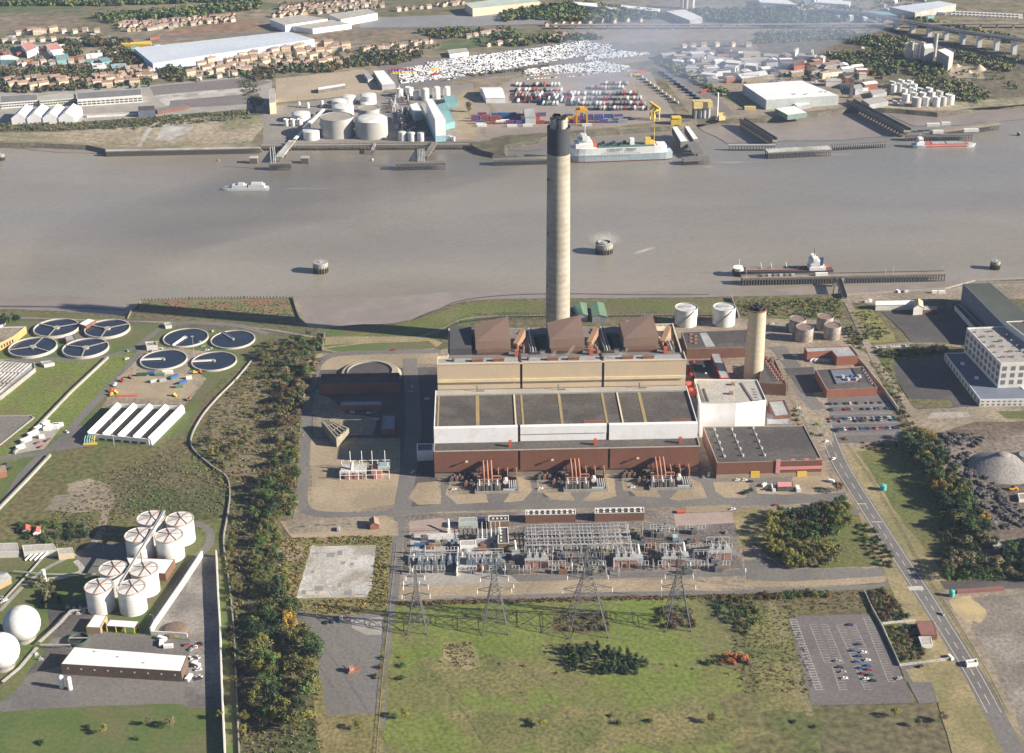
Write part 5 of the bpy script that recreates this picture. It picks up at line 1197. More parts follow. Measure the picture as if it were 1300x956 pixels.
for A, Bq, lab in(((620,662),(646,654),'small brown relay house with white roof edge beside the dark kiosk'),((632,690),(646,669),'narrow brown relay house standing end-on with square roof vents')):
 t = yard_block('relay_house',lab,A,Bq,7,M('olive_brown_brick',(.24,.17,.10),(.2,.14,.085),.2),dkroof2,group='small relay houses',cap=wpaint)
 for i in range(4):MB().cbox(-4+i*3 if A[0]==620 else-1.5,0 if A[0]==620 else-7+i*4.5,6.5,1.3,1.3,.6).build('roof_vent',wpaint,t)
B('switch_hall','pale two-tone switch house with a grey roof at the north-west switchyard corner',[(583,657),(605,656),(606,662),(582,663)],6,M('pale_green_grey',(.48,.52,.50),None,.2),M('green_grey_roof',(.30,.33,.30),None,.1),parapet=.2)
container(611,664,7,1.5,'dark blue box kiosk beside the pale switch house',dblue,w=5,h=3,cat='kiosk',name='kiosk')
container(533,694,8,0,'bright blue container on the pale concrete pad',bluem,h=2.6);container(548,690,6,0,'darker blue container behind the bright blue one',dblue,h=2.6)
container(857,671+14,5,1.5,'pale teal tank kiosk at the east end of the switchyard',M('pale_teal',(.36,.48,.5)),w=3.5,h=3,cat='kiosk',name='kiosk')
container(864,651,6,0,'bright red-orange skip beside the switchyard road',redor,w=3.4,h=1.6,cat='skip',name='skip')
P('yard',[(522,678),(584,676),(584,712),(520,712)],pconc,.3);P('yard',[(582,690),(640,688),(640,730),(578,732)],pconc,.3)
P('yard',[(512,728),(640,725),(660,740),(512,745)],conc,.4)
B('gis_wall','white-walled open bay with a pale roof west of the narrow relay house',[(584,686),(604,685),(604,692),(584,693)],5,wpaint,pale_roof,parapet=.2)
wall_thing('bay_wall','white fire wall running back from the switchyard road','wall',[(580,732),(582,700)],.8,4,wpaint)
rr = random.Random(12)
porc = M('porcelain',(.46,.45,.44),(.40,.39,.38),.4)
darkbus = M('tarnished_tube',(.30,.31,.32),None,.4)
def insul(mb,x,y,z0,z1,r=.28):
 mb.cyl(x,y,z0,r,z1-z0,8,r2=r*.8)
 k = z0+.5
 while k<z1:mb.cyl(x,y,k,r*1.5,.14,8);k+=.7
 return mb
x, y = G(668,704);t = thing('busbar_gallery','white high-voltage busbar gallery of tall posts and long tubes in the switchyard middle','busbar gallery',(x,y,0),PA);WG = dist(G(668,704),G(800,702));DG = G(668,682)[1]-y
for r_ in range(4):
 yy = DG*r_/3
 MB().bar((0,yy,7.5),(WG,yy,7.5),.9,.9).build('main_beam',porc if r_ in(0,2)else darkbus,t)
 mb = MB();n = 15
 for i in range(n+1):
  xx = WG*i/n+(.6 if i%2 else-.6)
  if(i in(6,7)and r_<2):continue
  insul(mb,xx,yy+.6,.2,8.6,.34)
 tag(mb.build('insulator',porc,t),kind='stuff')
for k in range(26):
 xx = WG*(k+.5)/26
 if k%7 in(3, ):continue
 MB().tube((xx,-2 if k%3 else 2,9.2),(xx,DG+2,9.4),.22,6).build('tube_conductor',porc if k%3 else darkbus,t)
for k in range(6):MB().tube((0,DG*k/5,10.4),(WG,DG*k/5,10.4),.18,6).build('tube_conductor',steel,t)
for xx in(0,WG*.33,WG*.66,WG):
 for yy in(0,DG):MB().box(xx-.4,yy-.4,0,xx+.4,yy+.4,9).build('portal_leg',steel,t)
def sw_trans():
 t = thing('grid_transformer','','grid transformer',(0,0,0),PA,'pink-based grid transformers')
 MB().box(-8,-5,0,8,5,5.2).build('base',pinkc,t);MB().box(-8.4,-5.4,5.2,8.4,5.4,5.7).build('deck',conc,t)
 for x in(-5,0,5):
  b_ = MB().box(x-1.6,-2,5.7,x+1.6,3,8.4).build('transformer',steel,t);[insul(MB(),x,yy,8.4,11,.35).build('bushing',porc,b_)for yy in(-1,2)]
 mb = MB()
 for x in(-8,-2.7,2.7,8):mb.tube((x,6,0),(x,6,12),.2,5).tube((x,-6.5,0),(x,-6.5,9),.2,5)
 mb.tube((-8,6,12),(8,6,12),.25,5).tube((-8,-6.5,9),(8,-6.5,9),.25,5).build('gantry',steel,t)
 for i in range(4):MB().cyl(-6+i*4,8,0,.8,6.5,8).build('surge_arrester',dsteel,t)
 return t
st0 = sw_trans();st0.location =(*G(681,716),0);st0['label'] = 'lower pink-based transformer at the west end of the busbar gallery'
for(px,py), lab in(((793,715),'pink-based grid transformer below the east end of the busbar gallery'),((854,714),'pink-based grid transformer by the pale blue cabinet'),((912,706),'pink-based grid transformer nearest the yard gate')):
 dup(st0,(*G(px,py),0),label=lab)
def cabinet(px,py,lab,m_,h=4,w=3,d=5):
 x, y = G(px,py);t = thing('cabinet',lab,'cabinet',(x,y,0),PA);MB().box(-w/2,-d/2,0,w/2,d/2,h).build('body',m_,t);MB().tube((0,d/2,h),(-.6,d/2+6,h+4),.8,8).build('duct',wpaint,t)
cabinet(812,712,'grey-blue cabinet with a white duct between two transformers',M('cabinet_blue',(.34,.40,.44)),4,4.5,6);cabinet(870,710,'pale blue cabinet beside the middle transformer',M('cabinet_blue',(.34,.40,.44)),4,4.5,7);cabinet(655,708,'square grey cabinet west of the busbar gallery',greyr,4.5,6,6)
cabinet(570,676,'small white cylinder cabinet at the pad edge',wpaint,3,2,2)
def dark_group(px,py,n,lab):
 x, y = G(px,py);t = thing('reactor_bank',lab,'reactor bank',(x,y,0),PA,'dark reactor banks')
 for i in range(n):
  a = i*5.2;MB().box(a,0,0,a+3.8,8,3.6).box(a+.5,.5,3.6,a+3.2,7.5,4.6).build('reactor',M('reactor_blue_grey',(.16,.20,.25),(.12,.15,.19),.3),t)
  [insul(MB(),a+1.9,1+2.6*j,4.6,7.4,.3).build('bushing',porc,t)for j in range(3)]
 MB().tube((-1,9,7.5),(n*5.2,9,7.5),.3,6).tube((-1,5,8),(n*5.2,5,8),.2,6).tube((-1,9,0),(-1,9,8),.2,5).tube((n*5.2,9,0),(n*5.2,9,8),.2,5).build('busbar',steel,t)
 MB().tube((-3,6,2.5),(-3,11,4),1,10).build('expansion_tank',tankw,t)
dark_group(530,720,6,'western dark reactor bank on the pale pad');dark_group(592,718,5,'eastern dark reactor bank on the pale pad behind the white fire wall')
x, y = G(604,690);t = thing('capacitor_rack','pale capacitor rack with red panel beside the narrow relay house','capacitor rack',(x,y,0),PA)
MB().box(0,0,0,20,9,3.4).build('base',pconc,t);MB().box(17,-1,1,21,2,4.5).build('red_panel',redor,t)
for i in range(6):mb = MB();[insul(mb,1.5+i*3.2,1.5+j*3,3.4,7.6,.4)for j in range(3)];mb.tube((1.5+i*3.2,0,7.6),(1.5+i*3.2,16,8),.2,5).build('capacitor_row',wpaint if i%2 else steel,t)
def isolator():
 t = thing('isolator','','isolator',(0,0,0),PA)
 MB().box(-2.6,-.3,0,-2.2,.3,3).box(2.2,-.3,0,2.6,.3,3).box(-2.8,-.3,3,2.8,.3,3.4).build('stand',steel,t)
 [insul(MB(),a,0,3.4,6.4,.26).build('insulator_post',porc,t)for a in(-2.4,0,2.4)];MB().tube((-2.4,0,6.6),(2.4,0,6.6),.14,5).build('blade',steel,t);return t
def region(px,py):
 return('by the pale pads' if px<640 else 'below the busbar gallery' if px<810 else 'near the yard gate')+(', back row' if py<705 else ', front row' if py>722 else ', middle row')
iso = isolator();cnt ={}
pos =[]
for px in range(690,790,11):pos.append((px,712))
for px in range(700,790,13):pos.append((px,722))
for px in range(705,800,16):pos.append((px,729))
for px in(520,530,545,560,600,612,625,640,655,668):pos.append((px,728))
for px in(822,832,842,880,892,902,925):pos+=[(px,700),(px-3,722)]
for px in(815,830,845,875,890):pos.append((px,676))
for px in(528,540,552,564,576):pos.append((px,704))
for i,(px,py)in enumerate(pos):
 r_ = region(px,py);cnt[r_] = cnt.get(r_,0)+1;x, y = G(px+rr.uniform(-1,1),py);k = cnt[r_]
 lab = f'white-insulator isolator {r_}, {ORD[k - 1]} from the west'
 if i==0:iso.location =(x,y,0);iso['label'] = lab;iso['group'] = 'switchyard isolators'
 else:dup(iso,(x,y,0),PA+rr.choice((0,0,1.57)),lab,'switchyard isolators')
def gantry(px1,py1,px2,py2,h,lab):
 a = Vector((*G(px1,py1),0));b_ = Vector((*G(px2,py2),0));t = thing('line_gantry',lab,'gantry',tuple(a));d = b_-a
 for p in(Vector((0,0,0)),d,d*.5):
  for sx_ in(-.8,.8):
   MB().bar((p.x+sx_,p.y,0),(p.x+sx_*.4,p.y,h),.28).build('leg',steel,t)
 mb = MB().bar((0,0,h),(d.x,d.y,h),.35).bar((0,0,h-1.4),(d.x,d.y,h-1.4),.3);n = max(4,int(d.length/2.5))
 for i in range(n):p, q = d*(i/n), d*((i+1)/n);mb.bar((p.x,p.y,h-1.4*(i%2)),(q.x,q.y,h-1.4*((i+1)%2)),.18)
 mb.build('lattice_beam',steel,t)
 mb = MB()
 for k in(.15,.35,.65,.85):p = d*k;mb.tube((p.x,p.y,h-1.5),(p.x,p.y,h-4),.22,6)
 mb.build('hanging_insulator',wpaint,t)
gantry(700,716,738,716,16,'western line gantry in front of the busbar gallery');gantry(745,716,784,715,16,'eastern line gantry in front of the busbar gallery');gantry(520,726,555,725,13,'line gantry at the west end of the pale pads');gantry(600,728,636,727,13,'line gantry behind the second pylon');gantry(828,690,860,689,14,'line gantry beside the eastern transformers');gantry(880,718,915,717,13,'line gantry nearest the yard gate')
for i in range(70):
 px, py =(rr.uniform(520,660),rr.uniform(682,732))if i%3==0 else(rr.uniform(690,930),rr.uniform(704,732))if i%3==1 else(rr.uniform(800,930),rr.uniform(668,704))
 x, y = G(px,py);w_, d_, h = rr.uniform(1,3.4), rr.uniform(1,3), rr.uniform(1,4.5);mb = MB().box(-w_,-d_,0,w_,d_,h).box(-w_*.4,-d_*.5,h+.001,w_*.5,d_*.6,h+1)
 if i%2:mb.tube((0,0,h),(rr.uniform(-2,2),2.5,h+2.5),.22,6)
 tag(mb.build('equipment_cubicle',(dsteel,M('drab_green_steel',(.12,.14,.12)),rust,oldc,MATS['reactor_blue_grey'])[i%5],loc=(x,y,0)),f'{("grey steel", "drab green", "rusty", "concrete", "slate blue")[i % 5]} switchyard cubicle, {ORD[i // 5]} of its colour {("near the pale pads", "in front of the gallery", "toward the yard gate")[i % 3]}','cubicle','switchyard cubicles')
 # pylons and conductors
def pylon(px,py,hw,h,arms,lab):
 """lattice tower: hw half width at the foot, arms = [(height, half span)]"""
 x, y = G(px,py);t = thing('pylon',lab,'pylon',(x,y,0),.03,'lattice pylons south of the switchyard')
 zt = h*.62;tw = hw*.24
 def cor(z,sx_,sy_):
  w = hw+(tw-hw)*z/zt if z<zt else tw*(1-.7*(z-zt)/(h-zt));return(w*sx_,w*sy_,z)
 pm = steel if False else M('pylon_steel',(.13,.135,.14),(.10,.105,.11),.2,rough=.6,fine=.05)
 for sx_ in(-1,1):
  for sy_ in(-1,1):
   MB().bar(cor(0,sx_,sy_),cor(zt,sx_,sy_),.42).bar(cor(zt,sx_,sy_),cor(h,sx_,sy_),.22).box(sx_*hw-.8,sy_*hw-.8,-.1,sx_*hw+.8,sy_*hw+.8,.5).build('leg',pm,t)
 mb = MB();zs =[0,h*.15,h*.28,h*.39,h*.48,h*.56,h*.63,h*.7,h*.77,h*.84,h*.91,h]
 for a, b_ in zip(zs,zs[1:]):
  for(s1,s2)in(((-1,-1),(1,-1)),((1,-1),(1,1)),((1,1),(-1,1)),((-1,1),(-1,-1))):
   mb.bar(cor(a,*s1),cor(b_,*s2),.19).bar(cor(a,*s2),cor(b_,*s1),.19).bar(cor(b_,*s1),cor(b_,*s2),.19)
 mb.build('bracing',pm,t)
 for z, s in arms:
  for sg in(-1,1):
   mb = MB();mb.bar(cor(z,sg,-1),(sg*s,0,z),.25).bar(cor(z,sg,1),(sg*s,0,z),.25).bar((sg*tw*.6,0,z+2.2),(sg*s,0,z),.22)
   for k in(.3,.6):mb.bar((sg*s*k,0,z),(sg*s*(k+.1),0,z+1.6*(1-k)),.15)
   a_ = mb.build('cross_arm',pm,t)
   MB().tube((sg*s,0,z),(sg*(s+.1),2.6,z-1.6),.22,6).build('insulator_string',wpaint,a_)
   MB().tube((sg*s,0,z),(sg*(s+.1),-2.6,z-1.6),.22,6).build('insulator_string',wpaint,a_)
 return t
PY =[pylon(530,799,6.5,46,((27,9),(34,8),(41,6)),'lattice pylon at the west edge of the lawn, beside the narrow road'),pylon(628.5,797,8.5,56,((30,11),(39,9),(48,7)),'lattice pylon second from the narrow road, in line with the small relay houses'),pylon(745,796,13,62,((30,16),(40,13),(50,10)),'widest lattice pylon, standing over brambles in front of the busbar gallery'),pylon(859,793,8.5,56,((30,11),(39,9),(48,7)),'lattice pylon ringed by bushes at the east side of the lawn')]
cb = M('conductor',(.25,.25,.26),None,1,fine=0)
def span(a,b_,sag,lab=None,group='overhead line conductors',r=.035):
 a, b_ = Vector(a), Vector(b_);mb = MB();n = 14;pr = a
 for i in range(1,n+1):
  k = i/n;p = a.lerp(b_,k);p.z-=4*sag*k*(1-k);mb.tube(tuple(pr-a),tuple(p-a),r,4);pr = p
 o = mb.build('power_line',cb,loc=tuple(a));return tag(o,lab,'power line',group)
gx =[(538,725,12),(618,727,12),(740,716,15),(897,717,12)]
for i,(t,g_)in enumerate(zip(PY,gx)):
 for j,(z,s)in enumerate(((30,10),(39,8),(48,6))if i else((27,9),(34,8),(41,6))):
  for sg in(-1,1):
   p = t.location;x, y = G(g_[0],g_[1])
   side = 'west' if sg<0 else 'east';lev =('lowest','middle','top')[j];wh =('pylon by the narrow road','second pylon','widest pylon','pylon ringed by bushes')[i]
   span((p.x+sg*s,p.y+2,z-1.6),(x+sg*(3+2*j),y,g_[2]),2,f'{lev} {side} conductor running back to the switchyard from the {wh}')
   span((p.x+sg*s,p.y-2,z-1.6),(p.x+130+60*i*0+sg*s,p.y-330,z),9,f'{lev} {side} conductor leaving south-east from the {wh}')
for i,(px,py)in enumerate(((513,762),(533,762),(652,766),(839,760),(524,745),(945,745))):
 x, y = G(px,py);t = thing('insulator_post',f'slim white insulator post, {ORD[i]} beside the verge south of the switchyard','post',(x,y,0),0,'slim posts on the south verge');MB().tube((0,0,0),(0,0,12),.22,6,.14).build('pole',steel,t);mb = MB();insul(mb,0,0,12,15,.3);mb.build('insulator',wpaint,t)
fence('mesh_fence','thin mesh fence along the south side of the switchyard road',[(505,760),(640,757),(760,753),(900,751)],2.4,3.2,steel)
fence('mesh_fence','thin mesh fence along the north side of the switchyard',[(512,676),(560,674),(660,667)],2.6,3,dsteel)
fence('timber_fence','low pale fence along the narrow road west of the lawn',[(504,690),(498,745),(492,800),(485,870),(478,960)],1.6,2.6,conc)
B('gatehouse','small gatehouse with a flat maroon roof beside the main road',[(1162.7,788.5),(1185,787.7),(1190,806),(1169,806)],4,brick2,M('maroon_roof',(.25,.12,.105),(.22,.11,.1),.1),parapet=.1)
t = B('gatehouse_annexe','lower white-walled annexe south of the maroon-roofed gatehouse',[(1166,808),(1182,808),(1184,818),(1170,819)],3,woff,pale_roof,parapet=.2)
B('security_booth','white-walled open booth on the far side of the main road',[(1226,838),(1240,836),(1242,841),(1228,843)],3,wpaint,pale_roof,parapet=.6)
wall_thing('garden_wall','white garden wall between the south car park and the gatehouse shrubs','wall',[(1097,752),(1108,776),(1120,797),(1142,846),(1205,838)],.6,2,pconc)
wall_thing('garden_wall','short white wall across the shrubs north of the gatehouse','wall',[(1120,793),(1162,789)],.6,1.8,pconc)
fence('roadside_fence','thin pale fence line east of the main road',[(1078,566),(1116,622),(1150,680),(1180,735),(1216,790),(1252,850),(1280,905)],1.3,3,conc)
x, y = G(1121,621);t = tank('water_tank','small turquoise round tank on the grass east of the main road',1121,622,8,4,m=M('turquoise_paint',(.10,.45,.40),None,.2),roof=M('turquoise_paint',(.1,.45,.4)),dome=.8,n=20)
x, y = G(1208,756);t = tank('water_tank','turquoise tank lying beside the brown wall by the dirt patch',1208,757,7,4,m=MATS['turquoise_paint'],roof=MATS['turquoise_paint'],dome=1,n=16)
wall_thing('brown_wall','long low brown-roofed wall edging the bare ground east of the road','wall',[(1214,753),(1274,749)],3,2.2,M('maroon_roof',(.25,.12,.105)))
B('garden_shed','pale-roofed shed among the trees at the east edge',[(1255,683),(1266,682.5),(1277,697),(1262,697.5)],4,M('green_wall',(.10,.2,.15),None,.2),pale_roof,parapet=.15)
rr = random.Random(21)
dk =[('navy blue',5),('blue',3),('black',4),('red',3),('silver',4),('white',2),('bottle green',2)]
car_row((1050,513.5),(1128,511.5),28,'the staff car park north row','cars in the staff car park',rr,.22)
car_row((1052,521),(1130,519),28,'the staff car park second row','cars in the staff car park',rr,.45,cols=dk)
car_row((1052,533),(1136,530.5),32,'the staff car park third row','cars in the staff car park',rr,.92,cols=dk)
car_row((1058,546),(1141,543.5),32,'the staff car park fourth row','cars in the staff car park',rr,.85,cols=dk)
car_row((1053,536),(1138,533.5),32,'the row backing the third row','cars in the staff car park',rr,.3,cols=dk)
for i,(c,px,py)in enumerate((('navy blue',1079,794),('silver',1063,840),('navy blue',1066,848),('silver',1070,854),('white',1072,862),('navy blue',1090,819),('blue',1083,827),('navy blue',1090,834),('white',1096,829),('white',1101,839),('blue',1088,841),('blue',1102,846),('maroon',1103,851),('maroon',1096,856),('bottle green',1104,858),('white',1099,863),('blue',1093,849),('black',1108,865))):
 car(c,*G(px,py),.02+rr.uniform(-.05,.05),f'{c} car in the lined south car park, {ORD[i]} from its north end','cars in the south car park',2)
car('silver',*G(1195,780),2.2,'pale car waiting on the main road just below the zebra crossing',detail=2);van(1206,836,1.9,'white van at the junction by the gatehouse',L=5.6);car('silver',*G(1141,862),.3,'silver car on the loop road round the grassy island',detail=2);car('black',*G(1168,847),.6,'dark car parked beside the garden wall junction',detail=2)
for i,(px,py,a,c)in enumerate(((945,610,.1,'white'),(936,610,.1,'white'),(953,612,.3,'black'),(971,616,1.2,'white'),(972,622,.1,'navy blue'),(1011,623,1.4,'white'),(576,622,.1,'white'),(686,621,.1,'white'),(803,619,.1,'white'),(893,606,1.2,'silver'),(1049,561,.6,'white'),(1058,583,.6,'white'),(1013,503+16,0,'white'),(1017,528,.2,'silver'),(542,507,0,'white'),(523,492,1.5,'white'),(521,498,.1,'silver'),(398,525,.1,'silver'),(380,523,.1,'white'),(447,524,.1,'white'),(468,525,.1,'white'),(475,524,.1,'silver'),(478,533,.1,'white'),(504,582,.1,'silver'),(503,599,.1,'silver'),(524,600,1,'white'),(442,539,.1,'silver'),(991,457,0,'silver'),(1009,452,0,'white'),(980,412,0,'white'),(985,646-4,.2,'red'),(930,647,.05,'white'),(500,445,.1,'red'))):
 wh = 'in front of the workshop' if 900<px and py>600 else 'beside a transformer compound' if py>600 and px>560 else 'in the power station shadow' if px<560 else 'on the eastern site roads'
 car(c,*G(px,py),a,f'{c} works car {wh}, {ORD[i]} of the scattered site cars','scattered site cars')
 # NEAR VEGETATION
D =[('broad','olive',5),('broad','green',3),('broad','grey',2),('broad','russet',.4),('bush','olive',3),('broad','dark',2)]
g = 'trees of the belt west of the power station'
grove('beside the long brown store',g,[(366,452),(402,455),(404,480),(386,500),(382,560),(356,566),(352,520),(362,480)],38,[('broad','grey',5),('broad','olive',3),('broad','russet',2),('broad','green',1)],8,13,5.5,1)
grove('at the north end of the belt',g,[(324,440),(404,424),(412,444),(366,455),(352,476),(330,462)],34,D,5,10,6,2)
grove('beside the gravel perimeter road',g,[(350,560),(378,560),(378,655),(330,655),(318,620)],34,D,7,13,5,3)
grove('along the ditch edge of the belt',g,[(286,596),(320,560),(350,480),(340,470),(330,520),(300,560),(262,556),(250,566)],40,[('broad','olive',3),('bush','olive',4),('bush','green',2),('broad','dark',1),('broad','yellow',1)],4,9,5,4)
grove('west of the derelict slab',g,[(322,655),(352,658),(356,700),(372,762),(340,770),(318,720)],28,[('broad','olive',4),('broad','green',4),('broad','dark',2),('bush','olive',2)],7,13,5,5)
tree('cone','dark',*G(354,762),20,'tall lone dark conifer standing west of the derelict slab',None,random.Random(1),wide=1.1)
grove('beside the old yard',g,[(322,768),(366,772),(402,820),(404,880),(408,930),(318,930)],44,[('broad','olive',5),('broad','green',3),('broad','golden',.7),('broad','yellow',1),('broad','dark',1)],9,16,6,6)
grove('on the west bank of the ditch',g,[(290,660),(300,660),(312,860),(316,1000),(302,1000)],26,[('bush','olive',3),('bush','grey',2),('broad','olive',2)],4,8,6,7)
wood('undergrowth',[[(326,440),(400,434),(402,470),(384,520),(378,650),(350,662),(358,740),(400,830),(420,1000),(306,1000),(298,760),(292,640),(252,566),(278,510),(320,462)]],2600,['olive','grey','green','russet'],.6,1.7,8,.4,12)
wood('thicket',[[(344,470),(384,470),(380,560),(378,655),(352,660),(356,700),(376,770),(402,820),(404,900),(318,900),(316,740),(324,640),(336,560)]],240,['olive','hedgey','olive','grey','yellow'],1.4,3,80,.42,34,hz=.9)
wood('thicket',[[(1152,570),(1172,556),(1204,600),(1250,668),(1250,692),(1204,735),(1196,700),(1190,640)],[(1204,700),(1400,690),(1400,742),(1210,736)]],420,['green','dark','olive'],1.6,3.4,81,.42,34,hz=.9)
wood('thicket',[[(978,656),(1062,648),(1066,700),(1050,718),(1000,718),(978,700)]],150,['olive','yellow','green'],1.2,2.4,82,.4,30,hz=.9)
wood('undergrowth',[[(60,660),(130,600),(232,566),(286,606),(288,655),(200,650),(150,660),(110,690),(20,700)]],1100,['olive','green','grey'],.3,.8,9,.35,9)
wood('undergrowth',[[(352,684),(498,680),(490,770),(478,775),(470,758),(480,692),(396,690),(376,762),(362,776)],[(372,764),(470,760),(486,766),(440,782),(380,776)]],900,['olive','yellow','grey','golden'],.35,1.0,10,.35,10)
wood('undergrowth',[[(932,382),(1066,378),(1070,400),(934,402)],[(1082,396),(1104,394),(1134,424),(1100,432)],[(1130,462),(1110,462),(1130,500),(1150,506)]],500,['olive','green','grey'],.6,1.5,11,.5,10)
wood('brambles',[[(504,764),(700,760),(900,756),(998,753),(1000,757),(900,761),(700,765),(504,769)]],420,['russet','olive','russet'],.4,1.1,12,.35,10)
wood('brambles',[[(702,782),(770,780),(772,800),(712,802)],[(560,820),(600,815),(604,846),(580,848)],[(690,818),(745,816),(745,824),(690,824)]],300,['russet','olive','grey'],.3,.9,13,.3,10)
wood('undergrowth',[[(960,760),(1002,756),(1012,790),(1036,880),(940,880),(925,800)],[(1004,756),(1098,750),(1098,772),(1002,778)]],700,['olive','yellow','grey'],.3,.8,14,.3,9)
wood('undergrowth',[[(178,384),(370,382),(374,402),(300,402),(180,392)]],350,['russet','olive','hedgey'],.3,.8,15,.35,9)
wood('tussocks',[[(503,770),(900,760),(1000,758),(1030,870),(1040,1000),(484,1000),(494,867)]],1300,['yellow','hedgey','olive'],.1,.28,16,.2,6)
wood('tussocks',[[(1090,576),(1150,570),(1190,620),(1236,690),(1190,714),(1150,668)],[(940,656),(1066,642),(1124,702),(1000,720)]],500,['hedgey','olive'],.1,.3,17,.2,7)
grove('in the dark clump on the lawn','conifers in the lawn clump',[(718,826),(760,820),(820,838),(822,852),(780,860),(722,852)],46,[('cone','dark',5),('cone','green',2)],4.5,8,3.2,20,wide=(1.2,1.6))
for i,(px,py,c,h)in enumerate(((924,837,'orange',9.5),(933,839,'orange',10.5),(942,840,'orange',9.5),(916,842,'russet',6.5),(950,843,'russet',6),(908,841,'olive',6),(899,843,'dark',6),(890,840,'olive',3),(925,856,'golden',3),(722,800,'yellow',5),(665,846,'russet',2.6),(635,843,'russet',2.4),(512,846,'hedgey',6),(509,862,'green',6),(508,835,'golden',3),(706,855,'russet',3),(722,853,'dark',3.5),(560,795+46,'olive',2),(486,836,'olive',5),(482,848,'russet',5),(478,860,'olive',6),(840,844,'olive',2.5),(860,846,'grey',2.5),(880,850,'olive',2.2))):
 tree('bush',c,*G(px,py),h*.62,f'{WORD[c]} bush on the lawn, {ORD[i]} of the lawn bushes','bushes dotted about the lawn',random.Random(i),name='bush')
g = 'bushes round the pylon feet'
grove('under the eastern pylon',g,[(838,772),(878,770),(882,796),(850,800),(836,790)],26,[('bush','russet',3),('bush','olive',3),('bush','grey',2)],3,4.5,3,22)
grove('under the widest pylon',g,[(722,782),(772,780),(774,800),(728,802)],16,[('bush','russet',3),('bush','olive',3)],2,3.5,3,23)
grove('east of the lawn','shrubs east of the lawn',[(900,760),(956,757),(962,784),(952,806),(930,800),(906,780)],44,[('bush','olive',3),('bush','dark',2),('bush','green',2),('bush','russet',1)],5.5,9,3.5,24)
grove('along the verge south of the yard road','shrubs along the south verge',[(960,756),(1052,752),(1054,758),(962,762)],16,[('bush','russet',3),('bush','olive',2),('bush','green',1)],3,4.9,4,25)
g = 'plantation beside the main road'
grove('on the plantation west edge',g,[(974,656),(990,652),(996,690),(984,712),(972,700)],20,[('broad','yellow',5),('poplar','yellow',1)],7,11,4.2,30)
grove('in the middle of the plantation',g,[(992,654),(1060,646),(1066,680),(1000,694)],55,[('cone','dark',4),('broad','green',3),('broad','russet',2)],6,10,4,31)
grove('at the south end of the plantation',g,[(990,694),(1050,696),(1066,708),(1056,722),(998,722)],40,[('broad','yellow',5),('broad','grey',2),('broad','olive',1)],6,10,4.2,32)
grove('at the north end of the plantation',g,[(1040,642),(1070,640),(1082,665),(1066,680)],16,[('broad','yellow',4),('broad','green',2)],7,10,4.5,33)
grove('along the west verge of the main road',g,[(1086,662),(1106,666),(1132,706),(1130,722),(1108,716),(1090,686)],34,[('bush','dark',3),('bush','russet',2),('bush','green',2)],5.5,7,3.6,34)
tree('broad','russet',*G(1063,624),8,'round russet shrub tree alone on the verge by the workshop corner',None,random.Random(2),wide=1.5)
for i,(px,py,c)in enumerate(((1008,528,'green'),(1012,534,'olive'),(1014,541,'russet'),(1037,540,'bright'),(1030,552,'green'),(1042,554,'olive'),(1057,532,'olive'),(1064,548,'green'),(1073,558,'golden'),(1022,562,'olive'),(1010,522,'olive'),(948,626,'dark'),(953,623,'dark'),(944,627,'dark'),(1020,560,'grey'))):
 tree('bush',c,*G(px,py),3.2,f'{WORD[c]} shrub beside the east blocks and staff car park, {ORD[i]} from the white block','shrubs round the staff car park',random.Random(i+50))
grove('in the gatehouse garden','gatehouse garden shrubs',[(1100,756),(1120,750),(1146,772),(1152,786),(1124,790)],34,[('bush','russet',3),('bush','dark',2),('bush','grey',2)],6,9,3.4,36)
grove('south of the gatehouse garden wall','gatehouse garden shrubs',[(1126,798),(1160,796),(1166,816),(1176,834),(1148,842)],32,[('bush','dark',3),('bush','grey',2),('bush','russet',1),('bush','olive',1)],6,8,3.4,37)
g = 'tall trees screening the rubble yard'
grove('screening the rubble yard',g,[(1150,568),(1164,556),(1178,556),(1204,600),(1250,668),(1254,694),(1226,690),(1190,640)],78,[('broad','dark',4),('broad','green',3),('broad','olive',3),('broad','golden',1),('poplar','dark',1)],9,15,4.6,40)
grove('at the south end of the screen',g,[(1204,700),(1250,690),(1310,690),(1400,700),(1400,745),(1280,735),(1196,737)],50,[('broad','dark',4),('broad','green',2),('broad','grey',2)],8,13,5,41)
grove('clipped along the lane','bright hedge trees',[(1200,728),(1268,722),(1270,734),(1204,738)],26,[('bush','bright',1)],5.5,7.5,3.4,42)
grove('along the car park edge','shrubs east of the staff car park',[(1128,500),(1140,498),(1168,556),(1152,566)],26,[('bush','olive',3),('bush','grey',2),('bush','dark',2)],5.5,8,3.6,43)
grove('south of the staff car park','shrubs east of the staff car park',[(1092,562),(1144,560),(1150,574),(1096,572)],22,[('bush','grey',3),('bush','russet',1)],4,5,3.4,44)
grove('between the old tanks and the lane','bushes by the old tanks',[(1068,418),(1082,414),(1098,438),(1090,444),(1074,432)],20,[('bush','dark',3),('bush','olive',2)],5.5,7.5,4,45)
grove('in the strip behind the old tanks','bushes by the old tanks',[(936,386),(1062,380),(1068,404),(1060,404),(940,400)],60,[('bush','olive',4),('bush','green',2),('bush','grey',1)],5.5,7.5,4,46)
grove('on the straw-coloured plot','bushes on the straw plot',[(1094,416),(1118,416),(1120,432),(1100,432)],14,[('bush','dark',3),('bush','olive',2)],5.5,6.5,4,47)
grove('along the edge of the dark yards','bushes round the dark yards',[(1110,446),(1200,440),(1204,450),(1112,456)],30,[('bush','olive',3),('bush','dark',1)],3.2,4.9,4,48)
grove('by the orange-walled building','works garden trees',[(2,404),(24,402),(30,412),(6,414)],9,[('broad','dark',3),('broad','green',2)],5,9,4,49)
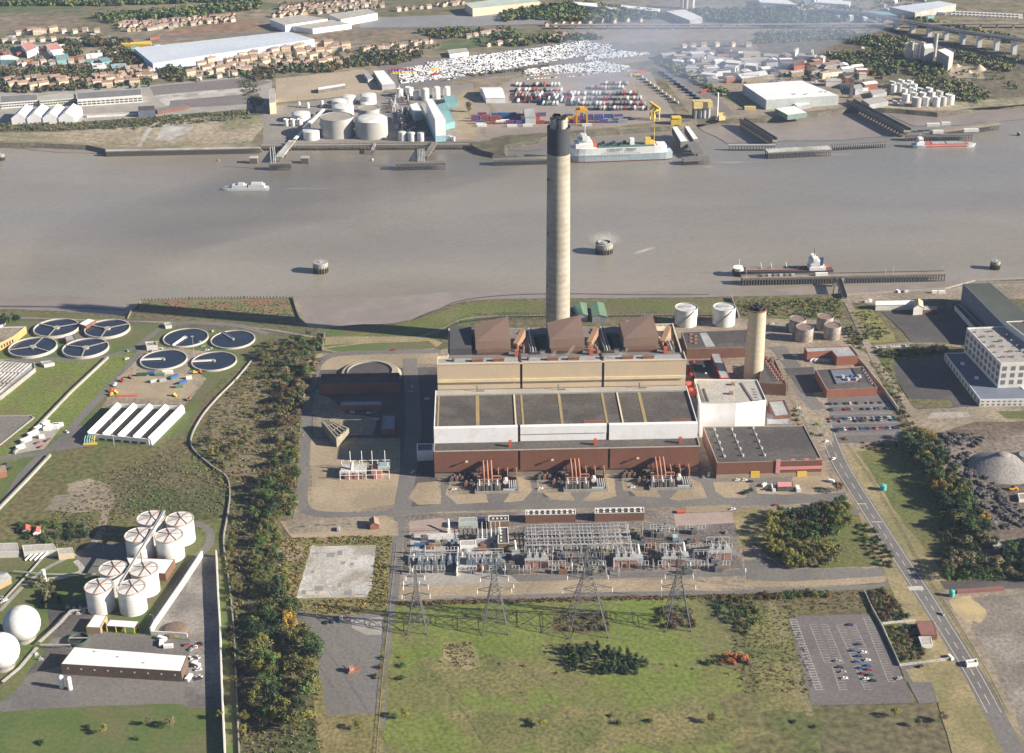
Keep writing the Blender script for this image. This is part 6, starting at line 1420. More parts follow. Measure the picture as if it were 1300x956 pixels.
grove('between the pipe racks and the spheres','digester site shrubs',[(42,742),(70,740),(78,770),(60,776)],12,[('broad','grey',3),('bush','dark',2),('cone','dark',1)],4,8,4,50)
grove('round the red-roofed huts','digester site shrubs',[(24,664),(100,660),(110,684),(60,688),(24,686)],24,[('bush','dark',3),('bush','olive',2),('bush','green',2)],4,4.9,5,51)
grove('beside the ditch wall','digester site shrubs',[(286,690),(294,690),(300,860),(290,860)],14,[('bush','olive',3),('bush','grey',1)],4,4.9,5,52)
grove('in the southern fields','trees of the southern fields',[(-60,915),(480,908),(490,930),(-60,950)],12,[('broad','yellow',2),('broad','grey',2),('bush','green',2),('bush','dark',2)],5,9,7,53)
grove('east in the southern fields','trees of the southern fields',[(500,910),(1220,908),(1230,925),(500,928)],12,[('broad','yellow',2),('bush','dark',2),('bush','olive',3),('broad','grey',1)],5,8,8,54)
# EAST SIDE
pf = building('factory','white multi-storey factory with square windows and a rooftop full of vents',[(1227.5,416),(1350,411),(1402,456),(1271,461)],30,woff,M('factory_roof',(.36,.33,.31),(.3,.28,.27),.1,fine=.15),parapet=1.2,cap=wpaint)
p = bpts(pf);fr = sorted(p,key=lambda q:q[1])[:2];fr.sort();fl_, frr = Vector(fr[0]), Vector(fr[1]);bk = sorted(p,key=lambda q:q[0])
bl2 = Vector(min([q for q in p if tuple(q)not in(tuple(fr[0]),tuple(fr[1]))],key=lambda q:q[0]))
gw = M('factory_window',(.14,.13,.14),(.22,.2,.2),.8,rough=.3,fine=.1)
for z in(9.5,16,22.5):windows(pf,bl2,fl_,z,z+4.4,9,.62,gw);windows(pf,fl_,frr,z,z+4.2,12,.55,gw)
for i in range(6):
 for j in range(7):
  q = bl2.lerp(fl_,(i+.8)/7)+(frr-fl_)*((j+.6)/8);MB().cbox(q.x,q.y,28.8,4,1.2,1.6 if(i+j)%3 else 2.4,.1).build('roof_vent',dsteel if(i+j)%2 else greyr,pf)
ph = building('factory_wing','low white wing with small windows wrapping the foot of the big factory',[(1199.5,448),(1246,447),(1300,494),(1420,490),(1424,505),(1244.5,507)],7,woff,slatebl,parapet=.6,cap=wpaint)
q = sorted(bpts(ph),key=lambda v:v[0]);a = Vector(q[0]);fb = sorted(bpts(ph),key=lambda v:v[1])[:2];fb.sort();windows(ph,a,Vector(fb[0]),1,4.8,12,.45,gw);windows(ph,Vector(fb[0]),Vector(fb[1]),1,2.6,26,.5,gw);windows(ph,Vector(fb[0]),Vector(fb[1]),4.2,5.4,26,.5,gw)
for px, py in((1222,462),(1240,480)):x, y = G(px,py,7);MB().cbox(x-ph.location.x,y-ph.location.y,6.4,3,3,1.6).build('rooflight',wpaint,ph)
t = building('penthouse_block','long narrow rooftop block with a dark top rising behind the white factory',[(1277,408),(1300,407),(1345,440),(1322,442)],35,woff,dkroof2,parapet=.8,cap=wpaint)
gs = building('steel_shed','large slate-blue steel shed with a long grey-green roof behind the factory',[(1222.5,360),(1257,359),(1322,414),(1278,416)],21,slatebl,greygrn,parapet=.1)
building('yard_store','long low white-walled store against the big slate-blue shed',[(1212,388),(1218,386),(1247,414),(1238,416)],5,woff,dkroof2,parapet=.3)
gabled('river_office','long white building of many small windows on the riverside lane',[(1112,382.5),(1160,381.5),(1160,386),(1112,387)],6,2,woff,wpaint)
t = gabled('gable_office','cream-roofed gable block at the east end of the long white riverside building',[(1160,383),(1171,382),(1172,390),(1160,391)],8,3,woff,M('cream_roof',(.6,.5,.3)))
windows(t,(-5,-5.5),(5,-5.5),2,3.5,4)
building('yard_store','low shadowed brick store beside the gable office',[(1172,388),(1190,387),(1191,393),(1172,394)],4,brick2,greyr)
for i,(px,py)in enumerate(((1187,372.5),(1195,372.5))):container(px,py,7,.02,f'white riverside container, {"western" if i == 0 else "eastern"} of the pair',wpaint,'pair of riverside containers',h=3)
for i in range(14):car(rr.choice(['white','silver','blue','white']),*G(1110+i*3.6+rr.uniform(-1,1),442-i*.2),.1,f'small vehicle on the lane past the dark yards, {ORD[i]} from the west','vehicles along the yard lane',0)
for i,(px,py)in enumerate(((1100,384),(1104,383),(1140,371),(1150,371),(1163,392),(1170,396),(1180,392),(1188,396),(1245,377),(1250,380),(1258,384),(1262,388),(1240,373))):container(px,py,5,rr.uniform(0,3),f'pale vehicle box in the riverside yards, {ORD[i]} from the west',wpaint if i%3 else steel,'pale boxes in the riverside yards',h=2.2,cat='box',name='vehicle_box')
t = tag(MB().cyl(0,0,0,27,12,28,r2=5).dome(0,0,12,5,1.2,28,3).build('aggregate_heap',heapg,loc=(*G(1272,594),0),smooth=True),'large grey cone of aggregate shaded on its west side','heap')
t = tag(MB().cyl(0,0,0,20,9,24,r2=6).build('aggregate_heap',heapg,loc=(*G(1302,590),0)),'lower sunlit grey heap joined to the large aggregate cone','heap')
RM =[]
for v in range(5):
 r0 = random.Random(v);mb = MB()
 for k in range(7):mb.add([(r0.uniform(-1,1)*1.9,r0.uniform(-1,1)*1.9,r0.uniform(0,1.9))for _ in range(4)],[(0,1,2),(0,2,3),(0,3,1),(1,3,2)])
 mb.dome(0,0,0,2.2,1.5,7,3);o = mb.build('rubble_mound',coalm if v%2 else M('rubble_grey',(.07,.066,.066),(.13,.12,.115),.4,fine=.2));RM.append(o.data);bpy.data.objects.remove(o)
poly =[G(*q)for q in[(1196,552),(1216,548),(1256,556),(1240,566),(1226,572),(1238,596),(1262,612),(1300,650),(1310,670),(1260,672),(1236,650),(1210,600)]]
for i,(x,y)in enumerate(sorted(spots(poly,150,3.0,random.Random(4)),key=lambda q:-q[1])):
 o = bpy.data.objects.new('rubble_mound',RM[i%5]);col.objects.link(o);o.location =(x,y,0);o.rotation_euler[2] = i*1.7;s = .7+(i*37%10)/9;o.scale =(s,s,s)
 tag(o,f'{"big" if s > 1.3 else "small"} dark rubble mound, {ORD[i % 50]} from the river in the {"northern" if i < 50 else "middle" if i < 100 else "southern"} part of the rubble belt','rubble mound','rubble mounds')
x, y = G(1285,622);t = thing('wheel_loader','orange machine at the foot of the grey aggregate heaps','digger',(x,y,0),.3);MB().box(-3,-1.3,.8,3,1.3,2.2).build('body',M('digger_orange',(.6,.3,.04)),t);MB().box(-.5,-1,2.2,1.5,1,3.5).build('cab',glassd,t)
for a in(-2,2):MB().tube((a,-1.5,.8),(a,1.5,.8),.8,10).build('axle_wheels',rubber,t)
MB().box(3.2,-1.6,.3,4.6,1.6,1.6).build('bucket',M('digger_orange',(.6,.3,.04)),t)
B('weighbridge_hut','pale flat-topped hut east of the orange machine',[(1292,626),(1320,624),(1322,632),(1294,634)],3,woff,tan2)
# RIVER
def w3(px,py,z=WL):return G(px,py,z)
def dolphin(px,py,wpx,h,lab,rect=False):
 x, y = w3(px,py);d = Vector((x,y,WL-H)).dot(fw);r = wpx/FOC*d/2
 t = thing('mooring_dolphin',lab,'mooring dolphin',(x,y,WL-.5));mb = MB()
 for i in range(18):a = i*.349;mb.tube((r*.96*math.cos(a),r*.96*math.sin(a),0),(r*.96*math.cos(a),r*.96*math.sin(a),h*.72),.55,6)
 mb.build('fender_piles',M('wet_timber',(.07,.065,.05),None,.3),t);MB().cyl(0,0,0,r*.88,h*.6,24).build('core',M('weedy_concrete',(.14,.14,.09),None,.3),t)
 MB().cyl(0,0,h*.55,r,h*.5,24).build('cap',conc if rect is False else dsteel,t,smooth=False);MB().cyl(0,0,h*1.05,r*.3,.5,12).tube((0,0,h),(0,0,h+5),.15,5).build('beacon',steel,t);return t
dolphin(407.5,345,19,11,'round pale dolphin with dark piles standing alone west of the tall chimney')
t = dolphin(767,320.5,22,11,'round concrete intake dolphin in foaming water east of the tall chimney');MB().ring(0,0,11.6,t.children[0].dimensions.x*0+6.5,7.3,1.2,24).build('parapet',conc,t)
dolphin(1263,341,12,9,'small dark dolphin off the riverside lane at the east');dolphin(2,203,9,8,'small dark dolphin near the far shore at the west edge')
dolphin(1293,172,3.5,5,'tiny dark dolphin beyond the far eastern jetty')
foam = bpy.data.materials.new('foam');foam.use_nodes = True;nt = foam.node_tree;N = nt.nodes;L = nt.links;b = N['Principled BSDF'];b.inputs['Base Color'].default_value =(.75,.73,.68,1);b.inputs['Roughness'].default_value = .6
tc = N.new('ShaderNodeTexCoord');n1 = N.new('ShaderNodeTexNoise');n1.inputs['Scale'].default_value = .28;n1.inputs['Detail'].default_value = 6;n1.inputs['Roughness'].default_value = .7;L.new(tc.outputs['Object'],n1.inputs['Vector'])
gr = N.new('ShaderNodeTexGradient');gr.gradient_type = 'SPHERICAL';mp = N.new('ShaderNodeMapping');mp.inputs['Scale'].default_value =(1/36,1/36,1);L.new(tc.outputs['Object'],mp.inputs[0]);L.new(mp.outputs[0],gr.inputs[0])
mu = N.new('ShaderNodeMath');mu.operation = 'ADD';L.new(n1.outputs['Fac'],mu.inputs[0]);L.new(gr.outputs['Fac'],mu.inputs[1]);mr = N.new('ShaderNodeMapRange');mr.inputs[1].default_value = .95;mr.inputs[2].default_value = 1.5;mr.inputs[4].default_value = .8;L.new(mu.outputs[0],mr.inputs[0]);mr.inputs[4].default_value = .55;L.new(mr.outputs[0],b.inputs['Alpha'])
x, y = w3(768,303);o = MB().flat([(38*math.cos(a*.262),38*math.sin(a*.262))for a in range(24)],0).build('foam',foam,loc=(x,y,WL+.05));o.scale =(1.0,1.25,1);tag(o,kind='stuff')
x, y = w3(818,318);o = MB().add([(-26,-18,0),(26,-18,0),(26,18,0),(-26,18,0)],[(0,1,2,3)]).build('foam',foam,loc=(x,y,WL+.06));o.scale =(.22,1,1);o.rotation_euler[2] = -.9;tag(o,kind='stuff')
for px, py, sx_, sy_ in((395,239.5,1.6,.08),(372,239.5,1.0,.07),(930,206,1.3,.1),(1060,196,1.6,.07),(900,212,.5,.1)):
 x, y = w3(px,py);o = MB().flat([(38*math.cos(a*.262),38*math.sin(a*.262))for a in range(24)],0).build('foam',foam,loc=(x,y,WL+.07));o.scale =(sx_,sy_,1);tag(o,kind='stuff')
def hull_mesh(L_,Bm,z0,z1,bow=.22,stern=.08,flare=1.15):
 """pointed bow at +x, rounded stern"""
 mb = MB();n = 16;secs =[]
 for i in range(n+1):
  u = i/n;x = -L_/2+L_*u
  w = 1.0
  if u>1-bow:k =(u-(1-bow))/bow;w = math.sqrt(max(0,1-k**1.8))if k<1 else 0
  if u<stern:w = .75+.25*(u/stern)
  secs.append((x,max(w,.02)*Bm/2))
 v =[]
 for x, w in secs:v+=[(x-(2.5 if x>L_*.4 else 0),-w/flare,z0),(x-(2.5 if x>L_*.4 else 0),w/flare,z0),(x,w,z1),(x,-w,z1)]
 f =[]
 for i in range(n):a = i*4;c = a+4;f+=[(a,c,c+3,a+3),(c+1,a+1,a+2,c+2),(a+3,c+3,c+2,a+2),(a+1,c+1,c,a)]
 f+=[(0,3,2,1),(n*4,n*4+1,n*4+2,n*4+3)]
 return mb.add(v,f)
def ship(name,lab,cat,a,b_, ):
 A, Bq = Vector(w3(*a)), Vector(w3(*b_));c =(A+Bq)/2;d = Bq-A
 return thing(name,lab,cat,(c.x,c.y,WL),math.atan2(d.y,d.x)), d.length
t, Ls = ship('cargo_ferry','large white and grey roll-on cargo ferry moored near the far bank behind the tall chimney','ferry',(852,199.5),(716,204.5))
hg = M('hull_grey_blue',(.38,.45,.48),(.34,.41,.44),.05)
hull_mesh(Ls,22,-1,.8).build('waterline',M('antifouling_red',(.22,.07,.05)),t);hull_mesh(Ls,22.6,.8,7.5).build('hull',hg,t)
up = hull_mesh(Ls*.93,22.7,7.5,14);up.build('upper_hull',wpaint,t,loc=(Ls*.02,0,0));MB().box(-Ls*.33,-10,14,Ls*.2,10,14.4).build('vehicle_deck',M('deck_green',(.10,.17,.14),(.08,.14,.115),.1),t)
MB().box(Ls*.24,-10,14,Ls*.40,10,18.5).box(Ls*.26,-9,18.5,Ls*.37,9,22).box(Ls*.29,-11,22,Ls*.34,11,25).build('superstructure',wpaint,t);windows(t,(Ls*.26,9.05),(Ls*.37,9.05),19,20.4,8)
MB().tube((Ls*.31,0,25),(Ls*.31,0,35),.5,6).box(Ls*.31-.4,-3,30,Ls*.31+.4,3,30.8).build('mast',wpaint,t);MB().box(-Ls*.3,-3,14,-Ls*.25,3,21).build('casing',yell,t)
MB().box(-Ls*.33,-2,14,-Ls*.3,2,18).tube((-Ls*.335,0,14),(-Ls*.335,0,30),.4,6).build('stern_mast',yell,t)
MB().box(-Ls*.15,-6,14.4,-Ls*.11,2,20).build('vent_house',wpaint,t)
MB().box(-Ls*.44,-8,11,-Ls*.36,8,14.5).build('stern_deckhouse',wpaint,t)
for i in range(12):
 MB().box(-Ls*.08+i*4.6,-7+(i%3)*5,14.4,-Ls*.08+i*4.6+3.6,-4.8+(i%3)*5,17).build('deck_trailer',dblue if i%2 else black,t)
t.scale =(1,1,1.32)
for i in range(2):MB().box(Ls*.2,-8+i*12,15,Ls*.235,-5+i*12,18).build('lifeboat',redor,t)
lt = bpy.data.curves.new('lettering','FONT');lt.body = 'COBELFRET   FERRIES';lt.size = 4.0;lt.extrude = .03;lt.align_x = 'CENTER';lt.materials.append(M('letter_grey',(.10,.12,.14),None,1))
l0 = bpy.data.objects.new('lettering_outline',lt);col.objects.link(l0);bpy.context.view_layer.update();lme = bpy.data.meshes.new_from_object(l0);bpy.data.objects.remove(l0);lo = bpy.data.objects.new('hull_lettering',lme);col.objects.link(lo);lo.parent = t;lo.location =(-Ls*.02,11.45,10.6);lo.rotation_euler =(R_(90),0,R_(180))
windows(t,(Ls*.17,11.40),(-Ls*.2,11.40),8.2,9.2,16,.35,glassd,'port')
windows(t,(Ls*.3,11.34),(-Ls*.1,11.34),5.8,6.5,14,.2,glassd,'port')
t, Ls = ship('tanker','dark-hulled tanker with a white bridge moored behind the long piled jetty','ship',(1056,347.5),(928.5,349.5))
hull_mesh(Ls,16,-1,6).build('hull',M('hull_dark_maroon',(.06,.045,.05),None,.1),t);hull_mesh(Ls*.985,15.4,6,6.4).build('deck',M('deck_maroon',(.11,.06,.055),None,.1),t)
hull_mesh(Ls*.1,13,6,9,.6,.3).build('forecastle',wpaint,t,loc=(Ls*.44,0,0));MB().box(-Ls*.42,-7,6,-Ls*.26,7,10).box(-Ls*.36,-6.5,10,-Ls*.27,6.5,17).box(-Ls*.33,-8,17,-Ls*.29,8,20).build('bridge',wpaint,t)
for z in(11,14):windows(t,(-Ls*.27-11,6.55),(-Ls*.27,6.55),z,z+1,5,.5)
MB().cyl(-Ls*.39,0,10,2,8,12).build('funnel',dblue,t);MB().tube((-Ls*.31,0,20),(-Ls*.31,0,29),.35,6).build('mast',dsteel,t);MB().tube((-Ls*.41,4,10),(-Ls*.47,4,9),.9,8).build('lifeboat',redor,t)
for i in range(6):MB().tube((-Ls*.2+i*1,-4+i*1.6,7),(Ls*.36,-4+i*1.6,7),.3,5).build('deck_pipe',rust if i%2 else steel,t)
for x in(-.05,.1,.2):MB().tube((Ls*x,0,6),(Ls*x+2,0,14),.35,6).build('derrick',wpaint,t)
MB().tube((Ls*.43,0,9),(Ls*.43,0,18),.3,6).build('foremast',wpaint,t)
t, Ls = ship('coaster','grey and orange coaster moored below the far eastern jetty','ship',(1158,187),(1239,185.5))
hull_mesh(Ls,13,-1,4).build('hull',M('hull_pale_grey',(.5,.53,.54),None,.1),t);MB().box(-Ls*.3,-5.5,4,Ls*.36,5.5,5.2).build('hatch_coaming',redor,t);MB().box(-Ls*.2,-4.5,5.2,0,4.5,5.8).box(2,-4.5,5.2,Ls*.3,4.5,5.8).build('hatch_cover',greyr,t)
MB().box(-Ls*.45,-5,4,-Ls*.33,5,8).box(-Ls*.42,-4.5,8,-Ls*.35,4.5,13).build('bridge',wpaint,t);MB().tube((-Ls*.4,0,13),(-Ls*.4,0,19),.3,5).build('mast',steel,t);windows(t,(-Ls*.42,-4.52),(-Ls*.35,-4.52),10,11.2,4)
MB().box(-Ls*.3,-6.35,1.6,Ls*.34,6.35,3.4).build('orange_band',redor,t)
t, Ls = ship('river_ferry','small white passenger catamaran moving up river with a thin wake','ferry',(341,240.5),(282,240.5))
for s in(-3.4,3.4):hull_mesh(Ls,2.6,-.5,3,.2).build('hull',wpaint,t,loc=(0,s,0))
MB().box(-Ls*.46,-4.6,2.6,Ls*.3,4.6,3.3).build('deck',wpaint,t);MB().add([(Ls*.3,-4.4,3.2),(Ls*.42,0,3.2),(Ls*.3,4.4,3.2),(Ls*.26,-4,5.6),(Ls*.26,4,5.6)],[(0,1,3),(1,2,4),(1,4,3)]).build('foredeck',wpaint,t)
MB().box(-Ls*.42,-4.3,3.3,-Ls*.08,4.3,6.8).box(-.04*Ls,-4.3,3.3,Ls*.27,4.3,6.2).box(-Ls*.38,-3.6,6.8,-Ls*.14,3.6,8.6).box(Ls*.02,-3,6.2,Ls*.14,3,8.2).build('cabin',wpaint,t)
for s in(-1, ):windows(t,(-Ls*.42,-4.32),(Ls*.27,-4.32),4.4,5.3,14,.6,glassd)
for px, py, lab in((277.5,204.5,'tiny orange buoy west of the far jetty'),(473,203.5,'tiny white buoy between the two far jetties')):
 x, y = w3(px,py);tag(MB().cyl(0,0,-.5,1.3,1.6,12).cyl(0,0,1.1,1.2,2,10,r2=.2).build('buoy',orange if 'orange' in lab else wpaint,loc=(x,y,WL)),lab,'buoy')
def jetty(name,lab,a,b_,wd,ztop,n,m=None,rows=2,pil=.5,sd=0):
 A, Bq = Vector(w3(*a,ztop)), Vector(w3(*b_,ztop));d = Bq-A;t = thing(name,lab,'jetty',(A.x,A.y,0),math.atan2(d.y,d.x));L_ = d.length
 MB().box(0,0,ztop-1,L_,wd,ztop).build('deck',m or deckm,t);mb = MB();n_ = min(n,100)
 MB().box(0,.3,ztop-2.6,L_,.8,ztop-1.002).build('fascia_beam',conc,t)
 pl = None
 for i in range(n_):
  if pl is None:pl = MB().box(-pil/2,0,WL-2,pil/2,.8,ztop-1.01).box(-pil/2,wd-1,WL-2,pil/2,wd-.2,ztop-1.01).build('pile_bent',timber,t)
  else:q = pl.copy();col.objects.link(q)
  (pl if i==0 else q).location =(L_*(i+.5)/n_,.05,0)
 return t, L_
t, Lj = jetty('jetty','long timber-piled jetty on the near side of the dark tanker',(942,353),(1201.5,347.5),9,2.5,74,pil=1.1)
for x in range(6):MB().box(Lj*.1+x*6,2,2.5,Lj*.1+x*6+3.4,5,4.5).build('deck_hut' if x==4 else 'pipe_stand',steel if x%2 else deckm,t)
MB().box(Lj*.36,1,2.5,Lj*.42,4,5.5).build('white_hut',wpaint,t);MB().tube((0,7,3.3),(Lj,7,3.3),.5,6).tube((0,8,3),(Lj*.5,8,3),.4,6).build('deck_pipes',dsteel,t)
for x in(.02,.98,.7,.74):MB().tube((Lj*x,1,2.5),(Lj*x,1,11),.2,5).build('lamp_post',steel,t)
a, b_ = Vector(G(1064,354,1.5)), Vector(G(1072,378,1.5));d = b_-a;t = thing('access_bridge','short dark access bridge from the shore to the long piled jetty','bridge',(a.x,a.y,0),math.atan2(d.y,d.x));MB().box(0,-2.5,.8,d.length,2.5,1.5).build('deck',deckm,t);MB().box(0,-2.6,1.5,d.length,-2.4,4).box(0,2.4,1.5,d.length,2.6,4).build('truss',dsteel,t)
MB().box(1,-6,WL-1,3.5,6,2.4).box(d.length*.5,-3,WL-1,d.length*.5+2,3,.8).build('pier',conc,t)
wall_thing('river_wall','pale concrete wall running from the small chimney yard to the riverbank','wall',[(928,379),(933,392),(938,404)],.8,3.5,pconc)
fence('pile_row','row of dark timber piles along the river edge of the red saltmarsh',[(180,381),(240,379),(310,378),(372,378)],1.6,3.2,timber,rails=0,post=1.1)
wall_thing('sheet_wall','dark sheet-pile wall at the east end of the red saltmarsh','wall',[(371,377.5),(375,391),(380,405)],.8,1.6,dsteel)
wall_thing('sheet_wall','dark sheet-pile wall at the west end of the red saltmarsh','wall',[(162,405),(167,394),(180,383)],.8,1.2,oldc)
wall_thing('garden_block_wall','dark wall closing the walled thicket on the grass bank','wall',[(412,424),(409,446)],.8,3,dsteel)
wall_thing('flood_wall','thin pale flood wall along the riverside lane at the east','wall',[(1075,375),(1130,371.5),(1200,367),(1238,357),(1300,354),(1420,352)],.7,1.6,conc)
# smoke and haze
def volmat(name,dens,colr):
 m = bpy.data.materials.new(name);m.use_nodes = True;nt = m.node_tree;nt.nodes.remove(nt.nodes['Principled BSDF']);v = nt.nodes.new('ShaderNodeVolumePrincipled')
 v.inputs['Density'].default_value = dens;v.inputs['Color'].default_value =(*colr,1);v.inputs['Anisotropy'].default_value = .1
 nt.links.new(v.outputs[0],nt.nodes['Material Output'].inputs['Volume']);return m
def plume(name,path,mat_,seed,n=20):
 rr = random.Random(seed);rings =[]
 P_ =[Vector(p[:3])for p in path];mb = MB();v =[];K = len(path)
 for i, p in enumerate(path):
  a = P_[max(0,i-1)];b_ = P_[min(K-1,i+1)];d =(b_-a).normalized();s = d.cross(Vector((0,1,0))if abs(d.z)>.9 else Vector((0,0,1))).normalized();u = s.cross(d)
  for k in range(n):
   th = 2*math.pi*k/n;r = p[3]*(1+.22*math.sin(3*th+i*1.3)+rr.uniform(-.1,.1));q = P_[i]+s*r*math.cos(th)+u*r*math.sin(th);v.append(q)
 f =[]
 for i in range(K-1):f+=[(i*n+k,i*n+(k+1)%n,(i+1)*n+(k+1)%n,(i+1)*n+k)for k in range(n)]
 f+=[tuple(range(n-1,-1,-1)),tuple(range((K-1)*n,K*n))]
 o = mb.add(v,f).build(name,mat_,smooth=True);bm_ = bmesh.new();bm_.from_mesh(o.data);bmesh.ops.recalc_face_normals(bm_,faces=bm_.faces);bm_.to_mesh(o.data);bm_.free();return tag(o,kind='stuff')
def sp(px,py,z,r):return(*G(px,py,z),z,r)
def sp(px,py,rad,yy):
 d = ray(px,py);k = yy/d.y;p = d*k;return(p.x,p.y,H+p.z,rad)
plume('smoke',[sp(707,147,3,1261),sp(711,133,9,1275),sp(717,119,15,1295),sp(727,104,22,1320),sp(741,89,29,1350),sp(760,75,36,1390),sp(786,61,43,1440),sp(820,49,49,1500),sp(864,38,54,1560),sp(920,28,58,1630),sp(985,20,60,1700),sp(1060,14,50,1780),sp(1120,8,30,1850),sp(1170,2,10,1890),sp(1210,-14,.2,1920)],volmat('smoke_volume',.003,(.60,.73,1.0)),1)
stm = volmat('steam_volume',.12,(.95,.95,.95))
for i,(px,py,z,s)in enumerate(((782,423,62,3.0),(790,415,66,2.6),(840,424,62,3.2),(785,452,61,2.2),(700,452,61,2),(722,447,61,2.4),(718,452,60,1.8),(792,448,64,1.8),(845,432,60,2.4))):
 x, y = G(px,py,z);plume('steam',[(x,y,z-2,.5),(x+s*.3,y,z,s*.6),(x+s*.9,y+s*.2,z+s*.9,s*.8),(x+s*1.7,y+s*.3,z+s*1.9,s*.5),(x+s*2.2,y,z+s*2.6,.2)],stm,i,10)
 # FAR BANK GROUND
P('field',[(-100,-30),(900,-30),(900,18),(440,30),(180,40),(-100,45)],fieldA,6,step=40)
P('green_field',[(100,24),(330,2),(380,6),(200,26)],fieldG,5,step=30);P('green_field',[(-100,2),(130,-4),(100,12),(-100,20)],fieldG,5,step=30)
P('brown_field',[(-100,22),(100,20),(105,34),(40,40),(-100,42)],brownf,5,step=30)
P('brown_field',[(215,40),(300,22),(330,30),(345,36),(200,50)],M('red_brown_field',(.24,.15,.10),(.2,.14,.09),.01,fine=.2,fsc=.06),4,step=30)
P('field',[(400,34),(560,34),(640,44),(540,52),(440,62),(330,60),(400,50)],brownf,4,step=30)
P('green_field',[(560,52),(650,42),(760,40),(740,50),(560,64)],fieldG,3,step=30)
P('hardstanding',[(457,23),(640,16),(680,11),(700,14),(694,30),(560,34),(457,35)],M('wide_tarmac',(.24,.24,.25),(.21,.21,.22),.01,fine=.08))
P('brown_field',[(700,36),(900,30),(1010,36),(1000,50),(860,52),(760,56),(720,48)],M('pale_scrape',(.27,.22,.165),(.23,.19,.14),.01,fine=.15,fsc=.05),4,step=30)
P('scrub',[(960,44),(1080,40),(1110,60),(1100,80),(1060,86),(960,74)],M('far_scrub',(.145,.12,.075),(.11,.10,.06),.03,fine=.3,fsc=.1),4,step=30)
P('field',[(1100,30),(1330,70),(1330,130),(1190,140),(1110,120)],MATS['far_scrub'],4,step=30)
P('hardstanding',[(0,62),(80,58),(140,70),(190,74),(190,88),(60,90),(0,90)],tan2,2)
P('yard',[(-100,116),(190,108),(320,96),(345,102),(348,138),(180,160),(-100,162)],conc,1)
P('yard',[(190,110),(320,98),(346,104),(320,112),(196,122)],M('grey_tarmac',(.19,.17,.165),(.165,.15,.145),.02,fine=.1),1)
P('yard',[(196,121),(320,110),(322,118),(210,134)],pconc,1);P('yard',[(215,128),(330,118),(322,132),(215,138)],MATS['grey_tarmac'],1)
P('grass',[(-100,156),(100,155),(190,148),(322,138),(330,150),(180,166),(0,170),(-100,170)],scrub,2)
wl = M('waste_land',(.36,.30,.215),(.30,.25,.18),.02,fine=.25,c3=(.2,.19,.11),sc3=.012,fsc=.15)
P('waste_ground',[(-100,168),(60,168),(120,164),(190,160),(190,170),(170,186),(140,187),(110,181),(-100,176)],wl,1.5)
P('waste_ground',[(192,160),(260,148),(345,146),(336,158),(318,182),(180,187),(176,180)],wl,1.5)
P('rubble_ground',[(206,158),(246,156),(244,164),(216,178),(196,178)],pconc,2.5,step=8)
road('path',[(176,187),(190,164),(206,152),(230,146)],6,pconc)
P('yard',[(350,100),(462,88),(480,110),(490,118),(350,130)],M('sandy_yard',(.40,.33,.24),(.35,.29,.21),.02,fine=.12),1)
P('yard',[(334,136),(480,118),(600,106),(610,180),(334,183)],M('tank_yard',(.26,.235,.21),(.22,.20,.18),.03,fine=.2),.5)
P('yard',[(572,120),(600,112),(612,150),(606,178),(580,178),(576,150)],tan,1)
P('container_yard',[(602,126),(645,104),(660,92),(780,82),(826,92),(860,152),(760,163),(700,168),(640,172),(605,180)],M('terminal_tarmac',(.30,.26,.225),(.26,.225,.195),.02,fine=.12),.5)
P('car_yard',[(480,84),(540,72),(560,76),(600,70),(598,96),(560,110),(506,112)],MATS['grey_tarmac'],.5)
P('car_yard',[(538,80),(640,62),(740,50),(790,60),(830,68),(740,80),(640,96),(600,100)],MATS['grey_tarmac'],.5)
P('verge',[(596,102),(640,97),(740,82),(800,70),(832,70),(828,76),(740,88),(660,98),(622,108)],tan2,.8)
P('yard',[(828,74),(900,64),(1060,80),(1110,100),(1120,130),(1080,136),(960,148),(880,150),(850,110)],tan2,1)
road('road',[(829,80),(870,104),(912,132),(925,146)],16,MATS['grey_tarmac']);road('verge',[(826,76),(860,92),(915,120),(950,140)],8,fieldG)
road('road',[(-60,49),(60,49),(180,47),(300,44),(380,39),(520,36),(700,34)],14,asph);road('road',[(620,178),(612,160),(625,140),(612,120),(640,100)],7,tan2)
road('road',[(60,60),(50,74),(70,88)],8,asph);road('railway',[(1090,24),(1180,55),(1300,84),(1400,100)],22,dasph);road('railway',[(1120,84),(1098,70),(1086,56),(1060,44)],10,dasph)
P('quarry',[(1200,80),(1250,88),(1250,100),(1210,98),(1196,88)],wl,2,step=8);P('quarry',[(1080,45),(1130,52),(1136,60),(1110,56)],wl,1)
P('verge',[(1130,118),(1165,130),(1240,128),(1330,120),(1330,130),(1190,141),(1110,136)],wl,1.5)
# far woods (uncountable) and hedges
wood('woodland',[[(106,24),(330,3),(330,12),(240,22),(140,30)],[(-60,2),(160,-6),(330,-6),(330,2),(130,8),(-60,8)],[(640,16),(700,8),(720,20),(640,28)],[(720,4),(800,14),(860,22),(760,30),(690,26)]],1500,['dark','green','olive'],4,7,60,2.2,14)
wood('woodland',[[(76,52),(96,54),(104,70),(84,74)],[(130,66),(150,60),(176,72),(186,82),(150,84)],[(100,50),(160,52),(170,58),(110,60)]],420,['dark','olive','russet'],3,6,61,1.8,14)
wood('woodland',[[(-60,94),(40,88),(130,84),(190,92),(196,106),(100,114),(40,118),(-60,120)],[(192,80),(220,82),(236,104),(210,104)],[(300,92),(345,86),(350,100),(318,104)],[(330,84),(420,80),(480,66),(530,62),(540,72),(500,84),(460,84),(420,92),(350,94)]],1500,['green','olive','dark','russet','grey'],2.5,5,62,1.6,14)
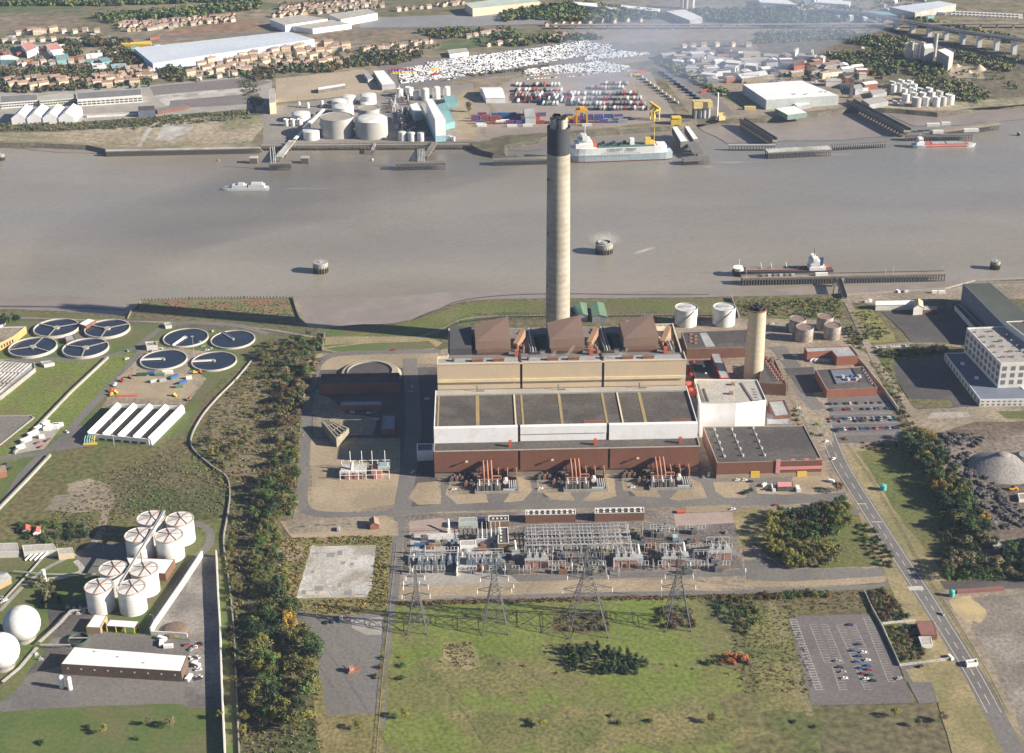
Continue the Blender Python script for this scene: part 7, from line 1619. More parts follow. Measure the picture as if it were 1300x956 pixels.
wood('woodland',[[(530,42),(590,36),(620,40),(600,48),(560,50)],[(620,40),(650,36),(660,48),(630,52)],[(640,50),(760,44),(764,50),(650,60)],[(860,14),(1080,8),(1110,24),(1000,36),(900,28)]],900,['dark','green','olive'],3,5.5,63,1.8,14)
wood('woodland',[[(1060,44),(1150,48),(1160,62),(1110,60),(1080,56)],[(1110,62),(1150,66),(1150,86),(1110,80)],[(1050,70),(1120,66),(1140,92),(1120,100),(1080,84)],[(1150,82),(1205,84),(1196,98),(1150,96)],[(1210,66),(1290,84),(1280,92),(1214,76)]],1100,['olive','green','grey','dark'],2.4,4.6,64,1.8,14)
wood('woodland',[[(1170,96),(1230,108),(1262,122),(1240,132),(1200,124),(1160,106)],[(1160,22),(1290,48),(1290,56),(1160,34)],[(960,42),(1080,40),(1080,50),(960,56)],[(840,74),(930,120),(920,124),(834,82)]],1100,['olive','green','grey'],2,4,65,1.4,12)
wood('undergrowth',[[(-60,158),(100,156),(190,150),(320,140),(328,150),(180,164),(-60,168)],[(560,92),(640,90),(700,82),(700,86),(600,98)],[(840,78),(870,98),(864,100),(836,82)],[(300,100),(326,100),(338,140),(318,140)]],700,['olive','green','grey'],1.2,2.6,66,.9,10)
wood('scattered_trees',[[(196,84),(330,74),(440,58),(450,80),(400,90),(236,106)],[(0,100),(190,92),(190,112),(0,118)],[(150,30),(300,20),(300,30),(150,42)],[(350,4),(490,-2),(490,12),(350,22)],[(455,66),(550,52),(560,60),(470,76)],[(600,46),(720,42),(730,54),(610,60)]],620,['dark','green','olive'],2,4,67,1.3,12)
wood('scattered_trees',[[(0,46),(140,44),(150,60),(100,84),(0,90)],[(838,70),(1060,72),(1110,98),(1060,108),(900,96)],[(990,0),(1180,0),(1180,24),(1000,20)],[(1120,50),(1300,70),(1300,120),(1160,100)]],420,['dark','green','olive','grey'],1.8,3.6,68,1.2,12)
g = 'trees among the far houses'
grove('among the far-bank houses',g,[(196,84),(330,74),(430,62),(520,56),(540,70),(420,92),(240,104)],34,[('broad','dark',3),('broad','green',3),('broad','olive',2)],7,12,16,70,True)
tree('poplar','olive',*G(595,142),15,'lone upright tree beside the teal-roofed shed across the river',None,random.Random(4),wide=1.8)
# big sheds and works of the far bank
t = B('distribution_shed','enormous pale blue-roofed distribution shed with a dark west wall, beyond the houses',[(170,61),(366,40),(399,49.5),(194,80.5)],13,lblue,M('pale_blue_roof_sheet',(.52,.57,.64),(.45,.50,.58),.01,fine=.05),parapet=.1,cap=wpaint)
t = B('distribution_shed','white distribution shed at the top, western of the cluster of three',[(343,24.5),(383,18.5),(416,24),(362,32)],12,white,pale_roof,parapet=.1)
t = B('distribution_shed','long low white-fronted shed in front of the cluster of three',[(371,33),(421,25),(446,30),(397,36.5)],9,white,pale_roof,parapet=.1)
t = B('distribution_shed','white distribution shed at the top, eastern of the cluster of three',[(418,18.5),(467,11),(479,16.5),(433,25)],12,white,pale_roof,parapet=.1)
for pts, h, wm_, rm, lab in(([(590,4),(672,-6),(686,2),(600,11)],14,cream,M('pale_green_roof',(.45,.52,.47)),'wide pale green roofed shed with cream walls at the top edge'),([(728,2),(758,4),(759,9),(734,6)],10,white,white,'small bright white shed at the top edge beyond the wide tarmac'),([(769,8),(784,10),(790,14),(774,11)],8,white,white,'smaller white shed east of the bright white shed at the top'),([(788,6),(838,11),(834,15),(789,9)],8,white,white,'long narrow white shed under the smoke at the top'),([(845,14),(870,12),(892,22),(876,26)],10,greyr,white,'white-roofed shed just above the long viaduct in the smoke'),([(1130,9),(1193,1),(1214,5),(1162,16)],12,pale_roof,M('pale_blue_roof_sheet',(.5,.55,.6)),'large pale-roofed shed above the concrete viaduct piers'),([(1098,13),(1128,15),(1140,20),(1104,18)],6,tealm,tealm,'low teal-roofed shed west of the large shed above the viaduct'),([(960,-4),(1000,0),(1012,6),(965,3)],9,white,white,'white shed at the top edge, western of the far town'),([(1040,-2),(1080,2),(1078,6),(1036,3)],9,white,white,'white shed at the top edge, middle of the far town'),([(568,63.5),(592,61),(595,66),(571,69)],6,white,pale_roof,'long white office beside the export car park'),([(473.6,90),(487.5,89),(502,106),(485,108)],8,greyr,white,'pale-roofed long shed running away from the river west of the trucks'),([(461,92),(467,90),(474,99),(467,101)],6,greyr,greyr,'small grey annexe west of the pale-roofed long shed'),([(554.5,133),(565.6,130),(577.5,154),(565.5,157)],9,tealm,tealm,'long teal-roofed shed alongside the tall white mill'),([(563,122),(578,120.5),(581,130),(566,131)],7,tealm,tealm,'small teal-roofed shed north of the tall white mill'),([(520,133),(530,130),(536,141),(526,144)],12,M('pale_green_wall',(.45,.6,.52)),white,'white-roofed block with a green front beside the tall white mill'),([(534,132),(540,130),(551,150),(545,152)],8,greyr,pale_roof,'narrow pale roof between the green-fronted block and the mill'),([(943,107),(1018,102),(1065,121),(973,127)],14,M('shed_grey_green',(.44,.48,.47)),white,'very large bright white-roofed warehouse above the right-hand foreshore'),([(984,137.5),(1009,134),(1025,143),(1000,146)],7,M('shed_dark_green',(.2,.28,.24)),white,'white-roofed shed on the foreshore below the very large warehouse'),([(1003,128),(1018,124.5),(1030,132),(1012,135)],6,greyr,white,'small white-roofed shed tucked at the foot of the very large warehouse'),([(1190,63.5),(1200,61),(1211,66),(1205,72)],22,pale_roof,white,'tall pale block beside the cement works towers'),([(900,74),(912,70),(948,80),(936,86)],6,greyr,pale_roof,'long pale-roofed unit in the middle of the far industrial estate'),([(893,83),(910,82),(914,86),(898,87)],5,greyr,white,'small bright white roof in the dark corner of the far industrial estate'),([(936,94),(972,89),(976,95),(942,100)],7,tan2,white,'pale long shed behind the very large bright warehouse'),([(1007,77),(1021,75),(1022,82),(1008,84)],12,redbr,brick2,'red brick block in the far industrial estate'),([(0,71),(12,69),(24,73),(20,76),(0,76)],8,tealm,white,'teal-walled white-roofed retail shed at the west edge'),([(58,57),(72,54),(80,62),(64,64)],9,white,M('salmon_roof',(.62,.30,.27)),'salmon-roofed retail shed west of the dark copse'),([(64,64),(78,62),(82,68),(68,70)],7,white,white,'white-roofed shed below the salmon-roofed retail shed'),([(26,56),(38,52),(48,60),(34,66)],10,white,M('salmon_roof',(.6,.3,.3)),'salmon and white block at the head of the retail park'),([(70,70),(86,68),(89,75),(72,77)],7,tealm,tealm,'teal-roofed retail shed beside the dark copse'),([(124,74),(136,72),(142,77),(130,79)],6,tealm,tealm,'small teal-roofed unit among the far trees'),([(116,80),(134,80),(136,86),(118,87)],6,white,white,'bright white flat-roofed unit below the teal-roofed unit'),([(140,81),(160,80),(162,85),(142,86)],6,tealm,M('blue_green_roof',(.3,.5,.55)),'blue-green roofed unit beside the bright white unit'),([(150,56),(158,54),(192,52),(192,56)],5,yell,yell,'long yellow-roofed building behind the enormous blue shed'),([(403,111),(438,105.5),(440,108.5),(404,114.5)],5,dsteel,wpaint,'long thin white canopy edged red on the sandy yard'),([(342,113),(349,112),(350,130),(342,131)],16,cream,pale_roof,'narrow cream office tower at the yard west of the oil depot'),([(0,122),(47,119.5),(48,127),(0,130.5)],9,woff,M('slate_grey_roof',(.2,.2,.2),(.16,.16,.165),.1,fine=.2),'long grey-roofed factory with white window bands at the west edge'),([(49,122.5),(86,117.5),(96,120),(96,124),(50,128)],9,M('cream_green_wall',(.5,.53,.42)),pale_roof,'cream-walled middle factory between two long grey roofs'),([(97,118),(179,112.5),(180,120.5),(98,126)],11,woff,MATS['slate_grey_roof'],'long grey-roofed factory with a white east end beside the dark shed'),([(175,135),(196,134),(197,140),(175,141)],9,slatebl,dkroof2,'dark blue-black shed above the waste ground'),([(110,145),(174,141.5),(174,143.5),(110,147)],3,woff,pale_roof,'long open vehicle shelter behind the saw-tooth shed'),([(196,138),(236,131),(240,134),(200,141)],5,brick2,M('slate_grey_roof',(.2,.2,.2)),'ruined brick range beside the dark blue-black shed'),([(1180,370-360+0),(1200,12),(1200,16),(1180,14)],5,white,white,'small white unit beneath the large shed above the viaduct')):
 t = B('shed' if 'block' not in lab and 'tower' not in lab else 'works_block',lab,pts,h,wm_,rm,parapet=.1)
 if 'factory' in lab:
  q = sorted(bpts(t),key=lambda v:v[1])[:2];q.sort()
  for z in(2,5.4):windows(t,q[0],q[1],z,z+1.8,14,.8)
gabled('terminal_shed','white ridged shed at the west end of the container terminal',[(609,111),(635,110.5),(641,124),(617,124)],8,5,white,white,along='short')
for i in range(4):
 x0 = 14+i*20;gabled('saw_tooth_shed',f'white gabled bay, {ORD[i]} from the west of the four-bay saw-tooth shed',[(x0,150-i*.3),(x0+19.7,149.5-i*.3),(x0+30,138-i*.3),(x0+10.3,138.5-i*.3)],9,7,white,white,along='short' if False else None,over=0,group='bays of the saw-tooth shed')
t = B('mill','tall narrow white mill with a pale blue foot standing at the far quay',[(540.6,126.5),(549,125),(565.5,151),(552.4,152)],30,white,white,parapet=.1)
p = bpts(t);MB().prism(inset(p,-.25),0,8,cap=True).build('blue_plinth',M('pale_blue_plinth',(.35,.58,.68)),t)
# tanks of the oil depot
T =[(382.5,153,23.5,10,'wide','north of the three small tanks',2.4),(364,159.5,7,9,'small','western of three small tanks in a row',0),(372.3,159.5,7,9,'small','middle of three small tanks in a row',0),(381,159.5,7,9,'small','eastern of three small tanks in a row',0),(395.5,176,21,11,'low','at the quay below the sloping pipe bridge',1),(430.5,136,19,10,'medium','behind the pair of grey giants, western',1.5),(436,144.5,27,11,'wide','directly behind the western grey giant',2),(443,131,18,10,'medium','at the back of the depot, beside the road',1.5),(467.5,131,21,12,'wide','farthest back in the eastern file of the depot',2),(466,142,14,12,'medium','second back in the eastern file of the depot',1),(508,122,8,11,'small','western of the back row by the car yard',0),(520,121,10,12,'small','second in the back row by the car yard',0),(528,126,8,11,'small','at the head of the pipe maze',1),(540,127,10,16,'tall','just north of the tall white mill',2),(554,125,10,16,'tall','north of the teal-roofed shed, western',2),(567,123,9.5,14,'tall','north of the teal-roofed shed, eastern',2),(511,178,10,11,'small','western of three at the foot of the pipe maze',1),(522.5,178.5,9.5,11,'small','middle of three at the foot of the pipe maze',1),(534.5,178.5,9.5,11,'small','eastern of three at the foot of the pipe maze',1),(565,178,4,7,'tiny','western of three beside the mill foot',0),(571,178.5,4,7,'tiny','middle of three beside the mill foot',0),(576,179,4,6,'tiny','eastern of three beside the mill foot',0),(380,136,3.5,7,'tiny','western of two behind the wide low tank',1),(391,137,4,7,'tiny','eastern of two behind the wide low tank',1),(409,136,4,9,'tiny','at the head of the sloping pipe bridge',1)]
for px, py, w, h, sz, wh, dm in T:tank('storage_tank',f'{sz} white tank {wh}',px,py,w,h,m=tankw,roof=tankw,dome=dm,group='white tanks of the far oil depot',n=24)
tank('storage_tank','huge grey tank with a dished grey roof, western of the two giants',428.5,171,41.5,25,m=tankg,roof=M('grey_tank_roof',(.34,.31,.27),(.28,.26,.22),.1),group='grey giants',n=40)
tank('storage_tank','huge grey tank with a white domed roof, eastern of the two giants',472,172,41.5,23,m=tankg,roof=tankw,dome=4,group='grey giants',n=40)
tank('storage_tank','grey tank half hidden behind the eastern giant',469,160,27,25,m=tankg,roof=M('grey_tank_roof',(.34,.31,.27)),group='grey giants',n=32)
rr = random.Random(33)
for i in range(54):
 px, py = 492+rr.uniform(0,26)+(i/54)*8, 118+(i/54)*52;x, y = G(px,py)
 if i%3==0:t = thing('distillation_column',f'slim process column, {ORD[i // 3]} from the north in the pipe maze','process column',(x,y,0),0,'process columns in the pipe maze');MB().cyl(0,0,0,1.2,rr.uniform(7,14),8).build('column',M('rosy_steel',(.46,.36,.34),(.4,.31,.29),.3)if i%2 else steel,t);MB().tube((0,0,6),(5,0,6),.4,5).build('pipe',steel,t)
 else:t = tag(MB().box(-3,-1.6,0,3,1.6,rr.uniform(2,5)).tube((-3,0,5),(4,0,5),.5,6).cyl(1,0,0,1,6.5,8).build('process_unit',[M('rosy_steel',(.46,.36,.34)),dsteel,steel][i%3],loc=(x,y,0)),f'low pipework unit, {ORD[i - i // 3 - 1]} from the north in the pipe maze','process unit','process units in the pipe maze')
P('yard',[(512,142),(545,146),(552,174),(516,172)],dasph,.3)
def ramp(name,lab,a,za,b_,zb,w,m_):
 A, Bq = Vector((*G(a[0],a[1],za),za)), Vector((*G(b_[0],b_[1],zb),zb));t = thing(name,lab,'pipe bridge' if 'pipe' in lab else 'ramp',(A.x,A.y,0));d = Bq-A;O = Vector((0,0,za))
 q = Vector((d.x,d.y,0)).normalized();q = Vector((-q.y,q.x,0))*w/2;e = Vector((d.x,d.y,zb));k = Vector((0,0,1.6))
 v =[O-q,O+q,e+q,e-q];v =[p-k for p in v]+v;MB().add([tuple(p)for p in v],[(3,2,1,0),(4,5,6,7),(0,1,5,4),(1,2,6,5),(2,3,7,6),(3,0,4,7)]).build('deck',m_,t)
 for k in(.12,.5,.9):p = O.lerp(e,k);MB().box(p.x-.8,p.y-w*.4,WL-1,p.x+.8,p.y+w*.4,p.z-1.65).build('trestle',dsteel,t)
 return t
ramp('pipe_bridge','long sloping white pipe bridge climbing from the far jetty into the oil depot',(374,176),6,(411,138),9,4,wpaint)
ramp('approach_ramp','wide pale approach ramp pipe bridge down to the western depot jetty',(371,178),5,(354,199),3,9,pconc);ramp('approach_ramp','pale ramp from the mill foot down to the eastern depot jetty',(552,180),4,(540,199),3,7,deckm);ramp('approach_ramp','small landing ramp between the two depot jetties',(476,182),3,(472,190),1,3,pconc)
t, Lj = jetty('jetty','western depot jetty head with three white masts',(341,208),(369,207.5),9,3,12,pil=1.2)
for x in(.1,.22,.3):MB().tube((Lj*x,4,3),(Lj*x,4,24),.35,6).build('loading_mast',wpaint,t)
t, Lj = jetty('jetty','eastern depot jetty head with a cluster of white masts',(502,208),(566,206.5),10,3,26,pil=1.2)
for i in range(5):MB().tube((Lj*(.45+.03*i),6,3),(Lj*(.45+.03*i),6,20),.35,6).build('loading_mast',wpaint,t)
for px, lab in((322,'square dark dolphin west of the western depot jetty'),(387,'square dark dolphin east of the western depot jetty')):
 x, y = w3(px,208);t = thing('mooring_dolphin',lab,'mooring dolphin',(x,y,WL-1));MB().box(-5,0,0,5,8,8).build('pile_block',timber,t);MB().box(-5.3,-.3,8,5.3,8.3,9).build('cap',pconc,t)
jetty('quay','long dark-piled quay edging the far waste ground',(134,191.5),(330,187.5),5,2,90,m=pconc,pil=1.3);jetty('quay','low dark quay wall below the oil depot',(331,184.5),(596,183),4,1.6,60,m=conc,pil=.5)
t, Lj = jetty('jetty','dark piled berth behind the tall chimney and the cargo ferry bow',(626,203),(722,200.5),10,2,40,pil=1.0,m=deckm);MB().box(Lj*.05,8,2,Lj*.3,9,3.5).build('rail_fence',dsteel,t)
jetty('jetty','dark floating berth astern of the cargo ferry',(868,203),(902,201),12,1.5,14,m=dsteel);jetty('jetty','piled berth with a pale deck west of the eastern pier',(975,193),(1056,189),14,3.5,36,pil=1.0,m=pconc)
jetty('jetty','thin dark walkway jetty running east from the pale-decked berth',(1056,184),(1126,180),3,2,24,m=dsteel);jetty('jetty','curved dark walkway from the ferry berth to the pale-decked berth',(925,184),(985,184),4,2,16,m=steel)
jetty('jetty','dark jetty of close piles at the far eastern basin',(1185,168),(1270,156.5),9,3,44,pil=.9);jetty('jetty','short dark trestle above the orange coaster',(1150,172),(1236,171),8,2,22,pil=.7,m=dsteel)
for i,(px,py,w_)in enumerate(((1184,163,18),(1200,161.5,12),(1232,170,20),(1190,172,14))):container(px,py,w_,.05,f'pale deck cabin on the far eastern jetties, {ORD[i]} from the west',woff,'cabins on the far eastern jetties',w=5,h=4,z=3.1,cat='cabin',name='deck_cabin')
def pier(lab,a,b_,w=9):
 A, Bq = Vector(G(a[0],a[1],3)), Vector(G(b_[0],b_[1],3));d = Bq-A;t = thing('pier',lab,'pier',(A.x,A.y,0),math.atan2(d.y,d.x));MB().box(0,-w/2,1,d.length,w/2,3).build('deck',deckm,t)
 MB().box(0,-w/2-.1,3,d.length,-w/2+.4,6).box(0,w/2-.4,3,d.length,w/2+.1,6).build('side_truss',dsteel,t)
 pb = None
 for i in range(20):
  if pb is None:pb = MB().box(-.8,-w/2,WL-1,.8,w/2,.99).build('trestle',timber,t);q = pb
  else:q = pb.copy();col.objects.link(q)
  q.location =(d.length*(i+.5)/20,0,0)
pier('long dark pier crossing the mud from the works to the far eastern jetty',(1079,128),(1152,166),11);pier('dark pier crossing the mud to the pale-decked berth',(942,152),(984,178),7)
for i,(a,b_,c,d_)in enumerate((((853,161),(860,160),(874,179),(864,180)),((869,160.5),(875,159.5),(887,176),(880,177)))):building('link_span',f'{"western" if i == 0 else "eastern"} long white-roofed link span astern of the cargo ferry',[a,b_,c,d_],9,dsteel,white,parapet=.1,z0=0,group='roofed link spans')
x, y = G(858,157);t = tag(MB().box(-7,-6,0,7,6,9).box(-6,-7,9,6,5,10).build('ramp_house',yell,loc=(x,y,0)),'yellow ramp house at the head of the western link span','ramp house')
ramp('link_ramp','dark sloping link ramp from the roofed spans to the floating berth',(878,180),6,(886,194),2,14,dsteel)
# container terminal
def crane(px,py,lab,m_,hgt,spanx,rz=0,boom=0):
 x, y = G(px,py);t = thing('gantry_crane',lab,'gantry crane',(x,y,0),rz)
 for a in(-spanx/2,spanx/2):
  for b_ in(-5,5):MB().box(a-.7,b_-.7,0,a+.7,b_+.7,hgt).build('leg',m_,t)
 MB().box(-spanx/2-1,-6,hgt,spanx/2+1,-3.6,hgt+2.4).box(-spanx/2-1,3.6,hgt,spanx/2+1,6,hgt+2.4).box(-3,-6,hgt+2.41,3,6,hgt+5).build('main_girder',m_,t)
 if boom:MB().bar((0,-boom/2,hgt+4),(0,boom/2,hgt+8),3,2.5).build('boom',m_,t)
 MB().box(-2,-2,hgt-6,2,2,hgt-3).build('trolley',dsteel,t);return t
crane(738.5,158,'orange gantry crane among the container stacks',M('crane_orange',(.72,.36,.04)),19,14,.03)
crane(831,152,'yellow leaning-boom crane at the east end of the terminal quay',yell,14,8,.5,24)
CM =[('maroon',maroon,5),('purple',purple,5),('blue',bluem,3),('dull red',M('dull_red',(.32,.08,.07)),4),('grey',greyr,2),('white',wpaint,1),('orange',M('crane_orange',(.7,.3,.04)),1)]
rr = random.Random(44);k = 0
for row,(py0,x0,x1,st)in enumerate(((147.5,612,690,2),(150.5,604,692,3),(154,604,690,3),(157.5,610,686,2),(149.5,722,790,2),(152.5,722,796,3),(156,728,792,2))):
 px = x0
 while px<x1 and k<290:
  n = rr.choice([1,st,st,2]);run = rr.choice(CM if rr.random()<.5 else CM[:4])
  for j in range(n):
   c = run if rr.random()<.6 else rr.choices(CM,[q[2]for q in CM])[0]
   container(px,py0,12.2,.02,f'{c[0]} container, tier {("one", "two", "three")[j]}, {ORD[min(58, int((px - x0) / 3))]} bay along {("the back", "the second", "the third", "the front")[row % 4]} row {"west" if row < 4 else "east"} of the chimney',c[1],'stacked shipping containers',z=.05+j*2.72);k+=1
  px+=12.6
for i,(px,py)in enumerate(((612,160.5),(670,160.5),(745,160),(650,161))):container(px,py,13,.02,f'white trailer box, {ORD[i]} placed on the terminal quay edge',wpaint,'white boxes on the terminal quay',h=3.4)
gabled('quay_warehouse','grey-white warehouse with a dark west roof behind the container stacks',[(667,149),(680,149),(676,136),(664,137)],10,5,woff,greyr,along='short')
def trailer_proto(m_):
 t = thing('lorry_trailer','','trailer',(0,0,0));MB().box(-6.6,-1.25,1.2,6.6,1.25,3.9).build('box_body',m_,t);MB().box(-6.2,-1,.2,-2.4,1,1.19).box(4.4,-.9,.1,4.8,.9,1.19).build('running_gear',rubber,t);return t
tc_ =[('white',wpaint,6),('dark blue',dblue,3),('black',black,3),('red',redm,2),('grey',greyr,3),('green',greenm,1),('pink',pink,1)]
tp ={n:trailer_proto(m_)for n,m_,_ in tc_};used = set();cnt = 0
rows =[(109,652,712),(112.5,752,806),(116,655,715),(120,656,812),(123,655,730),(126.5,655,816),(129.5,658,735),(133,660,820),(139,740,822),(107.5,770,800)]
for r_,(py0,x0,x1)in enumerate(rows):
 px = x0;kk = 0
 while px<x1:
  if rr.random()<.86 and not(px<690 and py0>131):
   n = rr.choices([q[0]for q in tc_],[q[2]for q in tc_])[0];x, y = G(px,py0+rr.uniform(-.4,.4));lab = f'{n} trailer, {ORD[min(kk, 57)]} from the west in row {("one two three four five six seven eight nine ten").split()[r_]} of the trailer park'
   if n not in used:q = tp[n];used.add(n);q.location =(x,y,0);q.rotation_euler[2] = 1.45;q['label'] = lab;q['group'] = 'trailers in rows at the terminal'
   else:dup(tp[n],(x,y,0),1.45+rr.uniform(-.05,.05),lab,'trailers in rows at the terminal')
   kk+=1;cnt+=1
  px+=4.3+(rr.random()<.08)*6
for n in tp:
 if n not in used:remove_tree(tp[n])
rows =[(506,97,556,91,14),(508,101,560,94,14),(510,105,552,99,12),(560,104,606,92,12),(560,100,600,90,10),(662,94,770,85,26),(664,97,740,91,18),(668,101,730,97,14),(735,96,790,88,16),(740,92,800,90,14)]
k = 0
for r_,(x0,y0,x1,y1,n)in enumerate(rows):
 for i in range(n):
  c = rr.choices(['white','silver','blue','black','navy blue','red'],[9,5,1,1,1,1])[0];u =(i+.5)/n
  car(c,*G(x0+(x1-x0)*u,y0+(y1-y0)*u),.4,f'{c} export car, {ORD[i]} from the west in block {("one two three four five six seven eight nine ten").split()[r_]} behind the terminal','export cars nearest the terminal',0);k+=1
mb = MB();mm =[white,silver,bluem,black,dblue]
def mini(x,y,a,mi):
 c, s = math.cos(a), math.sin(a);mb.mat(mi);mb.cbox(x,y,.2,4.3,1.8,.8,a);mb.cbox(x,y,1.0,2.2,1.6,.5,a)
for blk in([(540,80),(600,71),(690,60),(740,52),(776,58),(770,66),(700,78),(620,92),(600,95),(560,88)],[(750,60),(800,66),(828,68),(800,72),(740,78)],[(664,88),(760,78),(800,84),(786,92),(700,92),(664,94)],[(505,88),(560,80),(600,86),(598,94),(520,106),(508,106)]):
 w =[G(*q)for q in blk];a = .3;c, s = math.cos(a), math.sin(a);rx =[p[0]*c+p[1]*s for p in w];ry =[-p[0]*s+p[1]*c for p in w];v = min(ry);j = 0
 while v<max(ry):
  u = min(rx)
  while u<max(rx):
   x, y = u*c-v*s, u*s+v*c
   if inside((x,y),w)and rr.random()<.93:mini(x,y,a+1.57,rr.choices(range(5),[12,4,1,1,1])[0])
   u+=2.55
  v+=4.8 if j%2 else 5.8;j+=1
tag(mb.build('parked_cars_mass',mm),kind='stuff')
for i in range(24):
 x, y = G(498+(i%8)*3.6+(i//8)*.8,89.5+(i//8)*2.2-(i%8)*.12);m_, n =((redm,'red'),(purple,'purple'),(yell,'yellow'))[(i//8)]
 t = thing('lorry_cab',f'{n} lorry cab, {ORD[i % 8]} from the west in its row behind the long pale shed','lorry',(x,y,0),.3,'coloured lorry cabs');MB().box(-1.2,-1.2,.8,1.2,1.2,3.6).build('cab',m_,t);MB().box(-4.5,-1,.4,-1.2,1,1.2).build('chassis',m_,t)
for i,(px,py)in enumerate(((548,90.5),(552,89.5),(556,89),(549,96.5),(553,96),(557,95.5))):container(px,py,6,.3,f'{"yellow" if i < 3 else "red"} boxy truck body, {ORD[i % 3]} of three in the car yard',yell if i<3 else redm,'bright truck bodies in the car yard',h=3.4,cat='truck body',name='truck_body')
rr = random.Random(91)
for i in range(80):
 px = rr.uniform(0,200)if i%2 else rr.uniform(960,1180);py = rr.uniform(44,84)if i%2 else rr.uniform(-2,24)
 container(px,py,rr.uniform(6,18),rr.uniform(0,3),f'{("white", "grey", "teal", "brick-red")[i // 2 % 4]} small far unit, {ORD[i // 8]} of its colour {"round the retail park" if i % 2 else "in the top right town"}, {("largest", "smaller")[i % 3 == 0]} kind',(wpaint,greyr,tealm,redbr)[i//2%4],'small far units',w=rr.uniform(4,10),h=rr.uniform(3,7),cat='unit',name='small_unit')
x, y = G(891,150);t = thing('batching_plant','yellow-topped batching plant standing on grey silo legs by the foreshore','batching plant',(x,y,0),.1)
for i in range(4):MB().cyl(-9+i*6,0,0,2.6,15,14).build('silo',steel,t)
MB().box(-13,-5,15,13,9,24).build('top_house',M('straw_yellow',(.62,.5,.22)),t);MB().box(-12,4,0,12,9,15).build('back_wall',dsteel,t)
x, y = G(910,152);tag(MB().cyl(0,0,0,1.4,38,12,r2=1.1).build('steel_chimney',wpaint,loc=(x,y,0)),'slim white steel chimney beside the yellow-topped plant','chimney')
container(952,139,16,.05,'long yellow container behind the slim white chimney',M('straw_yellow',(.6,.5,.2)),w=5,h=4.5);B('works_block','small yellow block at the foot of the slim white chimney',[(912,143),(920,142.5),(921,147),(913,148)],6,M('straw_yellow',(.6,.5,.2)),M('straw_yellow',(.6,.5,.2)))
for i in range(4):x, y = G(955+i*19,139-i*1.0);t = tank('silo',f'slim white silo, {ORD[i]} from the west in front of the very large warehouse',1008+(i%2)*15 if i<2 else 1030+i*6,132-(i>1)*3,3.4,15,cat='silo',roof=tankw,n=12)
rr = random.Random(55)
for i in range(30):
 u = i/30;row = i%3;px = 812+row*26+u*50;py = 98+u*36-row*6
 container(px,py,12,-.75,f'{("pale", "dark", "green")[row]} rail container, {ORD[i // 3]} from the north along siding {("one", "two", "three")[row]}',(pale_roof,dblue,greenm)[row],'containers along the sidings',h=3)
for i,(px,py)in enumerate(((893,118),(897,116),(812,93),(817,92),(808,96.5),(803,96.5))):container(px,py,8,.2,f'{"red-orange" if i < 4 else "yellow"} machine box, {ORD[i % 4]} around the sidings',redor if i<4 else yell,'bright boxes by the sidings',h=3.5,cat='box',name='machine_box')
g = 'small units of the far industrial estate';k = 0
poly =[G(*q)for q in[(838,76),(880,66),(1060,78),(1108,96),(1106,118),(1060,112),(1020,98),(945,102),(905,108),(870,92)]]
for x, y in sorted(spots(poly,95,19,rr),key=lambda q:-q[1]):
 w_, d_, h, a = rr.uniform(9,26), rr.uniform(8,18), rr.uniform(4,9), rr.choice([0,.35,-.4]);c, s = math.cos(a), math.sin(a)
 rf, cn = rr.choice([(white,'white'),(pale_roof,'pale'),(greyr,'grey'),(dkroof2,'dark'),(tile,'rust-brown'),(pale_roof,'pale'),(white,'white')])
 pts =[(x+u*w_/2*c-v*d_/2*s,y+u*w_/2*s+v*d_/2*c)for u,v in((-1,-1),(1,-1),(1,1),(-1,1))]
 lab = f'{"long" if w_ > 18 else "short"} {"tall" if h > 6.5 else "low"} {cn}-roofed unit, {ORD[k % 58] if k < 58 else "late " + ORD[k - 58]} from the north in the far estate'
 if k%3:gabled('industrial_unit',lab,pts,h,1.5,rr.choice([woff,greyr,redbr,tan2]),rf,group=g,world_pts=True)
 else:building('industrial_unit',lab,pts,h,rr.choice([woff,greyr,redbr,cream]),rf,group=g,world_pts=True,parapet=.3)
 k+=1
for i in range(60):
 x, y = G(rr.uniform(850,1100),0)[0], 0;px = rr.uniform(845,1100);py = 72+(px-845)*.09+rr.uniform(0,26);container(px,py,rr.uniform(3,7),rr.uniform(0,3),f'{("white", "grey", "blue")[i % 3]} vehicle box, {ORD[i // 3]} scattered in the far estate yards',(wpaint,greyr,bluem)[i%3],'vehicle boxes in the far estate',h=2.4,cat='vehicle',name='vehicle_box')
k = 0
TF =[(1163,135,11.5,13),(1175.5,134,10.5,12),(1188,134.5,10,13),(1196,134,10,13),(1205,132.5,11.5,14),(1150,129,9,11),(1160,127,9,11),(1171,127,9,11),(1182,127,9,12),(1192,126,9,12),(1148,121,8,10),(1158,120,8,10),(1168,120.5,8,10),(1179,121,9,11),(1134,118,7,12),(1141,116,7,12),(1150,114,8,10),(1160,115,8,10),(1133,111,8,9),(1144,109,8,9),(1155,110,8,9),(1136,133,6,6),(1145,134,6,7)]
for px, py, w, h in TF:tank('storage_tank',f'{"pale" if k % 3 else "grey"} tank, {ORD[k]} counting back from the water in the far eastern tank farm',px,py,w,h,m=tankw if k%3 else tankg,roof=tankw,group='tanks of the far eastern farm',n=18);k+=1
for i,(p_,h)in enumerate((([(1094,126),(1120,122),(1128,128),(1104,133)],7),([(1104,115),(1122,112),(1126,117),(1108,121)],6),([(1082,108),(1094,106),(1096,112),(1086,114)],8))):B('works_shed',('white-roofed works shed at the landward end of the long dark pier','pale-roofed works shed behind the pier-end shed','pale block beside the slim tower at the pier head')[i],p_,h,greyr,pale_roof,parapet=.1)
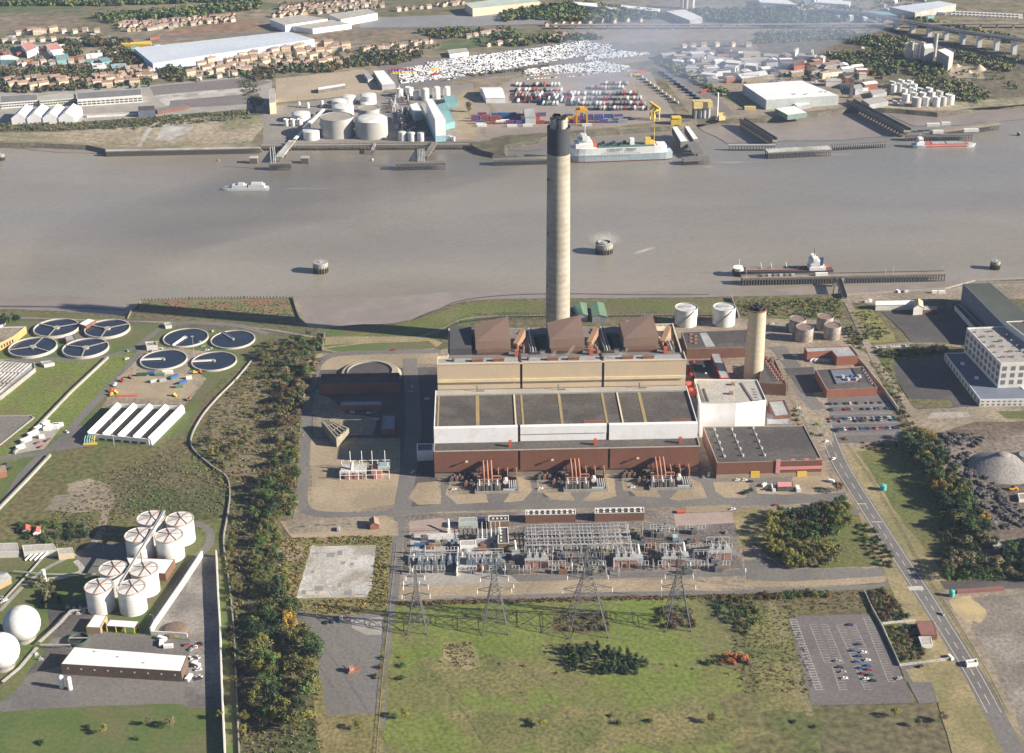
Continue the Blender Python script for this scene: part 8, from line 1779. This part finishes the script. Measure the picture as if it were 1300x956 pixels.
x, y = G(1080,124);tag(MB().box(-2.5,-2.5,0,2.5,2.5,26).box(-3.5,-3.5,26,3.5,3.5,29).build('transfer_tower',dsteel,loc=(x,y,0)),'slim dark transfer tower at the landward end of the long pier','tower')
for i,(px,py,w,h)in enumerate(((1150,76,5,26),(1156,77,5,30),(1163,75,6,24),(1170,76,5,28),(1178,75,6,22),(1186,72,5,38))):tank('silo',f'{("squat", "tall")[h > 25]} pale cement silo, {ORD[i]} from the west',px,py,w,h,m=tankg if i%2 else tankw,roof=tankw,cat='silo',group='cement works silos',n=12)
B('works_block','blocky pale process tower among the cement silos',[(1172,56),(1184,55),(1186,61),(1174,62)],24,tankg,white,parapet=.1)
for i,(px,py,r,h)in enumerate(((1243,88,11,8),(1230,92,6,4),(1215,84,6,4),(1094,61,5,3))):x, y = G(px,py);tag(MB().cyl(0,0,0,r,h,16,r2=.5).build('sand_heap',sandm,loc=(x,y,0)),f'{("largest", "lower", "third", "isolated")[i]} pale sand heap near the cement works','heap','sand heaps')
A =[(1040,17,7),(1098,25,10),(1158,40,14),(1221,55.5,19),(1286,68,23),(1360,84,27)]
wp =[(*G(px,py),z)for px,py,z in A];t = thing('motorway_viaduct','dark-decked motorway viaduct climbing on tall pale piers at the upper east','viaduct',(wp[0][0],wp[0][1],0));o = Vector(t.location);mb = MB();mp_ = MB()
for a, b_ in zip(wp,wp[1:]):mb.bar(Vector(a)-o+Vector((0,0,1)),Vector(b_)-o+Vector((0,0,.6)),20,1.5);mp_.bar(Vector(a)-o+Vector((4,-11,3)),Vector(b_)-o+Vector((4,-11,3)),.5,1.4)
mb.build('deck',M('deck_dark',(.12,.12,.125),None,.05),t);mp_.build('parapet',steel,t)
for px, py in((1080,26),(1098,29),(1118,32),(1137,36),(1158,40.5),(1179,45.5),(1200,50),(1221,55.5),(1242,59),(1264,63),(1286,68)):
 x, y = G(px,py);u =(px-1080)/206;h = 9+14*u;MB().box(x-o.x-3.4,y-o.y-7,0,x-o.x+3.4,y-o.y+7,h-.5).build('pier',wpaint,t)
a, b_ = Vector((*G(700,37),0)), Vector((*G(1400,35),0));t = thing('rail_viaduct','long straight pale low viaduct crossing the whole far plain','viaduct',tuple(a));d = b_-a;MB().bar((0,0,7),(d.x,d.y,7),9,1.4).build('deck',conc,t);MB().bar((d.y*.004,-5,8.4),(d.x,d.y-5,8.4),.5,1.8).build('parapet',pconc,t)
for i in range(34):p = d*((i+.5)/34);MB().box(p.x-1,p.y-3,0,p.x+1,p.y+3,6.3).build('pier',pconc,t)
for i,(px,py,c,h)in enumerate(((866,11,'orange_grey',30),(871,11,'b',30),(879,10,'c',36))):tank('silo',f'hazy tall silo in the smoke at the top, {ORD[i]} from the west',px,py,5,h,m=(M('ochre_concrete',(.5,.4,.3))if i<2 else tankw),cat='silo',roof=greyr,n=12,group='silos in the smoke')
for i in range(36):x, y = G(1210+(i%18)*5,16+(i//18)*3.2+(i%18)*.25);tag(MB().box(-4,-1.2,.4,4,1.2,3).box(-3,-1,0,3,1,.399).build('caravan',wpaint,loc=(x,y,0)),f'white caravan, {ORD[i % 18]} from the west in the {"far" if i < 18 else "near"} row above the viaduct','caravan','white caravans above the viaduct')
for i,(px,py,dx,h)in enumerate(((1007,64,5,9),(1029,66,2,14))):B('glass_shed',('leaning-roofed pale shed in the far scrub','tall thin pale shed east of the leaning-roofed shed')[i],[(px,py),(px+dx,py-4),(px+dx+2,py-3.5),(px+3,py+1)],h,woff,pale_roof,parapet=.1)
# houses
HP =[]
def house_proto(kind):
 w_, d_, h, r_ =((6.5,7,5.2,2),(9,7.5,5.8,2.2),(15,8,8.6,2.4))[kind]
 t = gabled(('cottage','house','terrace_block')[kind],'',[(-w_/2,-d_/2),(w_/2,-d_/2),(w_/2,d_/2),(-w_/2,d_/2)],h,r_,(bricky,rendw,bricky)[kind],tile,cat='house',world_pts=True)
 windows(t,(-w_/2,-d_/2),(w_/2,-d_/2),1,2.3,(2,4,6)[kind],.4);windows(t,(-w_/2,-d_/2),(w_/2,-d_/2),3.6,4.8,(2,4,6)[kind],.4)
 MB().box(-.5,-.5,h,.5,.5,h+r_+1.2).build('chimney',redbr,t);return t
hp =[house_proto(i)for i in range(3)];used = set();rr = random.Random(66)
def houses(where,pts,n,kinds,jx=3,jy=1.2,face=0.45,grp=None):
 """house plots along a street line"""
 for i in range(n):
  u =(i+.5)/n*(len(pts)-1);j = min(int(u),len(pts)-2);f = u-j;px = pts[j][0]+(pts[j+1][0]-pts[j][0])*f+rr.uniform(-jx,jx)*.3;py = pts[j][1]+(pts[j+1][1]-pts[j][1])*f+rr.uniform(-jy,jy)
  k_ = rr.choice(kinds);lab = f'{("detached", "semi-detached", "three-storey terrace")[k_]} house, {ORD[i]} from the west {where}';loc =(*G(px,py),0)
  if k_ not in used:used.add(k_);q = hp[k_];q.location = loc;q.rotation_euler[2] = face;q['label'] = lab;q['group'] = grp or where
  else:dup(hp[k_],loc,face+rr.uniform(-.35,.35),lab,grp or where)
houses('in the back row below the blue shed',[(226,78),(270,75),(330,68),(400,59),(430,57)],14,[1,2]);houses('in the second row below the blue shed',[(290,84),(350,74),(410,66),(440,64)],13,[1,2]);houses('in the third row below the blue shed',[(240,92),(300,87),(360,79),(420,71)],12,[1,2]);houses('in the front row by the far trees',[(240,102),(290,96),(300,94),(350,86),(400,82),(440,82)],10,[2,1])
houses('in the yellow-brick row by the far copse',[(116,99),(140,97),(168,94),(190,93)],7,[1]);houses('in the row above the long grey factory',[(108,111),(130,110),(160,108),(176,107)],6,[1,2]);houses('in the wooded row at the far west',[(10,112),(50,112),(86,110)],6,[1,2]);houses('beside the enormous blue shed end',[(148,90),(172,88),(196,90)],5,[1])
houses('along the ridge street beyond the motorway',[(150,33),(200,30),(250,26),(300,22)],24,[0,1]);houses('along the lower ridge street',[(160,40),(200,38),(240,32),(300,26)],18,[0,1]);houses('in the red-roofed top estate, back row',[(355,12),(400,7),(470,1)],20,[0,1]);houses('in the red-roofed top estate, middle row',[(360,16),(410,10),(480,4)],18,[0,1]);houses('in the red-roofed top estate, front row',[(350,19),(420,13),(490,6)],14,[0,1])
houses('in the crescent north of the lorry cabs',[(460,66),(500,60),(550,54)],16,[0,1]);houses('in the lower crescent row',[(470,72),(510,68),(530,64)],9,[0]);houses('by the wide tarmac edge',[(592,48),(620,44),(640,42)],7,[1]);houses('along the export car park lane',[(612,60),(660,54),(700,50),(720,47)],10,[0,1]);houses('at the top right of the far town',[(1000,8),(1060,14),(1110,22)],18,[0,1])
houses('in the infill row under the blue shed',[(205,84),(260,81),(330,76),(370,73)],12,[1,2]);houses('in the inner front row by the far trees',[(236,97),(300,90),(380,84),(446,76)],16,[1,2]);houses('behind the front row by the far trees',[(250,87),(310,80),(390,70),(444,61)],15,[2,1]);houses('in the scattered estate at the top middle',[(500,14),(560,8),(590,4)],12,[0,1]);houses('by the long pale low viaduct',[(690,34),(740,30),(820,28)],10,[0])
houses('in the second far west row',[(4,104),(50,104),(100,104)],12,[1,2]);houses('in the copse above the factories',[(110,105),(150,103),(200,98)],12,[1,2]);houses('just south of the ridge street',[(150,36.5),(220,32),(300,24)],22,[0,1]);houses('beyond the retail park road',[(0,55),(60,53),(140,52)],10,[1]);houses('in the terrace under the shed roof edge',[(210,82),(300,74),(398,62)],14,[2,1]);houses('in the fourth top estate row',[(345,22),(400,17),(490,9)],16,[0,1]);houses('at the far top right town front',[(1010,14),(1070,19),(1130,26)],16,[0,1])
houses('about the retail park',[(20,84),(60,82),(110,78)],8,[1]);houses('north of the retail park',[(20,44),(60,42),(130,40)],10,[1,2]);houses('at the far estate head',[(860,62),(900,58),(960,60)],6,[1])
# air
hz = bpy.data.materials.new('haze_air');hz.use_nodes = True;nt = hz.node_tree;nt.nodes.remove(nt.nodes['Principled BSDF']);v = nt.nodes.new('ShaderNodeVolumePrincipled');v.inputs['Density'].default_value = 3.4e-5;v.inputs['Color'].default_value =(.52,.69,1.0,1);v.inputs['Anisotropy'].default_value = 0
nt.links.new(v.outputs[0],nt.nodes['Material Output'].inputs['Volume']);o = MB().box(-9600,-4200,-12,9600,16800,640).build('haze',hz);tag(o,kind='stuff')
for k_ in list(bpy.data.objects):
 for nm in('pts','h','r'):
  if nm in k_:del k_[nm]
